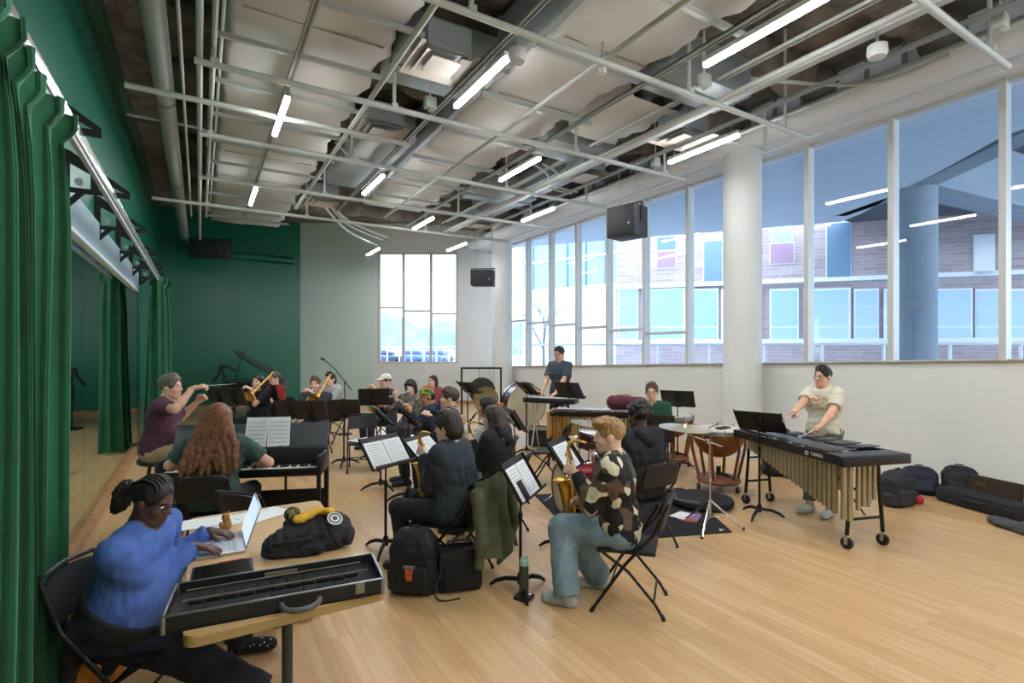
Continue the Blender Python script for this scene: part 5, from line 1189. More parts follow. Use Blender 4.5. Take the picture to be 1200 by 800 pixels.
MB().box((0, .02, .9), (1.2, .3, .004), (0, 0, .02)).build('cover_sheet', mat('pale_blue_sheet', '#bfcad6', .6), xy, smooth=False)
t = thing('maroon_bag', 'maroon padded bag lying on the right end of the gold-tubed keyboard', 'bag', PD(735, 8.12, .905), xrz)
sd = SDF().cap((-.22, 0, .12), (.2, 0, .1), .1, k=.06).cap((-.2, 0, .09), (.22, 0, .09), .09, k=.05).wrinkle(.006, 70, 4).subplane((0, 0, .0), (0, 0, -1)); sdf_obj(sd, .012, 'bag_body', mat('maroon_fabric', '#5a1f30', .75), t); MB().rod((-.16, 0, .225), (.05, 0, .235), .012).build('wooden_stick', mat('stick_wood', '#b08a5a', .5), t)
# ---- concert bass drum
bp_ = PD(613, 10.7, 0); t = thing('concert_bass_drum', 'big concert bass drum with cream head and dark red shell', 'drum', bp_, 0); ax = camdir(.38, -1)
drum(t, (0, 0, .72), .42, .36, ax, M_wine, 10, M_skin2)
n_ = Vector((-ax.y, ax.x, 0))
MB().lathe([(.445, -.02), (.46, -.02), (.46, .02), (.445, .02)], (0, 0, .72), 36, ax, closed=True).build('suspension_ring', M_black, t)
for s in (-1, 1):
    for e in (-1, 1): MB().tube([n_*s*.3+Vector((0, 0, .42)), n_*s*.34+ax*e*.28+Vector((0, 0, .06))], .014, 8).build('leg', M_chrome, t); q = n_*s*.34+ax*e*.28; caster(t, q.x, q.y, .035)
# ---- gong frame
gp_ = PD(564, 10.3, 0); grz = yaw_cam(.05, 1); t = thing('gong', 'bronze gong hanging in a square black frame by the end wall', 'gong', gp_, grz)
for s in (-1, 1): MB().box((s*.39, 0, .75), (.035, .035, 1.46)).build('post', M_black, t, smooth=False); MB().box((s*.39, 0, .03), (.05, .5, .05)).build('foot', M_black, t, smooth=False)
MB().box((0, 0, 1.475), (.815, .035, .035)).build('top_bar', M_black, t, smooth=False)
MB().lathe([(0, -.01), (.2, -.008), (.25, .0), (.25, .035), (.24, .035), (.235, .008), (0, .0)], (.1, -.02, .86), 32, (0, -1, 0)).build('gong_disc', mat('gong_bronze', '#9c865e', .45, .6, col2='#b59f74', nscale=6), t)
for s in (-1, 1): MB().rod((.1+s*.14, 0, 1.07), (.1+s*.14, 0, 1.46), .004, 5).build('cord', M_blackp, t)
t = thing('dark_cymbal', 'dark round suspended disc behind the bronze gong', 'cymbal', PD(565, 10.9, 0), grz); MB().lathe([(0, .0), (.27, .0), (.28, .02), (0, .03)], (0, 0, .98), 30, (0, -1, 0)).build('disc', mat('dark_disc', '#33332f', .5), t); MB().rod((0, .02, .02), (0, .02, 1.0), .015).build('pole', M_black, t); MB().lathe([(0, 0), (.18, 0), (.17, .02), (0, .025)], (0, .02, 0), 16).build('base', M_black, t)
t = thing('orange_box', 'tan box with an orange lid strip below the gong frame', 'box', PD(575, 9.9, 0), grz); MB().box((0, 0, .48), (.46, .16, .52), None, .01).build('box_body', mat('tan_board', '#b7a27c', .7), t); MB().box((0, 0, .8), (.48, .18, .05)).box((0,0,.765),(.44,.15,.06)).build('orange_strip', mat('orange_strip', '#c87a3c', .6), t, smooth=False); MB().box((0,0,.11),(.36,.12,.22)).build('plinth', M_black, t, smooth=False)
# ---- stage keyboard on stand
ka, kb_ = PD(620, 9.35, 0), PD(672, 9.0, 0); krz = math.atan2((kb_-ka).y, (kb_-ka).x); km = (ka+kb_)/2
t = thing('stage_keyboard', 'black electric keyboard on a chrome stand before the standing man', 'keyboard', km, krz)
MB().box((0, 0, .95), (.95, .3, .09), None, .015).build('keyboard_body', M_pblack, t); MB().box((0, -.03, .997), (.86, .14, .008)).build('white_keys', mat('key_white', '#d8d6cc', .3), t, smooth=False); MB().box((0, .1, .997), (.9, .07, .006)).build('control_panel', mat('panel_grey', '#5c6875', .4), t, smooth=False)
for s in (-1, 1):
    MB().rod((s*.3, -.13, .9), (s*.3, .3*s*0+.2, .02), .014).rod((s*.3, .13, .9), (s*.3, -.2, .02), .014).build('cross_leg', M_steel, t)
MB().rod((-.3, 0, .46), (.3, 0, .46), .012).build('stand_bar', M_chrome, t)
# equipment: dark tubs behind kit and under keyboard
t = thing('bass_guitar_amp', 'small black amplifier on the floor beneath the stage keyboard', 'amplifier', PD(634, 9.9, 0), krz); MB().box((0, 0, .2), (.42, .26, .36), None, .012).build('cabinet', M_blackp, t); MB().box((0, -.134, .18), (.36, .01, .24)).build('grille', M_spk, t); MB().box((0, -.13, .35), (.38, .012, .05)).build('control_panel', M_steel, t)
# ================================================================ PEOPLE
def nv(v): v = np.array(v, float); return v/max(np.linalg.norm(v), 1e-9)
def ik(a, c, l1, l2, pole):
    a, c = np.array(a, float), np.array(c, float); d = c-a; D = np.linalg.norm(d); u = d/max(D, 1e-9); D = min(D, l1+l2-.004); D = max(D, abs(l1-l2)+.02)
    c = a+u*D; x = (l1*l1-l2*l2+D*D)/(2*D); h = math.sqrt(max(l1*l1-x*x, 0)); p = np.array(pole, float); p = p-u*(p@u); return a+u*x+nv(p)*h, c
def rotm(yaw, pitch, roll=0):   # yaw about z (left +), pitch down +, roll
    return np.array(Matrix.Rotation(yaw, 3, 'Z') @ Matrix.Rotation(-pitch, 3, 'X') @ Matrix.Rotation(roll, 3, 'Y'))
class Acc:
    def __init__(s): s.V = []; s.Q = []; s.M = []; s.n = 0
    def add(s, V, Q, mi=0):
        s.V += [tuple(p) for p in V]; s.Q += [tuple(int(i)+s.n for i in q) for q in Q]; s.M += [mi]*len(Q); s.n += len(V)
    def addmb(s, mb, mi, R=None, t=None):
        V = np.array([tuple(p) for p in mb.v]); 
        if R is not None: V = V @ R.T + t
        s.add(V, mb.f, mi)
LIPC = {}
def hand_mesh(W, d, n, right, curl, h, S=1.0, thumb=.5, spread=1.0):
    d = nv(d); n = nv(np.array(n, float)-d*(np.array(n, float)@d)); t = np.cross(d, n) if right else np.cross(n, d)
    sd = SDF(); W = np.array(W, float)
    offs = (.027, .009, -.009, -.026); lens = (.070, .078, .073, .056)
    sd.cap(W-d*.03, W+d*.02, .024*S, .026*S, k=.02, flat=(n, .75))
    for o, L in zip(offs, lens):
        o *= S; a = W+d*.018*S+t*o*.6; b = W+d*.088*S+t*o*spread
        sd.cap(a, b, .0125*S, .0115*S, k=.014)
        p = b; dd = d+t*o*1.2; cc = curl[0]
        for i, (f, r) in enumerate(((.45, .0092), (.31, .0083), (.24, .0075))):
            dd = nv(dd); dd = nv(dd*math.cos(cc)+n*math.sin(cc)) if True else dd
            q = p+dd*L*f*S; sd.cap(p, q, r*S, (r-.0008)*S, k=.004); p = q
            cc = curl[1]
            # bend normal along with the finger
            n2 = nv(n-dd*(n@dd)); 
            if np.linalg.norm(n-dd*(n@dd)) > .1: pass
            n_save = n2; 
            dd_next = dd; d_b = dd; 
            n_loc = n2
            dd = nv(dd*math.cos(cc)+n_loc*math.sin(cc)) if i < 2 else dd
            cc = 0
    p0 = W+d*.02*S+t*.022*S; p1 = W+d*.05*S+t*.045*S+n*.012*S; p2 = p1+nv(d*.8+t*.25+n*thumb)*.036*S; p3 = p2+nv(d*.9-t*.1+n*thumb)*.028*S
    sd.cap(p0, p1, .0145*S, .012*S, k=.012).cap(p1, p2, .0105*S, .0098*S, k=.005).cap(p2, p3, .0098*S, .008*S, k=.004)
    return sd.mesh(h)
def head_sdf():
    s = SDF()
    s.ell((0, -.012, .03), (.074, .094, .088), k=.02).ell((0, .024, -.045), (.056, .066, .074), k=.03).ell((0, .062, -.092), (.024, .022, .02), k=.03)
    for x in (-1, 1): s.ell((x*.038, .055, -.028), (.022, .022, .022), k=.02).cap((x*.044, -.005, -.06), (x*.03, .05, -.088), .018, .016, k=.03)
    s.cap((-.03, .070, .024), (.03, .070, .024), .0125, k=.015)
    for x in (-1, 1): s.sub((x*.031, .089, .006), (.017, .013, .011), k=.012)
    s.cap((0, .078, .014), (0, .100, -.022), .0085, .0125, k=.012)
    for x in (-1, 1): s.ell((x*.013, .090, -.026), (.0085, .011, .0085), k=.008)
    s.ell((0, .086, -.055), (.023, .009, .008), k=.008).ell((0, .085, -.065), (.02, .009, .007), k=.008)
    for x in (-1, 1): s.ell((x*.078, -.012, -.006), (.009, .022, .031), k=.012)
    s.cap((0, -.02, -.05), (0, -.03, -.12), .052, .052, k=.03)
    return s
HEADS = {}
def skin_mats(key, col, lip):
    return [mat('skin_'+key, col, .5, bump=.04, bscale=300), mat('eye_white', '#d9d6d0', .3), mat('iris_dark', '#2a1e17', .2), mat('lips_'+key, lip, .5), mat('brow_'+key, '#2a201a', .8)]
SKINS = {'light': ('#d8a688', '#b8746a'), 'fair': ('#e0b49a', '#c07e74'), 'tan': ('#c08a66', '#9c5f50'), 'dark': ('#5c3b30', '#5a2f2c'), 'olive': ('#c99a78', '#a86a5c')}
def strand(name, c1, c2, sx=(60, 60, 9)): return mat(name, c1, .5, col2=c2, nscale=1.0, stretch=sx, bump=.5, bscale=1.0, spec=.4, ramp=(.3, .7))
def person(label, loc, yaw, seat=None, S=1.0, build=1.0, belly=0.0, lean=.08, side=0.0, head=(0, 0, 0), skin='light', hair=None, top=None, legs=None, feet=None,
           wr=None, wl=None, hr=None, hl=None, curl=(.5, .7), ank=None, res=1.0, polel=None, poler=None, extra=None, hz=None, brow='#2a201a', glasses=False, neckf=.02, arms_w=True, shw=.175, arm=1.0):
    root = thing('person', label, 'person', loc, yaw)
    fwd, rgt = loc_dir(yaw); L = Vector(loc)
    def tol(p):    # world -> local
        d = Vector(p)-L; return np.array((d.dot(rgt), d.dot(fwd), d.z))
    seated = seat is not None
    pz = (seat+.09) if seated else (hz or .93*S)
    P = np.array((0, -.04 if seated else 0, pz)); u = nv((side, math.sin(lean), math.cos(lean))); X = np.array((1., 0, 0)); fy = nv(np.cross(u, X)*-1) if np.cross(u, X)[1] < 0 else nv(np.cross(u, X))
    b = build; N = P+.50*S*u; C = P+.32*S*u; SHC = N-.055*S*u
    Hc = N+.125*S*nv(u*.6+np.array((0, 0, .6)))+np.array((0, neckf, 0)); R = rotm(*head)
    shR, shL = SHC+X*shw*S*(.5+.5*b), SHC-X*shw*S*(.5+.5*b)
    ua, fa = .285*S*arm, .255*S*arm
    WR = tol(wr) if isinstance(wr, Vector) else np.array(wr if wr is not None else (.2, .12 if not seated else .25, pz+.02), float)
    WL = tol(wl) if isinstance(wl, Vector) else np.array(wl if wl is not None else (-.2, .12 if not seated else .25, pz+.02), float)
    ER, WR = ik(shR, WR, ua, fa, poler or (.35, -.55, -1)); EL, WL = ik(shL, WL, ua, fa, polel or (-.35, -.55, -1))
    hipR, hipL = P+X*.095*S*(.6+.4*b)+np.array((0, 0, -.02)), P-X*.095*S*(.6+.4*b)+np.array((0, 0, -.02))
    if ank is None: ank = ((.12, .36*S, .085), (-.12, .36*S, .085)) if seated else ((.11, -.02, .085), (-.11, .02, .085))
    AK = [tol(a) if isinstance(a, Vector) else np.array(a, float) for a in ank]
    th, sk = .43*S, .42*S
    KR, AR = ik(hipR, AK[0], th, sk, (.15, 1, .9) if seated else (.1, 1, .1)); KL, AL = ik(hipL, AK[1], th, sk, (-.15, 1, .9) if seated else (-.1, 1, .1))
    hb, hh, hd = .0125*res, .0065*res, .0052*res
    def torso(sd, e, k=.06, up=True):
        sd.cap(P-X*.075*b, P+X*.075*b, .108*b+e, k=k).cap(P+.1*S*u-X*.055*b, P+.1*S*u+X*.055*b, .105*b+e, k=k)
        if belly: sd.ell(P+.12*S*u+fy*.06, np.array((.16, .14, .15))*(1+belly)*.95+e, k=.08)
        sd.cap(C-.04*u-X*.075*b, C-.04*u+X*.075*b, .112*b+e, k=k, flat=(fy, .9)).cap(C+.06*S*u-X*.085*b, C+.06*S*u+X*.085*b, .1*b+e, k=k, flat=(fy, .9))
        if up: sd.cap(SHC-X*.10*S, SHC+X*.10*S, .058+e*.7, k=.06).cap(N-.05*u, N+.015*u, .06+e*.2, .052+e*.2, k=.05)
    # body: one continuous surface
    acc = Acc(); sd = SDF(); torso(sd, 0)
    sd.cap(N-.04*u, Hc+R @ np.array((0, -.025, -.06)), .055*S, .052*S, k=.04)
    for sh, E, W in ((shR, ER, WR), (shL, EL, WL)):
        sd.cap(sh, E, .05*(.5+.5*b), .04*(.6+.4*b), k=.04).cap(E, E+(W-E)*.35, .041*(.6+.4*b), .040*(.6+.4*b), k=.02).cap(E+(W-E)*.35, W, .040*(.6+.4*b), .026, k=.02)
    for hp, K, A in ((hipR, KR, AR), (hipL, KL, AL)): sd.cap(hp, K, .085*b, .055, k=.05).cap(K, K+(A-K)*.35, .054, .053, k=.02).cap(K+(A-K)*.35, A, .053, .036, k=.02)
    V, Q = sd.mesh(hb); acc.add(V, Q, 0)
    if ('h', round(hh, 5)) not in HEADS: HEADS[('h', round(hh, 5))] = head_sdf().mesh(hh)
    V, Q = HEADS[('h', round(hh, 5))]; acc.add(V*S @ R.T+Hc, Q, 0)
    g = MB()
    for x in (-1, 1): g.ell((x*.031, .0685, .006), (.0135, .0125, .0095), None, 12, 8)
    acc.addmb(g, 1, R*S, Hc); g = MB()
    for x in (-1, 1): g.ell((x*.031, .0795, .005), (.006, .0035, .006), None, 10, 6)
    acc.addmb(g, 2, R*S, Hc); g = MB().ell((0, .0905, -.056), (.021, .0055, .0042)).ell((0, .0895, -.0645), (.018, .0055, .0045)); acc.addmb(g, 3, R*S, Hc)
    g = MB()
    for x in (-1, 1): g.tube([(x*.014, .082, .026), (x*.03, .083, .031), (x*.046, .072, .027)], [.003, .0042, .0025], 6)
    acc.addmb(g, 4, R*S, Hc)
    fR = nv(WR-ER); fL = nv(WL-EL)
    dR, nR = hr if hr is not None else (fR, (-.6, .2, -.7)); dL, nL = hl if hl is not None else (fL, (.6, .2, -.7))
    V, Q = hand_mesh(WR, dR, nR, True, curl, hd, S); acc.add(V, Q, 0); V, Q = hand_mesh(WL, dL, nL, False, curl, hd, S); acc.add(V, Q, 0)
    sm = skin_mats(skin, *SKINS[skin]); sm = sm[:4]+[mat('brow_'+brow.strip('#'), brow, .8)]
    body = meshobj('body', acc.V, acc.Q, sm, root, acc.M)
    # trousers
    if legs:
        e = legs.get('fit', .014); w = legs.get('wide', 0); sd = SDF()
        sd.cap(P-X*.075*b, P+X*.075*b, .108*b+(e if legs.get('rise') else .006), k=.05).cap(P+.09*S*u-X*.055*b, P+.09*S*u+X*.055*b, .105*b+(e if legs.get('rise') else .003), k=.05)
        if belly: sd.ell(P+.08*S*u+fy*.05, np.array((.15, .13, .12))*(1+belly)*.95+e, k=.08)
        for hp, K, A in ((hipR, KR, AR), (hipL, KL, AL)):
            end = K+(A-K)*legs.get('to', .95)
            sd.cap(hp, K, .087*b+e, .060+e+w*.5, k=.05).cap(K, end, .060+e+w*.5, .044+e+w, k=.03, cut='b')
        sd.wrinkle(legs.get('amp', .006)*.85, legs.get('fr', 17)*3.6, 7, (1, 1, .75)); sd.subplane(P+(.13+legs.get('rise', 0))*S*u, u)
        sdf_obj(sd, .0115*res, 'trousers', legs['m'], root)
    # feet
    if feet:
        for nm, K, A, sx in (('R', KR, AR, 1), ('L', KL, AL, -1)):
            fd = nv(feet.get('dir', (sx*.12, 1, 0))) ; sd = SDF(); A0 = np.array((A[0], A[1], max(A[2]-.06, .02)))
            low = A[2]-.085
            z = low+.034
            hl_ = np.array((A[0], A[1], z))-fd*.045; toe = np.array((A[0], A[1], z-.006))+fd*.165
            sd.cap(hl_, toe, .036, .033, k=.03).cap(hl_+fd*.1, toe-fd*.02, .042, .036, k=.03).cap(A+(K-A)*.12, hl_+fd*.03, .04, .042, k=.04).subplane((0, 0, low+.002), (0, 0, -1))
            sdf_obj(sd, .009*res, feet.get('name', 'shoe'), feet['m'], root)
            if feet.get('sole'): pass
    # top garment
    if top:
        e = top.get('fit', .014); e = max(e, .02); sd = SDF(); torso(sd, e, up=True)
        for sh, E, W in ((shR, ER, WR), (shL, EL, WL)):
            bb = .6+.4*b
            if top['kind'] == 'short':
                q = sh+(E-sh)*.72; sd.cap(sh, q, .051*bb+e*.6, .050*bb+e*1.1, k=.05, cut='b')
            else:
                end = E+(W-E)*top.get('to', .93); mid = sh+(E-sh)*.3; sd.cap(sh, mid, .052*bb+e, .050*bb+e, k=.05).cap(mid, E, .050*bb+e, .046*bb+e, k=.012).cap(E, end, .046*bb+e, .030+e*.9, k=.03, cut='b')
        sd.wrinkle(top.get('amp', .006)*.85, top.get('fr', 17)*3.6, top.get('seed', 3), (1, 1, .75))
        hem = P-u*top.get('hem', .06); sd.subplane(hem, -u)
        if not top.get('noneck'): sd.sub(N+.045*u+fy*.035*S, (.062*S, .07*S, .06*S), k=.015)
        if top.get('vneck'): sd.subcap(N+.03*u+fy*.1, N-.16*S*u+fy*.17, .04, k=.01)
        tob = sdf_obj(sd, .0115*res, top.get('name', 'shirt'), top['m'], root)
        if top.get('vneck'):
            sd = SDF(); torso(sd, .006); sd.subplane(P, -u); sd.sub(N+.045*u+fy*.035, (.062, .07, .055), k=.015); sdf_obj(sd, .0125*res, 'undershirt', top['under'], tob)
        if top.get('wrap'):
            sd = SDF(); torso(sd, e+.016, up=False); sd.cap(P-X*.16-fy*.08, P-X*.14-fy*.13-np.array((0, 0, .2)), .05, .03, k=.05).cap(P+X*.16-fy*.08, P+X*.15-fy*.13-np.array((0, 0, .24)), .05, .03, k=.05).cap(P+X*.12+fy*.1, P+X*.14+fy*.05-np.array((0, 0, .14)), .06, .03, k=.05).wrinkle(.006, 60, 8).subplane(P+.135*S*u, u+fy*.25); sdf_obj(sd, .0115*res, 'jacket_as_shade', top['wrap'], tob)  # black jacket added at the waist, standing in for the top's shaded lower half
        if top.get('collar'):
            sd = SDF(); sd.cap(N-.025*u, N+.055*u, .072, .068, k=.01).subcap(N-.05*u, N+.12*u, .058, k=.006).subplane(N+.045*u, u).sub(N+fy*.09+.03*u, (.03, .05, .05), k=.01); sdf_obj(sd, .008*res, 'collar', top['m'], tob)
        if top.get('hood'):
            sd = SDF(); sd.cap(N-.02*u-fy*.085-X*.09, N-.02*u-fy*.085+X*.09, .06, k=.04).cap(N-.09*u-fy*.12-X*.02, N-.09*u-fy*.12+X*.02, .06, k=.05)
            for s in (-1, 1): sd.cap(N-.01*u-fy*.07+X*.09*s, N-.06*u+fy*.06+X*.06*s, .045, .03, k=.04)
            sd.wrinkle(.005, 80, 5); sdf_obj(sd, .011*res, 'hood', top['m'], tob)
        if top.get('print'): pass
    # hair / hats in head space
    def hobj(sdh, h, name, m, par=None):
        V, Q = sdh.mesh(h)
        if len(V): return meshobj(name, V*S @ R.T+Hc, Q, m, par or root)
    if hair:
        k = hair['kind']; m = hair['m']; hh2 = .0065*res; am = hair.get('amp', .006); vol = hair.get('vol', 0)
        sd = SDF()
        if k in ('short', 'messy', 'medium', 'bob', 'long', 'braids', 'shag'):
            sd.ell((0, -.018, .042), (.081+vol, .101+vol, .089+vol), k=.02)
            for i in range(10 if k == 'messy' else 0): sd.ell((.062*math.cos(i*.63+.3), .012+.055*math.sin(i*.63+.3), .098+.008*math.sin(i*2.3)+vol*.7), (.026, .028, .018), k=.016)
            if k in ('medium', 'bob', 'shag'): sd.ell((0, -.055, -.025-.02*(k != 'medium')), (.086+vol, .07+vol, .075+.03*(k != 'medium')+vol), k=.04)
            if k in ('bob', 'shag'):
                for x in (-1, 1): sd.cap((x*.078, -.02, .03), (x*.082, .0, -.1), .028+vol*.5, .022, k=.03)
            if k == 'messy': 
                for i in range(9): a = i*.7; sd.ell((.05*math.cos(a*1.7), .02+.05*math.sin(a), .1+.012*math.sin(i*2.1)), (.03, .032, .022), k=.02)
            if k in ('short', 'medium', 'messy'):
                rg_ = random.Random(int(S*1000)+len(label))
                for i in range(22): a = rg_.uniform(.25, PI-.25); rr_ = rg_.uniform(.3, 1); sd.ell((.070*math.cos(a)*rr_, -.015+.082*math.sin(a)*rr_, .047+.086*math.sqrt(max(0, 1-rr_*rr_*.92))+.004), (.019, .022, .014), k=.01)
            # face opening
            sd.sub((0, .094, -.03), (.068, .066, .110-.03*(k == 'shag')-.012*(k == 'medium')), k=.006)
            if k in ('short', 'messy'): 
                for x in (-1, 1): sd.sub((x*.088, .018, -.045), (.03, .05, .06), k=.006)
                sd.subplane((0, 0, -.052), (0, .5, -1))
            if k == 'shag': sd.cap((-.05, .072, .062), (.05, .072, .062), .02, k=.02)
            if k == 'braids': 
                sd.sub((0, .06, -.07), (.1, .075, .07), k=.01); sd.subplane((0, 0, -.06), (0, .3, -1))
            if k == 'long':
                Ln = hair.get('len', .5); fw = hair.get('fw', .0)
                Rl = R.T
                def dn(x, y, t): return np.array((x, y, -.02))+Rl @ np.array((0, -hair.get('back', .05)*t, -Ln*t))/S
                for j_, x in enumerate((-.08, -.06, -.04, -.02, 0, .02, .04, .06, .08)):
                    a = np.array((x*.85, -.06-.02*(1-abs(x)/.08), .03)); q1 = np.array((x*1.3, -.085, -.08)); wv = hair.get('wave', 0)
                    ms = [q1]+[dn(x*(1.3+(hair.get('w', 1.5)-1.3)*tt)+wv*math.sin(tt*7+j_*1.3), -.085+wv*.6*math.cos(tt*6+j_*2), tt*(1-.12*(j_ % 3)*.6)) for tt in (.25, .5, .75, 1)]
                    sd.cap(a, q1, .04, .04, k=.03)
                    for m0, m1, r0, r1 in zip(ms[:-1], ms[1:], (.038, .034, .03, .025), (.034, .03, .025, .014)): sd.cap(m0, m1, r0, r1, k=.02)
                for x in (-1, 1): 
                    q1 = np.array((x*.085, -.01, -.08)); sd.cap((x*.07, .01, .04), q1, .028, .03, k=.03).cap(q1, dn(x*.1*hair.get('w', 1.5)/1.5, -.05+fw, .8), .03, .022, k=.04)
            sd.wrinkle(am*.6, hair.get('fr', 75)*2, 2, hair.get('dirn', (1, 1, .35)))
            hro = hobj(sd, hh2, 'hair', m)
            if k == 'braids':
                s2 = SDF().cap((0, -.105, .035), (0, -.15, .03), .022, .035, k=.02).ell((.0, -.165, -.01), (.05, .036, .055), k=.02).ell((.015, -.155, -.07), (.035, .028, .05), k=.02).ell((-.02, -.15, -.06), (.03, .028, .045), k=.02).wrinkle(.009, 330, 4)
                hobj(s2, .004, 'ponytail', m, hro)
                q = MB()
                for i in range(7):
                    x = -.06+.02*i; pts = [(x, .06-.35*abs(x), .088-abs(x)*.2), (x*1.05, .01, .132-abs(x)*.25), (x*.9, -.06, .128-abs(x)*.25), (x*.5, -.115, .06)]
                    q.tube(spline(pts, 5), .0075, 6)
                V = np.array([tuple(p) for p in q.v]); meshobj('braid_rows', V*S @ R.T+Hc, q.f, m, hro)
        if k == 'cap':
            sd.ell((0, -.018, .035), (.081, .1, .075), k=.02).sub((0, .09, -.04), (.066, .06, .09), k=.01).subplane((0, 0, -.06), (0, .2, -1)); sd.wrinkle(.002, 70, 2); hobj(sd, hh2, 'hair', m)
            sd = SDF().ell((0, -.014, .05), (.088, .106, .088), k=.02).subplane((0, 0, .04), (0, .15, -1)).cap((-.04, .105, .052), (.04, .105, .052), .05, k=.02, flat=((0, .25, 1), .16)); hobj(sd, hh2, 'cap', hair['hat'])
        if k == 'beanie':
            sd.ell((0, -.03, -.0), (.08, .09, .09), k=.02).sub((0, .075, -.03), (.08, .075, .1), k=.01).subplane((0, 0, -.08), (0, .2, -1)); hobj(sd, hh2, 'hair', m)
            sd = SDF().ell((0, -.02, .052), (.09, .108, .098), k=.02).subplane((0, 0, .032), (0, .25, -1)).wrinkle(.002, 60, 1); hobj(sd, hh2, 'beanie', hair['hat'])
        if k == 'curly':
            rg_ = random.Random(3)
            sd.ell((0, -.02, .045), (.09, .105, .092), k=.02)
            for i in range(60):
                a, c_ = rg_.uniform(0, 6.28), rg_.uniform(-.3, 1); s_ = math.sqrt(1-c_*c_); sd.ell((.088*s_*math.cos(a), -.025+.1*s_*math.sin(a), .045+.09*c_), (.024, .024, .022), k=.012)
            sd.sub((0, .1, -.035), (.07, .062, .09), k=.012).subplane((0, 0, -.07), (0, .3, -1)); hobj(sd, hh2, 'hair', m)
    if glasses:
        q = MB()
        for x in (-1, 1):
            q.tube([(x*.031+.021*math.cos(a), .092-.006*abs(math.cos(a)), .004+.017*math.sin(a)) for a in [i*2*PI/16 for i in range(16)]], .0022, 6, closed=True)
            q.tube([(x*.052, .087, .008), (x*.072, .05, .008), (x*.079, -.005, .004)], .002, 6)
        q.tube([(-.011, .094, .008), (0, .097, .011), (.011, .094, .008)], .002, 6)
        V = np.array([tuple(p) for p in q.v]); meshobj('glasses', V*S @ R.T+Hc, q.f, M_blackp, root)
    def w(p): p = np.array(p, float); return L+rgt*p[0]+fwd*p[1]+Vector((0, 0, p[2]))
    return dict(root=root, M=Hc+R @ (np.array((0, .10, -.06))*S), R=R, Hc=Hc, WR=WR, WL=WL, ER=ER, EL=EL, P=P, N=N, C=C, u=u, loc=L, yaw=yaw, w=w, tol=tol, S=S, AR=AR, AL=AL, dR=dR, dL=dL)
# ---- cloth materials
def cloth(name, c, c2=None, r=.85, **k): return mat(name, c, r, col2=c2, nscale=k.get('ns', 14), bump=k.get('b', .12), bscale=k.get('bs', 220))
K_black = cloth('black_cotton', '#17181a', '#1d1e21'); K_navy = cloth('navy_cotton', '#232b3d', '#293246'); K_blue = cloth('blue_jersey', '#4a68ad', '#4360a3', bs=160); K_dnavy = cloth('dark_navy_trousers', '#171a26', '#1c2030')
K_plum = cloth('plum_tee', '#4b2839', '#552e40'); K_khaki = cloth('khaki_cotton', '#b49a73', '#a98f69'); K_green = cloth('dark_green_tee', '#3a5249', '#334a42'); K_red = cloth('red_tee', '#a3261f', '#8f1f1b'); K_dgrey = cloth('charcoal_knit', '#3a3c3f', '#323437'); K_plumt = cloth('plum_trousers', '#4a2f40', '#402838'); K_lgrey = cloth('light_grey_hoodie', '#b3b0b4', '#a5a2a7')
K_pat = mat('patterned_shirt', '#4d4a43', .85, col2='#8d867a', nscale=26, ramp=(.45, .55)); K_pink = cloth('dusty_red_top', '#8f3d45'); K_teal = cloth('dark_teal_fleece', '#2a343a', '#242d33', bs=90); K_slate = cloth('slate_tee', '#3f4a57', '#3a4450'); K_jean = cloth('washed_jeans', '#8397a2', '#71858f', ns=5, bs=260); K_djean = cloth('dark_jeans', '#2b3547', '#242c3c'); K_cgreen = cloth('bottle_green_cardigan', '#1f4a38', '#1b4132', bs=120); K_white = cloth('white_tee', '#d6d6d4'); K_olive = cloth('olive_trousers', '#57594f', '#4d4f46')
K_sock = cloth('grey_socks', '#b3b4b0', '#a6a8a4', bs=180); K_sneak = mat('dark_sneaker', '#232427', .6); K_brownshoe = mat('brown_shoe', '#3d2a20', .5); K_skirt = cloth('beige_trousers', '#b3a284')
def dots_sock():
    m = mat('dotted_socks', '#141518', .85); nt = m.node_tree; b = nt.nodes['Principled BSDF']; tc_ = nt.nodes.new('ShaderNodeTexCoord'); v = nt.nodes.new('ShaderNodeTexVoronoi'); v.inputs['Scale'].default_value = 38
    r = nt.nodes.new('ShaderNodeValToRGB'); r.color_ramp.interpolation = 'CONSTANT'; r.color_ramp.elements[0].color = lin('#c9c9cc'); r.color_ramp.elements[1].position = .2; r.color_ramp.elements[1].color = lin('#141518')
    nt.links.new(tc_.outputs['Object'], v.inputs['Vector']); nt.links.new(v.outputs['Distance'], r.inputs[0]); nt.links.new(r.outputs[0], b.inputs['Base Color']); return m
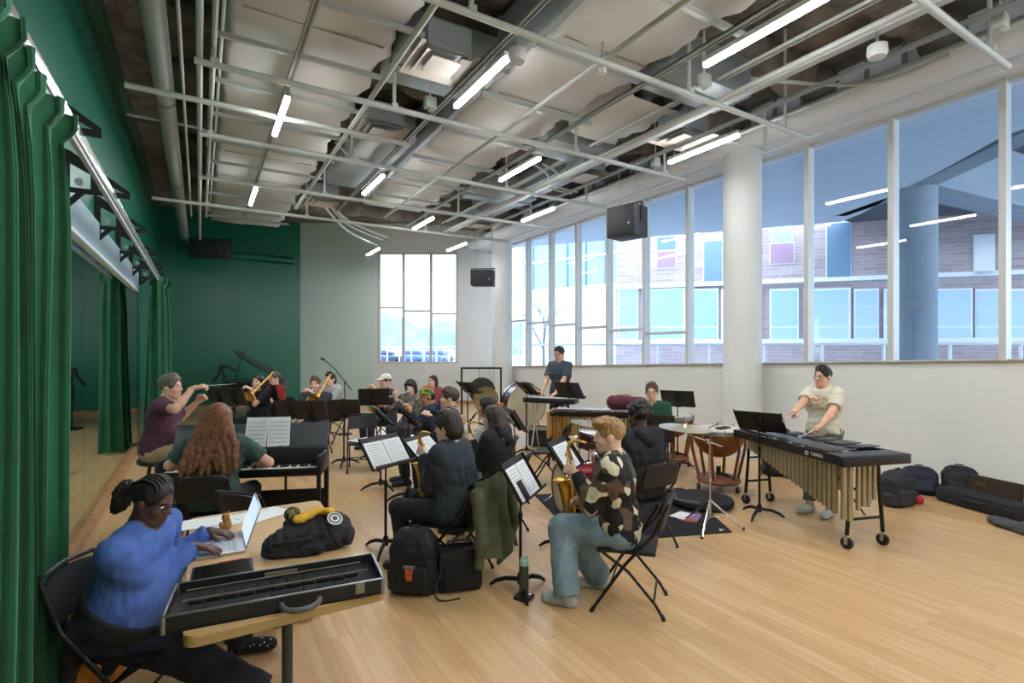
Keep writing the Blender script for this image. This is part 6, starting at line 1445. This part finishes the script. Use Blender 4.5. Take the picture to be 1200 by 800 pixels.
def camo():
    m = mat('patchwork_shirt', '#141414', .85); nt = m.node_tree; b = nt.nodes['Principled BSDF']; tc_ = nt.nodes.new('ShaderNodeTexCoord')
    n = nt.nodes.new('ShaderNodeTexNoise'); n.inputs['Scale'].default_value = 5; mx = nt.nodes.new('ShaderNodeMix'); mx.data_type = 'RGBA'; mx.inputs['Factor'].default_value = .12; nt.links.new(tc_.outputs['Object'], mx.inputs['A']); nt.links.new(tc_.outputs['Object'], n.inputs['Vector']); nt.links.new(n.outputs['Color'], mx.inputs['B'])
    v = nt.nodes.new('ShaderNodeTexVoronoi'); v.inputs['Scale'].default_value = 15; nt.links.new(mx.outputs['Result'], v.inputs['Vector'])
    sp = nt.nodes.new('ShaderNodeSeparateColor'); nt.links.new(v.outputs['Color'], sp.inputs[0]); r = nt.nodes.new('ShaderNodeValToRGB'); r.color_ramp.interpolation = 'CONSTANT'; e = r.color_ramp.elements
    e[0].color = lin('#131313'); e[1].position = .42; e[1].color = lin('#d6ccb0'); x = e.new(.68); x.color = lin('#5e4a3a'); x = e.new(.85); x.color = lin('#151515')
    nt.links.new(sp.outputs[0], r.inputs[0]); nt.links.new(r.outputs[0], b.inputs['Base Color']); return m
def print_tee():
    m = mat('cream_tee', '#d3cdba', .85); nt = m.node_tree; b = nt.nodes['Principled BSDF']; tc_ = nt.nodes.new('ShaderNodeTexCoord'); n = nt.nodes.new('ShaderNodeTexNoise'); n.inputs['Scale'].default_value = 26; n.inputs['Detail'].default_value = 1
    mp = nt.nodes.new('ShaderNodeMapping'); mp.inputs['Scale'].default_value = (1, 1, 2.2); mp.inputs['Rotation'].default_value = (0, .4, 0); nt.links.new(tc_.outputs['Object'], mp.inputs[0]); nt.links.new(mp.outputs[0], n.inputs['Vector'])
    gt = nt.nodes.new('ShaderNodeMath'); gt.operation = 'GREATER_THAN'; gt.inputs[1].default_value = .52; nt.links.new(n.outputs['Fac'], gt.inputs[0])
    sp = nt.nodes.new('ShaderNodeSeparateXYZ'); nt.links.new(tc_.outputs['Object'], sp.inputs[0])
    def rng_(out, c, w):
        a = nt.nodes.new('ShaderNodeMath'); a.operation = 'COMPARE'; a.inputs[1].default_value = c; a.inputs[2].default_value = w; nt.links.new(out, a.inputs[0]); return a.outputs[0]
    def mul(p, q): a = nt.nodes.new('ShaderNodeMath'); a.operation = 'MULTIPLY'; nt.links.new(p, a.inputs[0]); nt.links.new(q, a.inputs[1]); return a.outputs[0]
    k = mul(mul(mul(rng_(sp.outputs[0], 0, .1), rng_(sp.outputs[2], 1.25, .075)), rng_(sp.outputs[1], .3, .29)), gt.outputs[0])
    mx = nt.nodes.new('ShaderNodeMix'); mx.data_type = 'RGBA'; mx.inputs['A'].default_value = lin('#d3cdba'); mx.inputs['B'].default_value = lin('#c98a4e'); nt.links.new(k, mx.inputs['Factor']); nt.links.new(mx.outputs['Result'], b.inputs['Base Color']); return m
def beanie_mat():
    m = mat('striped_beanie', '#7f8c3a', .9); nt = m.node_tree; b = nt.nodes['Principled BSDF']; tc_ = nt.nodes.new('ShaderNodeTexCoord'); v = nt.nodes.new('ShaderNodeTexNoise'); v.inputs['Scale'].default_value = 9; v.inputs['Detail'].default_value = 0
    r = nt.nodes.new('ShaderNodeValToRGB'); r.color_ramp.interpolation = 'CONSTANT'; e = r.color_ramp.elements; e[0].color = lin('#a83a44'); e[1].position = .45; e[1].color = lin('#8a9a3c'); x = e.new(.56); x.color = lin('#b8ad4a'); x = e.new(.64); x.color = lin('#3f6a4a')
    nt.links.new(tc_.outputs['Object'], v.inputs['Vector']); nt.links.new(v.outputs['Fac'], r.inputs[0]); nt.links.new(r.outputs[0], b.inputs['Base Color']); return m
H_black = strand('hair_black', '#15120f', '#241e1a'); H_dbrown = strand('hair_dark_brown', '#241a14', '#3a2b21'); H_brown = strand('hair_brown', '#43301f', '#5d4330'); H_auburn = strand('hair_auburn', '#4a2a18', '#8a5733', (55, 55, 14)); H_blond = strand('hair_blond', '#8a683f', '#b18c5c'); H_grey = strand('hair_grey_brown', '#4f463d', '#6d6459'); H_long = strand('hair_long_brown', '#2b211b', '#4a382c')
# ================================================================ THE PLAYERS
def pants(m, **k): return dict(m=m, **k)
def seatchair(P, label, dy=-.0): chair(P['loc'] + loc_dir(P['yaw'])[0]*(-.03+dy), P['yaw'], label)
CAST = {}
# --- woman at the laptop
yw = yaw_cam(1, .12)
lw = CAST['laptop'] = person('woman in a blue long-sleeved top and glasses typing at the laptop', Vector((-.31, 3.17, 0)), yw, seat=.43, S=.95, build=.9, belly=.2, lean=.27, head=(-.12, .36, 0), skin='dark',
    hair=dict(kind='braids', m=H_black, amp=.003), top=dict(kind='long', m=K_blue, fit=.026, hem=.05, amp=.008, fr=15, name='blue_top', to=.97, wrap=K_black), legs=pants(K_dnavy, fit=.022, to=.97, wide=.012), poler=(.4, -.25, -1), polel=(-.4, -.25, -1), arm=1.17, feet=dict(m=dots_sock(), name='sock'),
    wr=PF(226, 640, .80), wl=PF(246, 622, .80), hr=(np.array((.0, 1, -.12)), np.array((0, -.1, -1))), hl=(np.array((.1, 1, -.12)), np.array((0, -.1, -1))), curl=(.28, .3), glasses=True, res=.85,
    ank=(Vector((.30, 2.93, .085)), Vector((.22, 3.55, .10))), shw=.238)
seatchair(lw, 'folding chair under the woman at the laptop', .07)
# --- conductor
cp = PD(190, 5.35, 0)
cd_ = CAST['cond'] = person('conductor in a plum t-shirt raising both arms on a tall stool', cp, yaw_cam(1, .22), seat=.74, S=1.02, build=1.1, belly=.1, lean=.18, head=(-.1, .05, 0), skin='light', brow='#4f463d',
    hair=dict(kind='short', m=H_grey, vol=.008), top=dict(kind='short', m=K_plum, fit=.018, hem=.1, amp=.008, name='t_shirt'), legs=pants(K_khaki, fit=.016), feet=dict(m=K_brownshoe),
    wr=PY(226, 455, 5.2), wl=PY(231, 471, 5.75), curl=(.6, .8), hr=(nv((-.1, 1, .25)), np.array((-.5, 0, -1))), hl=(nv((.1, .8, .6)), np.array((.8, 0, -.3))), ank=((.13, .30, .34), (-.13, .30, .34)), poler=(.7, -.2, -.7), polel=(-.7, -.2, -.7))
t = thing('stool', 'tall black padded stool under the conductor', 'stool', cp+loc_dir(cd_['yaw'])[0]*-.03, 0)
MB().lathe([(0, .68), (.17, .68), (.19, .70), (.185, .735), (.15, .745), (0, .745)], (0, 0, 0), 28).build('seat', M_blackp, t)
for k in range(4):
    a = PI/4+k*PI/2; MB().tube([(math.cos(a)*.1, math.sin(a)*.1, .69), (math.cos(a)*.24, math.sin(a)*.24, .0)], .013, 8).build('leg', M_black, t)
MB().tube([(math.cos(i*2*PI/24)*.2, math.sin(i*2*PI/24)*.2, .25) for i in range(24)], .009, 6, closed=True).build('foot_ring', M_black, t)
q = cd_['w'](cd_['WR']+nv(cd_['dR'])*.1); t = thing('baton', 'thin pale conducting baton in the conductor\'s raised hand', 'baton', q, 0); f_, r_ = loc_dir(cd_['yaw']); dd = (f_*.9+Vector((0, 0, .05))).normalized(); MB().tube([dd*-.05, dd*.3], [.004, .0018], 8).build('shaft', M_paper, t); MB().ell(dd*-.05, .012).build('grip', M_wood, t)
# --- pianist
pl_ = lp(PCX, pz, -.10, -.50); pw = CAST['pian'] = person('long-haired red-haired pianist in a dark green top seen from behind', pl_, pz, seat=.47, S=1.08, build=1.05, lean=.12, head=(0, .12, 0), skin='fair', hair=dict(kind='long', m=H_auburn, len=.46, amp=.007, fr=110, w=2.6, vol=.008, back=.14, wave=.014, dirn=(1, 1, .5)),
    top=dict(kind='short', m=K_green, fit=.022, hem=.1, amp=.008, name='t_shirt'), legs=pants(K_black), feet=dict(m=K_sneak), wr=lp(PCX, pz, .14, -.19, .785), wl=lp(PCX, pz, -.36, -.19, .785), hr=((0, 1, -.2), (0, 0, -1)), hl=((0, 1, -.2), (0, 0, -1)), curl=(.4, .4), poler=(1, -.3, -.5), polel=(-1, -.3, -.5), ank=((.14, .28, .085), (-.14, .28, .085)))
seatchair(pw, 'folding chair under the red-haired pianist', -.02)
q = PF(316, 650); chair(PD(313, 4.05, 0), yaw_cam(.3, 1), 'empty folding chair between the pianist and the wooden table')
# --- trombones
def trombone(P, label, toff=(-.13, 0, .02)):
    M = P['M']; t = thing('trombone', label, 'trombone', P['loc'], P['yaw'], 'trombones')
    d = nv((.12, .86, -.56)); s = np.array((-.19, 0, .03)); sv = nv(np.cross(d, (1, 0, 0)))
    a = M+d*.02
    MB().tube([M-d*.005, M+d*.05], [.012, .008], 10).build('mouthpiece', M_steel, t)
    sl = MB(); o = np.array((.0, 0, -.085)) - d*(np.array((.0, 0, -.085))@d)
    sl.tube([a, a+d*.72, a+d*.77+o*.15, a+d*.80+o*.5, a+d*.77+o*.85, a+d*.72+o, a+o+d*.05], .0075, 10).rod(a+d*.12, a+d*.12+o, .007).rod(a+d*.38, a+d*.38+o, .007); sl.build('slide', M_chrome, t)
    b0 = a+s-d*.30; tp_ = MB()
    tp_.tube(spline([a+o+d*.05, a+o*.7+s*.3-d*.12, a+o*.4+s*.6-d*.26, b0-d*.04+o*.1, b0+np.array((0, 0, .06)), b0+d*.1+np.array((0, 0, .05)), ], 5), .009, 8); tp_.build('tuning_slide', M_brass, t)
    b1 = b0+np.array((0, 0, .05)); R3 = [(.011, 0), (.014, .22), (.02, .42), (.034, .54), (.055, .60), (.085, .635), (.108, .645), (.105, .642), (.08, .63), (.05, .595), (.03, .54), (.0, .45)]
    MB().lathe(R3, b1+d*.08, 28, d).build('bell', M_brass, t)
    return t
def trompos(M, S): d = nv((.0, .86, -.52)); return M+d*.14+np.array((.03, -.04, -.05)), M+d*.40+np.array((.05, -.1, -.07))
def tromper(key, label, px, Y, dx, dy, tl, cl, **k):
    S = k.get('S', 1.1); tmpM = np.array((0, .2, .54+.62*S))
    P = CAST[key] = person(label, PD(px, Y, 0), yaw_cam(dx, dy), seat=.45, wl=(-.02, .26, .54+.52*S), wr=(.08, .46, .54+.36*S), hl=((.5, .6, .5), (.6, .2, -.3)), hr=((-.4, .8, .2), (-.3, .3, -.6)), curl=(.8, .9), res=1.25, **k)
    trombone(P, tl); seatchair(P, cl); return P
tromper('tb1', 'dark-haired trombonist in a black t-shirt at the left', 303, 9.7, -.1, -1, 'brass trombone of the dark-haired player in black', 'folding chair of the dark-haired trombonist', S=1.12, skin='fair', hair=dict(kind='bob', m=H_black, vol=.0), top=dict(kind='short', m=K_black, hem=.1, name='t_shirt'), legs=pants(K_black), feet=dict(m=K_sneak))
tromper('tb2', 'trombonist in a charcoal sweater and plum trousers', 370, 9.0, .08, -1, 'brass trombone of the player in plum trousers', 'folding chair of the trombonist in plum trousers', S=1.12, build=1.1, skin='fair', hair=dict(kind='short', m=H_brown), top=dict(kind='long', m=K_dgrey, fit=.022, hem=.1, name='sweater'), legs=pants(K_plumt, fit=.02), feet=dict(m=K_brownshoe))
P = CAST['red'] = person('short-haired man in a red t-shirt behind the trombones', PD(323, 10.8, 0), yaw_cam(-.7, -1), seat=.45, S=1.13, build=1.12, skin='fair', hair=dict(kind='short', m=H_brown), top=dict(kind='short', m=K_red, fit=.018, hem=.1, name='t_shirt'), legs=pants(K_dnavy), feet=dict(m=K_sneak), wr=(.05, .36, .95), wl=(-.05, .36, .98), glasses=True, res=1.3); seatchair(P, 'folding chair of the man in the red t-shirt')
P = CAST['grey'] = person('player in a light grey hoodie behind the second trombone', PD(388, 10.4, 0), yaw_cam(-.5, -1), seat=.45, S=1.13, skin='fair', hair=dict(kind='medium', m=H_dbrown), top=dict(kind='long', m=K_lgrey, fit=.026, hem=.1, hood=True, name='hoodie'), legs=pants(K_black), feet=dict(m=K_sneak), wr=(.06, .36, .98), wl=(-.06, .36, 1.02), res=1.3); seatchair(P, 'folding chair of the player in the light grey hoodie')
# --- horn player with white cap
P = CAST['cap'] = person('brass player in a white baseball cap and navy shirt', PD(453, 9.9, 0), yaw_cam(-.75, -.8), seat=.45, S=1.12, skin='fair', head=(0, .1, 0), hair=dict(kind='cap', m=H_brown, hat=cloth('white_cap', '#d3cfc4')), top=dict(kind='short', m=K_navy, fit=.018, hem=.1, collar=True, name='polo_shirt'), legs=pants(K_djean), feet=dict(m=K_sneak), wr=(.1, .30, 1.05), wl=(-.04, .28, 1.08), res=1.25, curl=(.8, .9)); seatchair(P, 'folding chair of the brass player in the white cap')
t = thing('french_horn', 'brass horn held by the player in the white cap', 'horn', P['loc'], P['yaw']); M = P['M']; c = M+np.array((.06, .10, -.22)); q = MB()
for r_ in (.13, .105, .08): q.tube([c+np.array((r_*math.cos(a), .02*math.sin(a*2), r_*math.sin(a))) for a in [i*2*PI/28 for i in range(28)]], .0085, 8, closed=True)
q.tube(spline([M, M+np.array((.01, .06, -.03)), c+np.array((-.09, .02, .1))], 6), [.006]*13, 8); q.build('coil', M_brass, t); MB().lathe([(.012, 0), (.02, .12), (.05, .2), (.12, .25), (.15, .26), (.11, .245), (.045, .19), (0, .1)], c+np.array((.05, -.02, -.05)), 28, nv((.6, -.5, -.5))).build('bell', M_brass, t)
# --- flute player
P = CAST['flute'] = person('flute player with shaggy black hair and a patterned shirt', PD(482, 9.0, 0), yaw_cam(-.35, -1), seat=.45, S=1.05, skin='fair', head=(.1, .12, .12), hair=dict(kind='shag', m=H_black, vol=.008, amp=.006), top=dict(kind='long', m=K_pat, fit=.02, hem=.1, name='patterned_shirt', to=.8), legs=pants(K_dgrey, fit=.022), feet=dict(m=K_sneak), wr=(.40, .24, .90), wl=(.14, .28, 1.02), hr=((.0, .3, 1), (-.3, -1, 0)), hl=((.2, .2, 1), (-.1, -1, 0)), curl=(.7, .8), res=1.2); seatchair(P, 'folding chair of the flute player')
t = thing('flute', 'silver flute held sideways by the shaggy-haired player', 'flute', P['loc'], P['yaw']); M = P['M']+np.array((0, .012, .005)); e = nv(P['WR']+np.array((.06, .05, .09))-M); MB().rod(M-e*.08, M+e*.62, .0135, 10).build('tube', mat('silver_flute', '#dcdcdc', .3, .6), t)
kq = MB()
for i in range(10): p = M+e*(.16+.04*i); kq.lathe([(0, .008), (.008, .008), (.008, .013), (0, .013)], p, 10, (0, .6, .8))
kq.build('keys', M_steel, t); MB().ell(M, (.016, .012, .012)).build('lip_plate', M_chrome, t)
P = CAST['far'] = person('dark-haired player in a dusty red top farthest back by the end wall', PD(508, 10.8, 0), yaw_cam(-.5, -1), seat=.45, S=1.03, skin='fair', hair=dict(kind='bob', m=H_dbrown), top=dict(kind='long', m=K_pink, hem=.1), legs=pants(K_black), feet=dict(m=K_sneak), wr=(.06, .3, .95), wl=(-.06, .3, .98), res=1.3); seatchair(P, 'folding chair of the player in the dusty red top')
P = CAST['beanie'] = person('player in a red and green knitted beanie looking down', PD(506, 7.3, 0), yaw_cam(-1, -.35), seat=.45, S=1.04, skin='tan', head=(.1, .4, 0), lean=.15, hair=dict(kind='beanie', m=H_black, hat=beanie_mat()), top=dict(kind='long', m=K_navy, fit=.024, hem=.1, hood=True, name='jacket'), legs=pants(K_black), feet=dict(m=K_sneak), wr=(.08, .3, .95), wl=(-.02, .3, 1.0), curl=(.8, .9), res=1.15); seatchair(P, 'folding chair of the player in the knitted beanie')
def clarinet(P, label, d=(.0, .62, -.78)):
    t = thing('clarinet', label, 'clarinet', P['loc'], P['yaw'], 'clarinets'); M = P['M']; d = nv(d)
    MB().tube([M, M+d*.06], [.006, .012], 10).build('mouthpiece', M_blackp, t); MB().tube([M+d*.06, M+d*.5, M+d*.56, M+d*.6], [.0135, .0145, .02, .034], 14).build('tube', M_pblack, t)
    for k, a in enumerate((.1, .28, .46)): MB().lathe([(.0155, -.006), (.017, 0), (.0155, .006)], M+d*a, 14, d).build('ring', M_chrome, t)
    return t
P = CAST['brn'] = person('brown-haired man in a dark shirt playing clarinet behind the alto saxophonist', PD(529, 6.6, 0), yaw_cam(-1, -.1), seat=.45, S=1.1, build=1.1, skin='fair', hair=dict(kind='short', m=H_brown, vol=.006), top=dict(kind='long', m=K_navy, fit=.018, hem=.1, collar=True), legs=pants(K_black), feet=dict(m=K_sneak), wr=(.06, .38, .88), wl=(-.02, .28, 1.02), hr=((-.5, .7, .3), (-.5, .1, -.4)), hl=((.5, .7, .3), (.5, .1, -.4)), curl=(.8, .9), res=1.1); clarinet(P, 'black clarinet of the brown-haired man'); seatchair(P, 'folding chair of the brown-haired clarinettist')
# --- saxophones
def sax(P, label, size=1.0, dx=.11):
    t = thing('saxophone', label, 'saxophone', P['loc'], P['yaw'], 'saxophones'); M = P['M']; z = size
    def q(x, y, zz): return M+np.array((x, y, zz))*z
    MB().tube([q(0, -.01, 0), q(0, .055, .012)], [.008, .0125], 10).build('mouthpiece', M_blackp, t)
    neck = spline([q(0, .05, .012), q(0, .11, .024), q(dx*.1, .165, .006), q(dx*.2, .18, -.045)], 6); n = len(neck)
    MB().tube(neck, [.009+.006*i/(n-1) for i in range(n)], 12).build('neck', M_brass, t)
    a, b_ = q(dx*.2, .18, -.04), q(dx, .08, -.50)
    MB().tube([a+(b_-a)*k for k in (0, .25, .5, .75, 1)], [.016, .019, .023, .027, .031], 16).build('body_tube', M_brass, t)
    bow = spline([b_, b_+np.array((0, .012, -.06))*z, b_+np.array((0, .06, -.09))*z, b_+np.array((0, .108, -.055))*z, b_+np.array((.005, .118, .015))*z], 5); n = len(bow)
    MB().tube(bow, [.031+.009*i/(n-1) for i in range(n)], 16).build('bow', M_brass, t)
    c = bow[-1]; c = np.array(tuple(c)); ax = nv((.05, .18, 1))
    MB().lathe([(.040*z, 0), (.045*z, .1*z), (.052*z, .17*z), (.066*z, .215*z), (.078*z, .225*z), (.074*z, .226*z), (.06*z, .21*z), (.045*z, .15*z), (0, .06*z)], c, 26, ax).build('bell', M_brass, t)
    ks = MB()
    d = nv(b_-a); L_ = np.linalg.norm(b_-a); side = nv(np.cross(d, (1, 0, 0)))
    for s in (-1, 1):
        o = np.array((s*.024, .016, 0))*z; ks.rod(a+d*.03+o, a+d*(L_-.03)+o*1.35, .0035, 6)
    for i in range(9):
        f = .08+.1*i; p = a+(b_-a)*f; rr_ = (.012+.006*f)*z; ax2 = nv((.2*(-1)**i, 1, .1)); ks.lathe([(0, (.022+.012*f)*z), (rr_, (.022+.012*f)*z), (rr_, (.028+.012*f)*z), (0, (.03+.012*f)*z)], p, 14, ax2)
    for i in range(3): ks.lathe([(0, .05*z), (.024*z, .05*z), (.024*z, .058*z), (0, .06*z)], c+ax*(.02+.06*i)*z, 16, (1, .3, 0)); ks.rod(c+ax*(.02+.06*i)*z+np.array((.05, .01, 0))*z, b_+np.array((.03, .02, .05+.05*i))*z, .0035, 6)
    ks.build('keys', M_brass, t)
    return t
def saxhands(S, z=1.0, dz=0): m = .45+.09+.60*S; return dict(wl=(-.05, .24*z, m-.20*z), wr=(.14, .20*z, m-.42*z), hl=((.45, .75, .15), (.75, -.2, -.2)), hr=((-.35, .85, .15), (-.7, -.1, -.3)), curl=(.75, .85))
P = CAST['alto'] = person('alto saxophonist in a dark teal fleece seen from behind, beside the two black bags', PD(529, 4.32, 0), yaw_cam(-1, .42), seat=.45, S=1.06, build=1.12, skin='fair', lean=.1, head=(.1, .12, 0), hair=dict(kind='medium', m=H_dbrown, vol=.006), top=dict(kind='long', m=K_teal, fit=.028, hem=.14, collar=True, amp=.009, fr=14, name='fleece_jacket'), legs=pants(K_black, fit=.018), feet=dict(m=K_sneak), res=.9, **saxhands(1.06)); sax(P, 'gold alto saxophone of the player in the dark fleece', 1.0)
seatchair(P, 'folding chair with an olive jacket hanging over its back'); cs = P
f_, r_ = loc_dir(P['yaw']); t = thing('olive_jacket', 'olive green jacket draped over the back of the alto saxophonist\'s chair', 'jacket', P['loc']+f_*-.30, P['yaw'])
def jk(u, v, o=0):
    a = (u-.5)*2; drop = .84-.70*v*(1-.18*abs(math.sin(u*5+1)))
    y = -.055-.09*v-.03*math.sin(u*17+v*4)*(.3+v)-.05*(1-a*a)*.6-o+.1*max(0, abs(a)-.75)*4*(.3); return Vector((a*(.25+.05*v)+.02*math.sin(v*9), y, drop))
MB().surf(lambda u, v: jk(u, v), 46, 24).surf(lambda u, v: jk(1-u, v, .014), 46, 24).build('jacket_back', cloth('olive_cloth', '#5a5d42', '#4d5039'), t, angle=180)
def jf(u, v, o=0):
    a = (u-.5)*2; return Vector((a*.25+.02*math.sin(v*7), -.0+.035*math.sin(PI*min(1, v*3))+.02*math.sin(u*15)*v+o-.05*(1-min(1, v*6)), .84-.42*v*(.7+.3*abs(a))))
MB().surf(lambda u, v: jf(u, v), 36, 14).surf(lambda u, v: jf(1-u, v, .012), 36, 14).build('jacket_front', MATS['olive_cloth'], t, angle=180)
for s in (-1, 1): sd = SDF().cap((s*.27, -.08, .74), (s*.31, -.14, .42), .06, .05, k=.04).cap((s*.31, -.14, .42), (s*.29, -.1, .22), .05, .042, k=.04, cut='b').wrinkle(.008, 20, 3); sdf_obj(sd, .011, 'sleeve', MATS['olive_cloth'], t)
# --- long haired woman with saxophone
P = CAST['longh'] = person('long brown-haired player in a black jacket seen from behind', PD(580, 5.2, 0), yaw_cam(-1, .35), seat=.45, S=1.0, skin='fair', head=(.15, .1, 0), hair=dict(kind='long', m=H_long, len=.26, amp=.004, fr=50, w=1.5), top=dict(kind='long', m=K_black, fit=.028, hem=.12, hood=True, name='jacket'), legs=pants(K_skirt, fit=.02), feet=dict(m=K_sneak), **saxhands(1.0)); sax(P, 'gold saxophone of the long-haired player in black', .95); seatchair(P, 'folding chair of the long-haired saxophonist')
P = CAST['clar'] = person('dark-haired clarinettist half hidden behind the long-haired player', PD(572, 6.1, 0), yaw_cam(-1, .05), seat=.45, S=1.02, skin='tan', hair=dict(kind='long', m=H_black, len=.25, amp=.004, w=1.3), top=dict(kind='long', m=K_white, fit=.018, hem=.1), legs=pants(K_black), feet=dict(m=K_sneak), wr=(.06, .38, .85), wl=(-.02, .28, .98), curl=(.8, .9), res=1.1); clarinet(P, 'black clarinet beside the long-haired player\'s head'); seatchair(P, 'folding chair of the half hidden clarinettist')
# --- standing keyboard player
P = CAST['stand'] = person('tall standing man with dark hair and glasses in a slate t-shirt', PD(657, 9.75, 0), yaw_cam(-.75, -.85), S=1.13, build=1.1, lean=.04, skin='light', head=(.1, .2, 0), hair=dict(kind='short', m=H_black), top=dict(kind='short', m=K_slate, fit=.022, hem=.1, name='t_shirt'), legs=pants(K_dnavy, fit=.018), feet=dict(m=K_sneak), wr=(.16, .38, 1.02), wl=(-.14, .38, 1.02), hr=((0, 1, -.3), (0, 0, -1)), hl=((0, 1, -.3), (0, 0, -1)), curl=(.5, .6), glasses=True, res=1.1)
# --- tenor saxophonist in patchwork shirt
tl = PD(722, 3.84, 0); ty_ = yaw_cam(-1, .34)
P = CAST['tenor'] = person('blond tenor saxophonist in a black brown and cream patterned shirt and washed jeans', tl, ty_, seat=.45, S=1.07, build=1.05, skin='fair', lean=.12, head=(.08, .1, 0), brow='#8a683f', hair=dict(kind='messy', m=H_blond, amp=.012, fr=55, vol=.0), top=dict(kind='long', m=camo(), fit=.03, hem=.16, collar=True, amp=.009, fr=14, name='patterned_shirt'), legs=pants(K_jean, fit=.026, wide=.028, amp=.009, fr=14, to=1.03), feet=dict(m=K_sock, name='sock'), res=.85, ank=(PF(655, 712)*.3+PF(668, 708)*.7+Vector((0, 0, .085)), PF(703, 688)+Vector((0, 0, .085))), **{**saxhands(1.07, 1.25)}); sax(P, 'gold tenor saxophone of the blond player', 1.2, .16)
seatchair(P, 'folding chair of the blond saxophonist, empty seat edge showing', -.06)
# --- hooded drummer
P = CAST['drum'] = person('drummer in a black hoodie with curly black hair seen from behind', PD(750, 5.0, 0), yaw_cam(-.55, 1), seat=.45, S=1.06, build=1.1, skin='dark', head=(.15, .1, 0), hair=dict(kind='curly', m=H_black, amp=.004), top=dict(kind='long', m=K_black, fit=.032, hem=.12, hood=True, amp=.01, fr=14, name='hoodie'), legs=pants(K_djean, fit=.02), feet=dict(m=K_sneak), wr=(.12, .42, .86), wl=(-.14, .42, .84), curl=(.9, .9)); seatchair(P, 'folding chair of the drummer in the black hoodie')
for k, (W, dd) in enumerate(((P['WR'], (-.1, .8, -.2)), (P['WL'], (.2, .8, -.25)))):
    q = P['w'](W+nv(dd)*.08); t = thing('drumstick', ('wooden drumstick in the right hand of the hooded drummer', 'wooden drumstick in the left hand of the hooded drummer')[k], 'drumstick', q, P['yaw'], 'drumsticks'); d_ = nv(dd); MB().tube([d_*-.08, d_*.22, d_*.26], [.0075, .007, .003], 8).build('shaft', mat('stick_wood', '#b08a5a', .5), t); MB().ell(d_*.265, .006).build('tip', M_paper, t)
# --- timpanist in green cardigan
P = CAST['timp'] = person('man in a bottle green cardigan and white t-shirt with glasses sitting by the timpani', PD(764, 7.55, 0), yaw_cam(-.35, -1), seat=.45, S=1.10, build=1.08, skin='fair', head=(0, .08, 0), hair=dict(kind='short', m=H_brown, vol=.003), top=dict(kind='long', m=K_cgreen, fit=.02, hem=.1, vneck=True, under=K_white, name='cardigan'), legs=pants(K_djean, fit=.016), feet=dict(m=K_sneak), wr=(.16, .36, .72), wl=(-.16, .34, .78), curl=(.9, .9), glasses=True); seatchair(P, 'folding chair of the man in the green cardigan')
# --- vibraphone player
vl = PD(966, 5.98, 0)
P = CAST['vibe'] = person('vibraphone player in a cream t-shirt with orange print standing in socks', vl, yaw_cam(-.85, -.5), S=.985, build=.97, lean=.03, skin='light', head=(-.12, .02, 0), hair=dict(kind='short', m=H_black, vol=.002), top=dict(kind='short', m=print_tee(), fit=.018, hem=.1, amp=.009, name='t_shirt'), legs=pants(K_olive, fit=.018, to=.9), feet=dict(m=K_sock, name='sock'), wr=PY(921, 499, 5.45), wl=PY(955, 512, 5.5), hr=((-.1, 1, -.25), (0, -.1, -1)), hl=((.1, 1, -.25), (0, -.1, -1)), curl=(.9, .9), glasses=True, res=.95, ank=(PF(948, 600)+Vector((0, 0, .085)), PF(972, 605)+Vector((0, 0, .085))))
for k, W in enumerate((P['WR'], P['WL'])):
    d_ = nv((-.15+.3*k, .9, -.28)); q = P['w'](W+nv(P['dR'] if k == 0 else P['dL'])*.085+np.array((0, 0, -.012))); t = thing('mallet', ('mallet in the vibraphone player\'s far hand by the music stand', 'mallet in the vibraphone player\'s near hand')[k], 'mallet', q, P['yaw'], 'vibraphone mallets'); MB().rod(d_*-.08, d_*.24, .0045, 8).build('shaft', mat('pale_stick', '#cbbd9e', .5), t); MB().ell(d_*.25, .017).build('head', mat('yarn_blue', '#9aa6b8', .9), t)
# --- empty chairs
chair(PD(643, 7.25, 0), yaw_cam(-1, .35), 'empty folding chair in front of the concert bass drum')
chair(PD(425, 8.0, 0), yaw_cam(.3, -1), 'folding chair holding white papers right of the trombone stands')
t = thing('music_papers', 'white papers lying on the chair right of the trombone stands', 'papers', PD(425, 8.0, .452), .4); MB().box((0, 0, .004), (.34, .3, .006)).build('sheet', M_paper, t, smooth=False)
CHAIR['group'] = CH
bpy.context.view_layer.update()
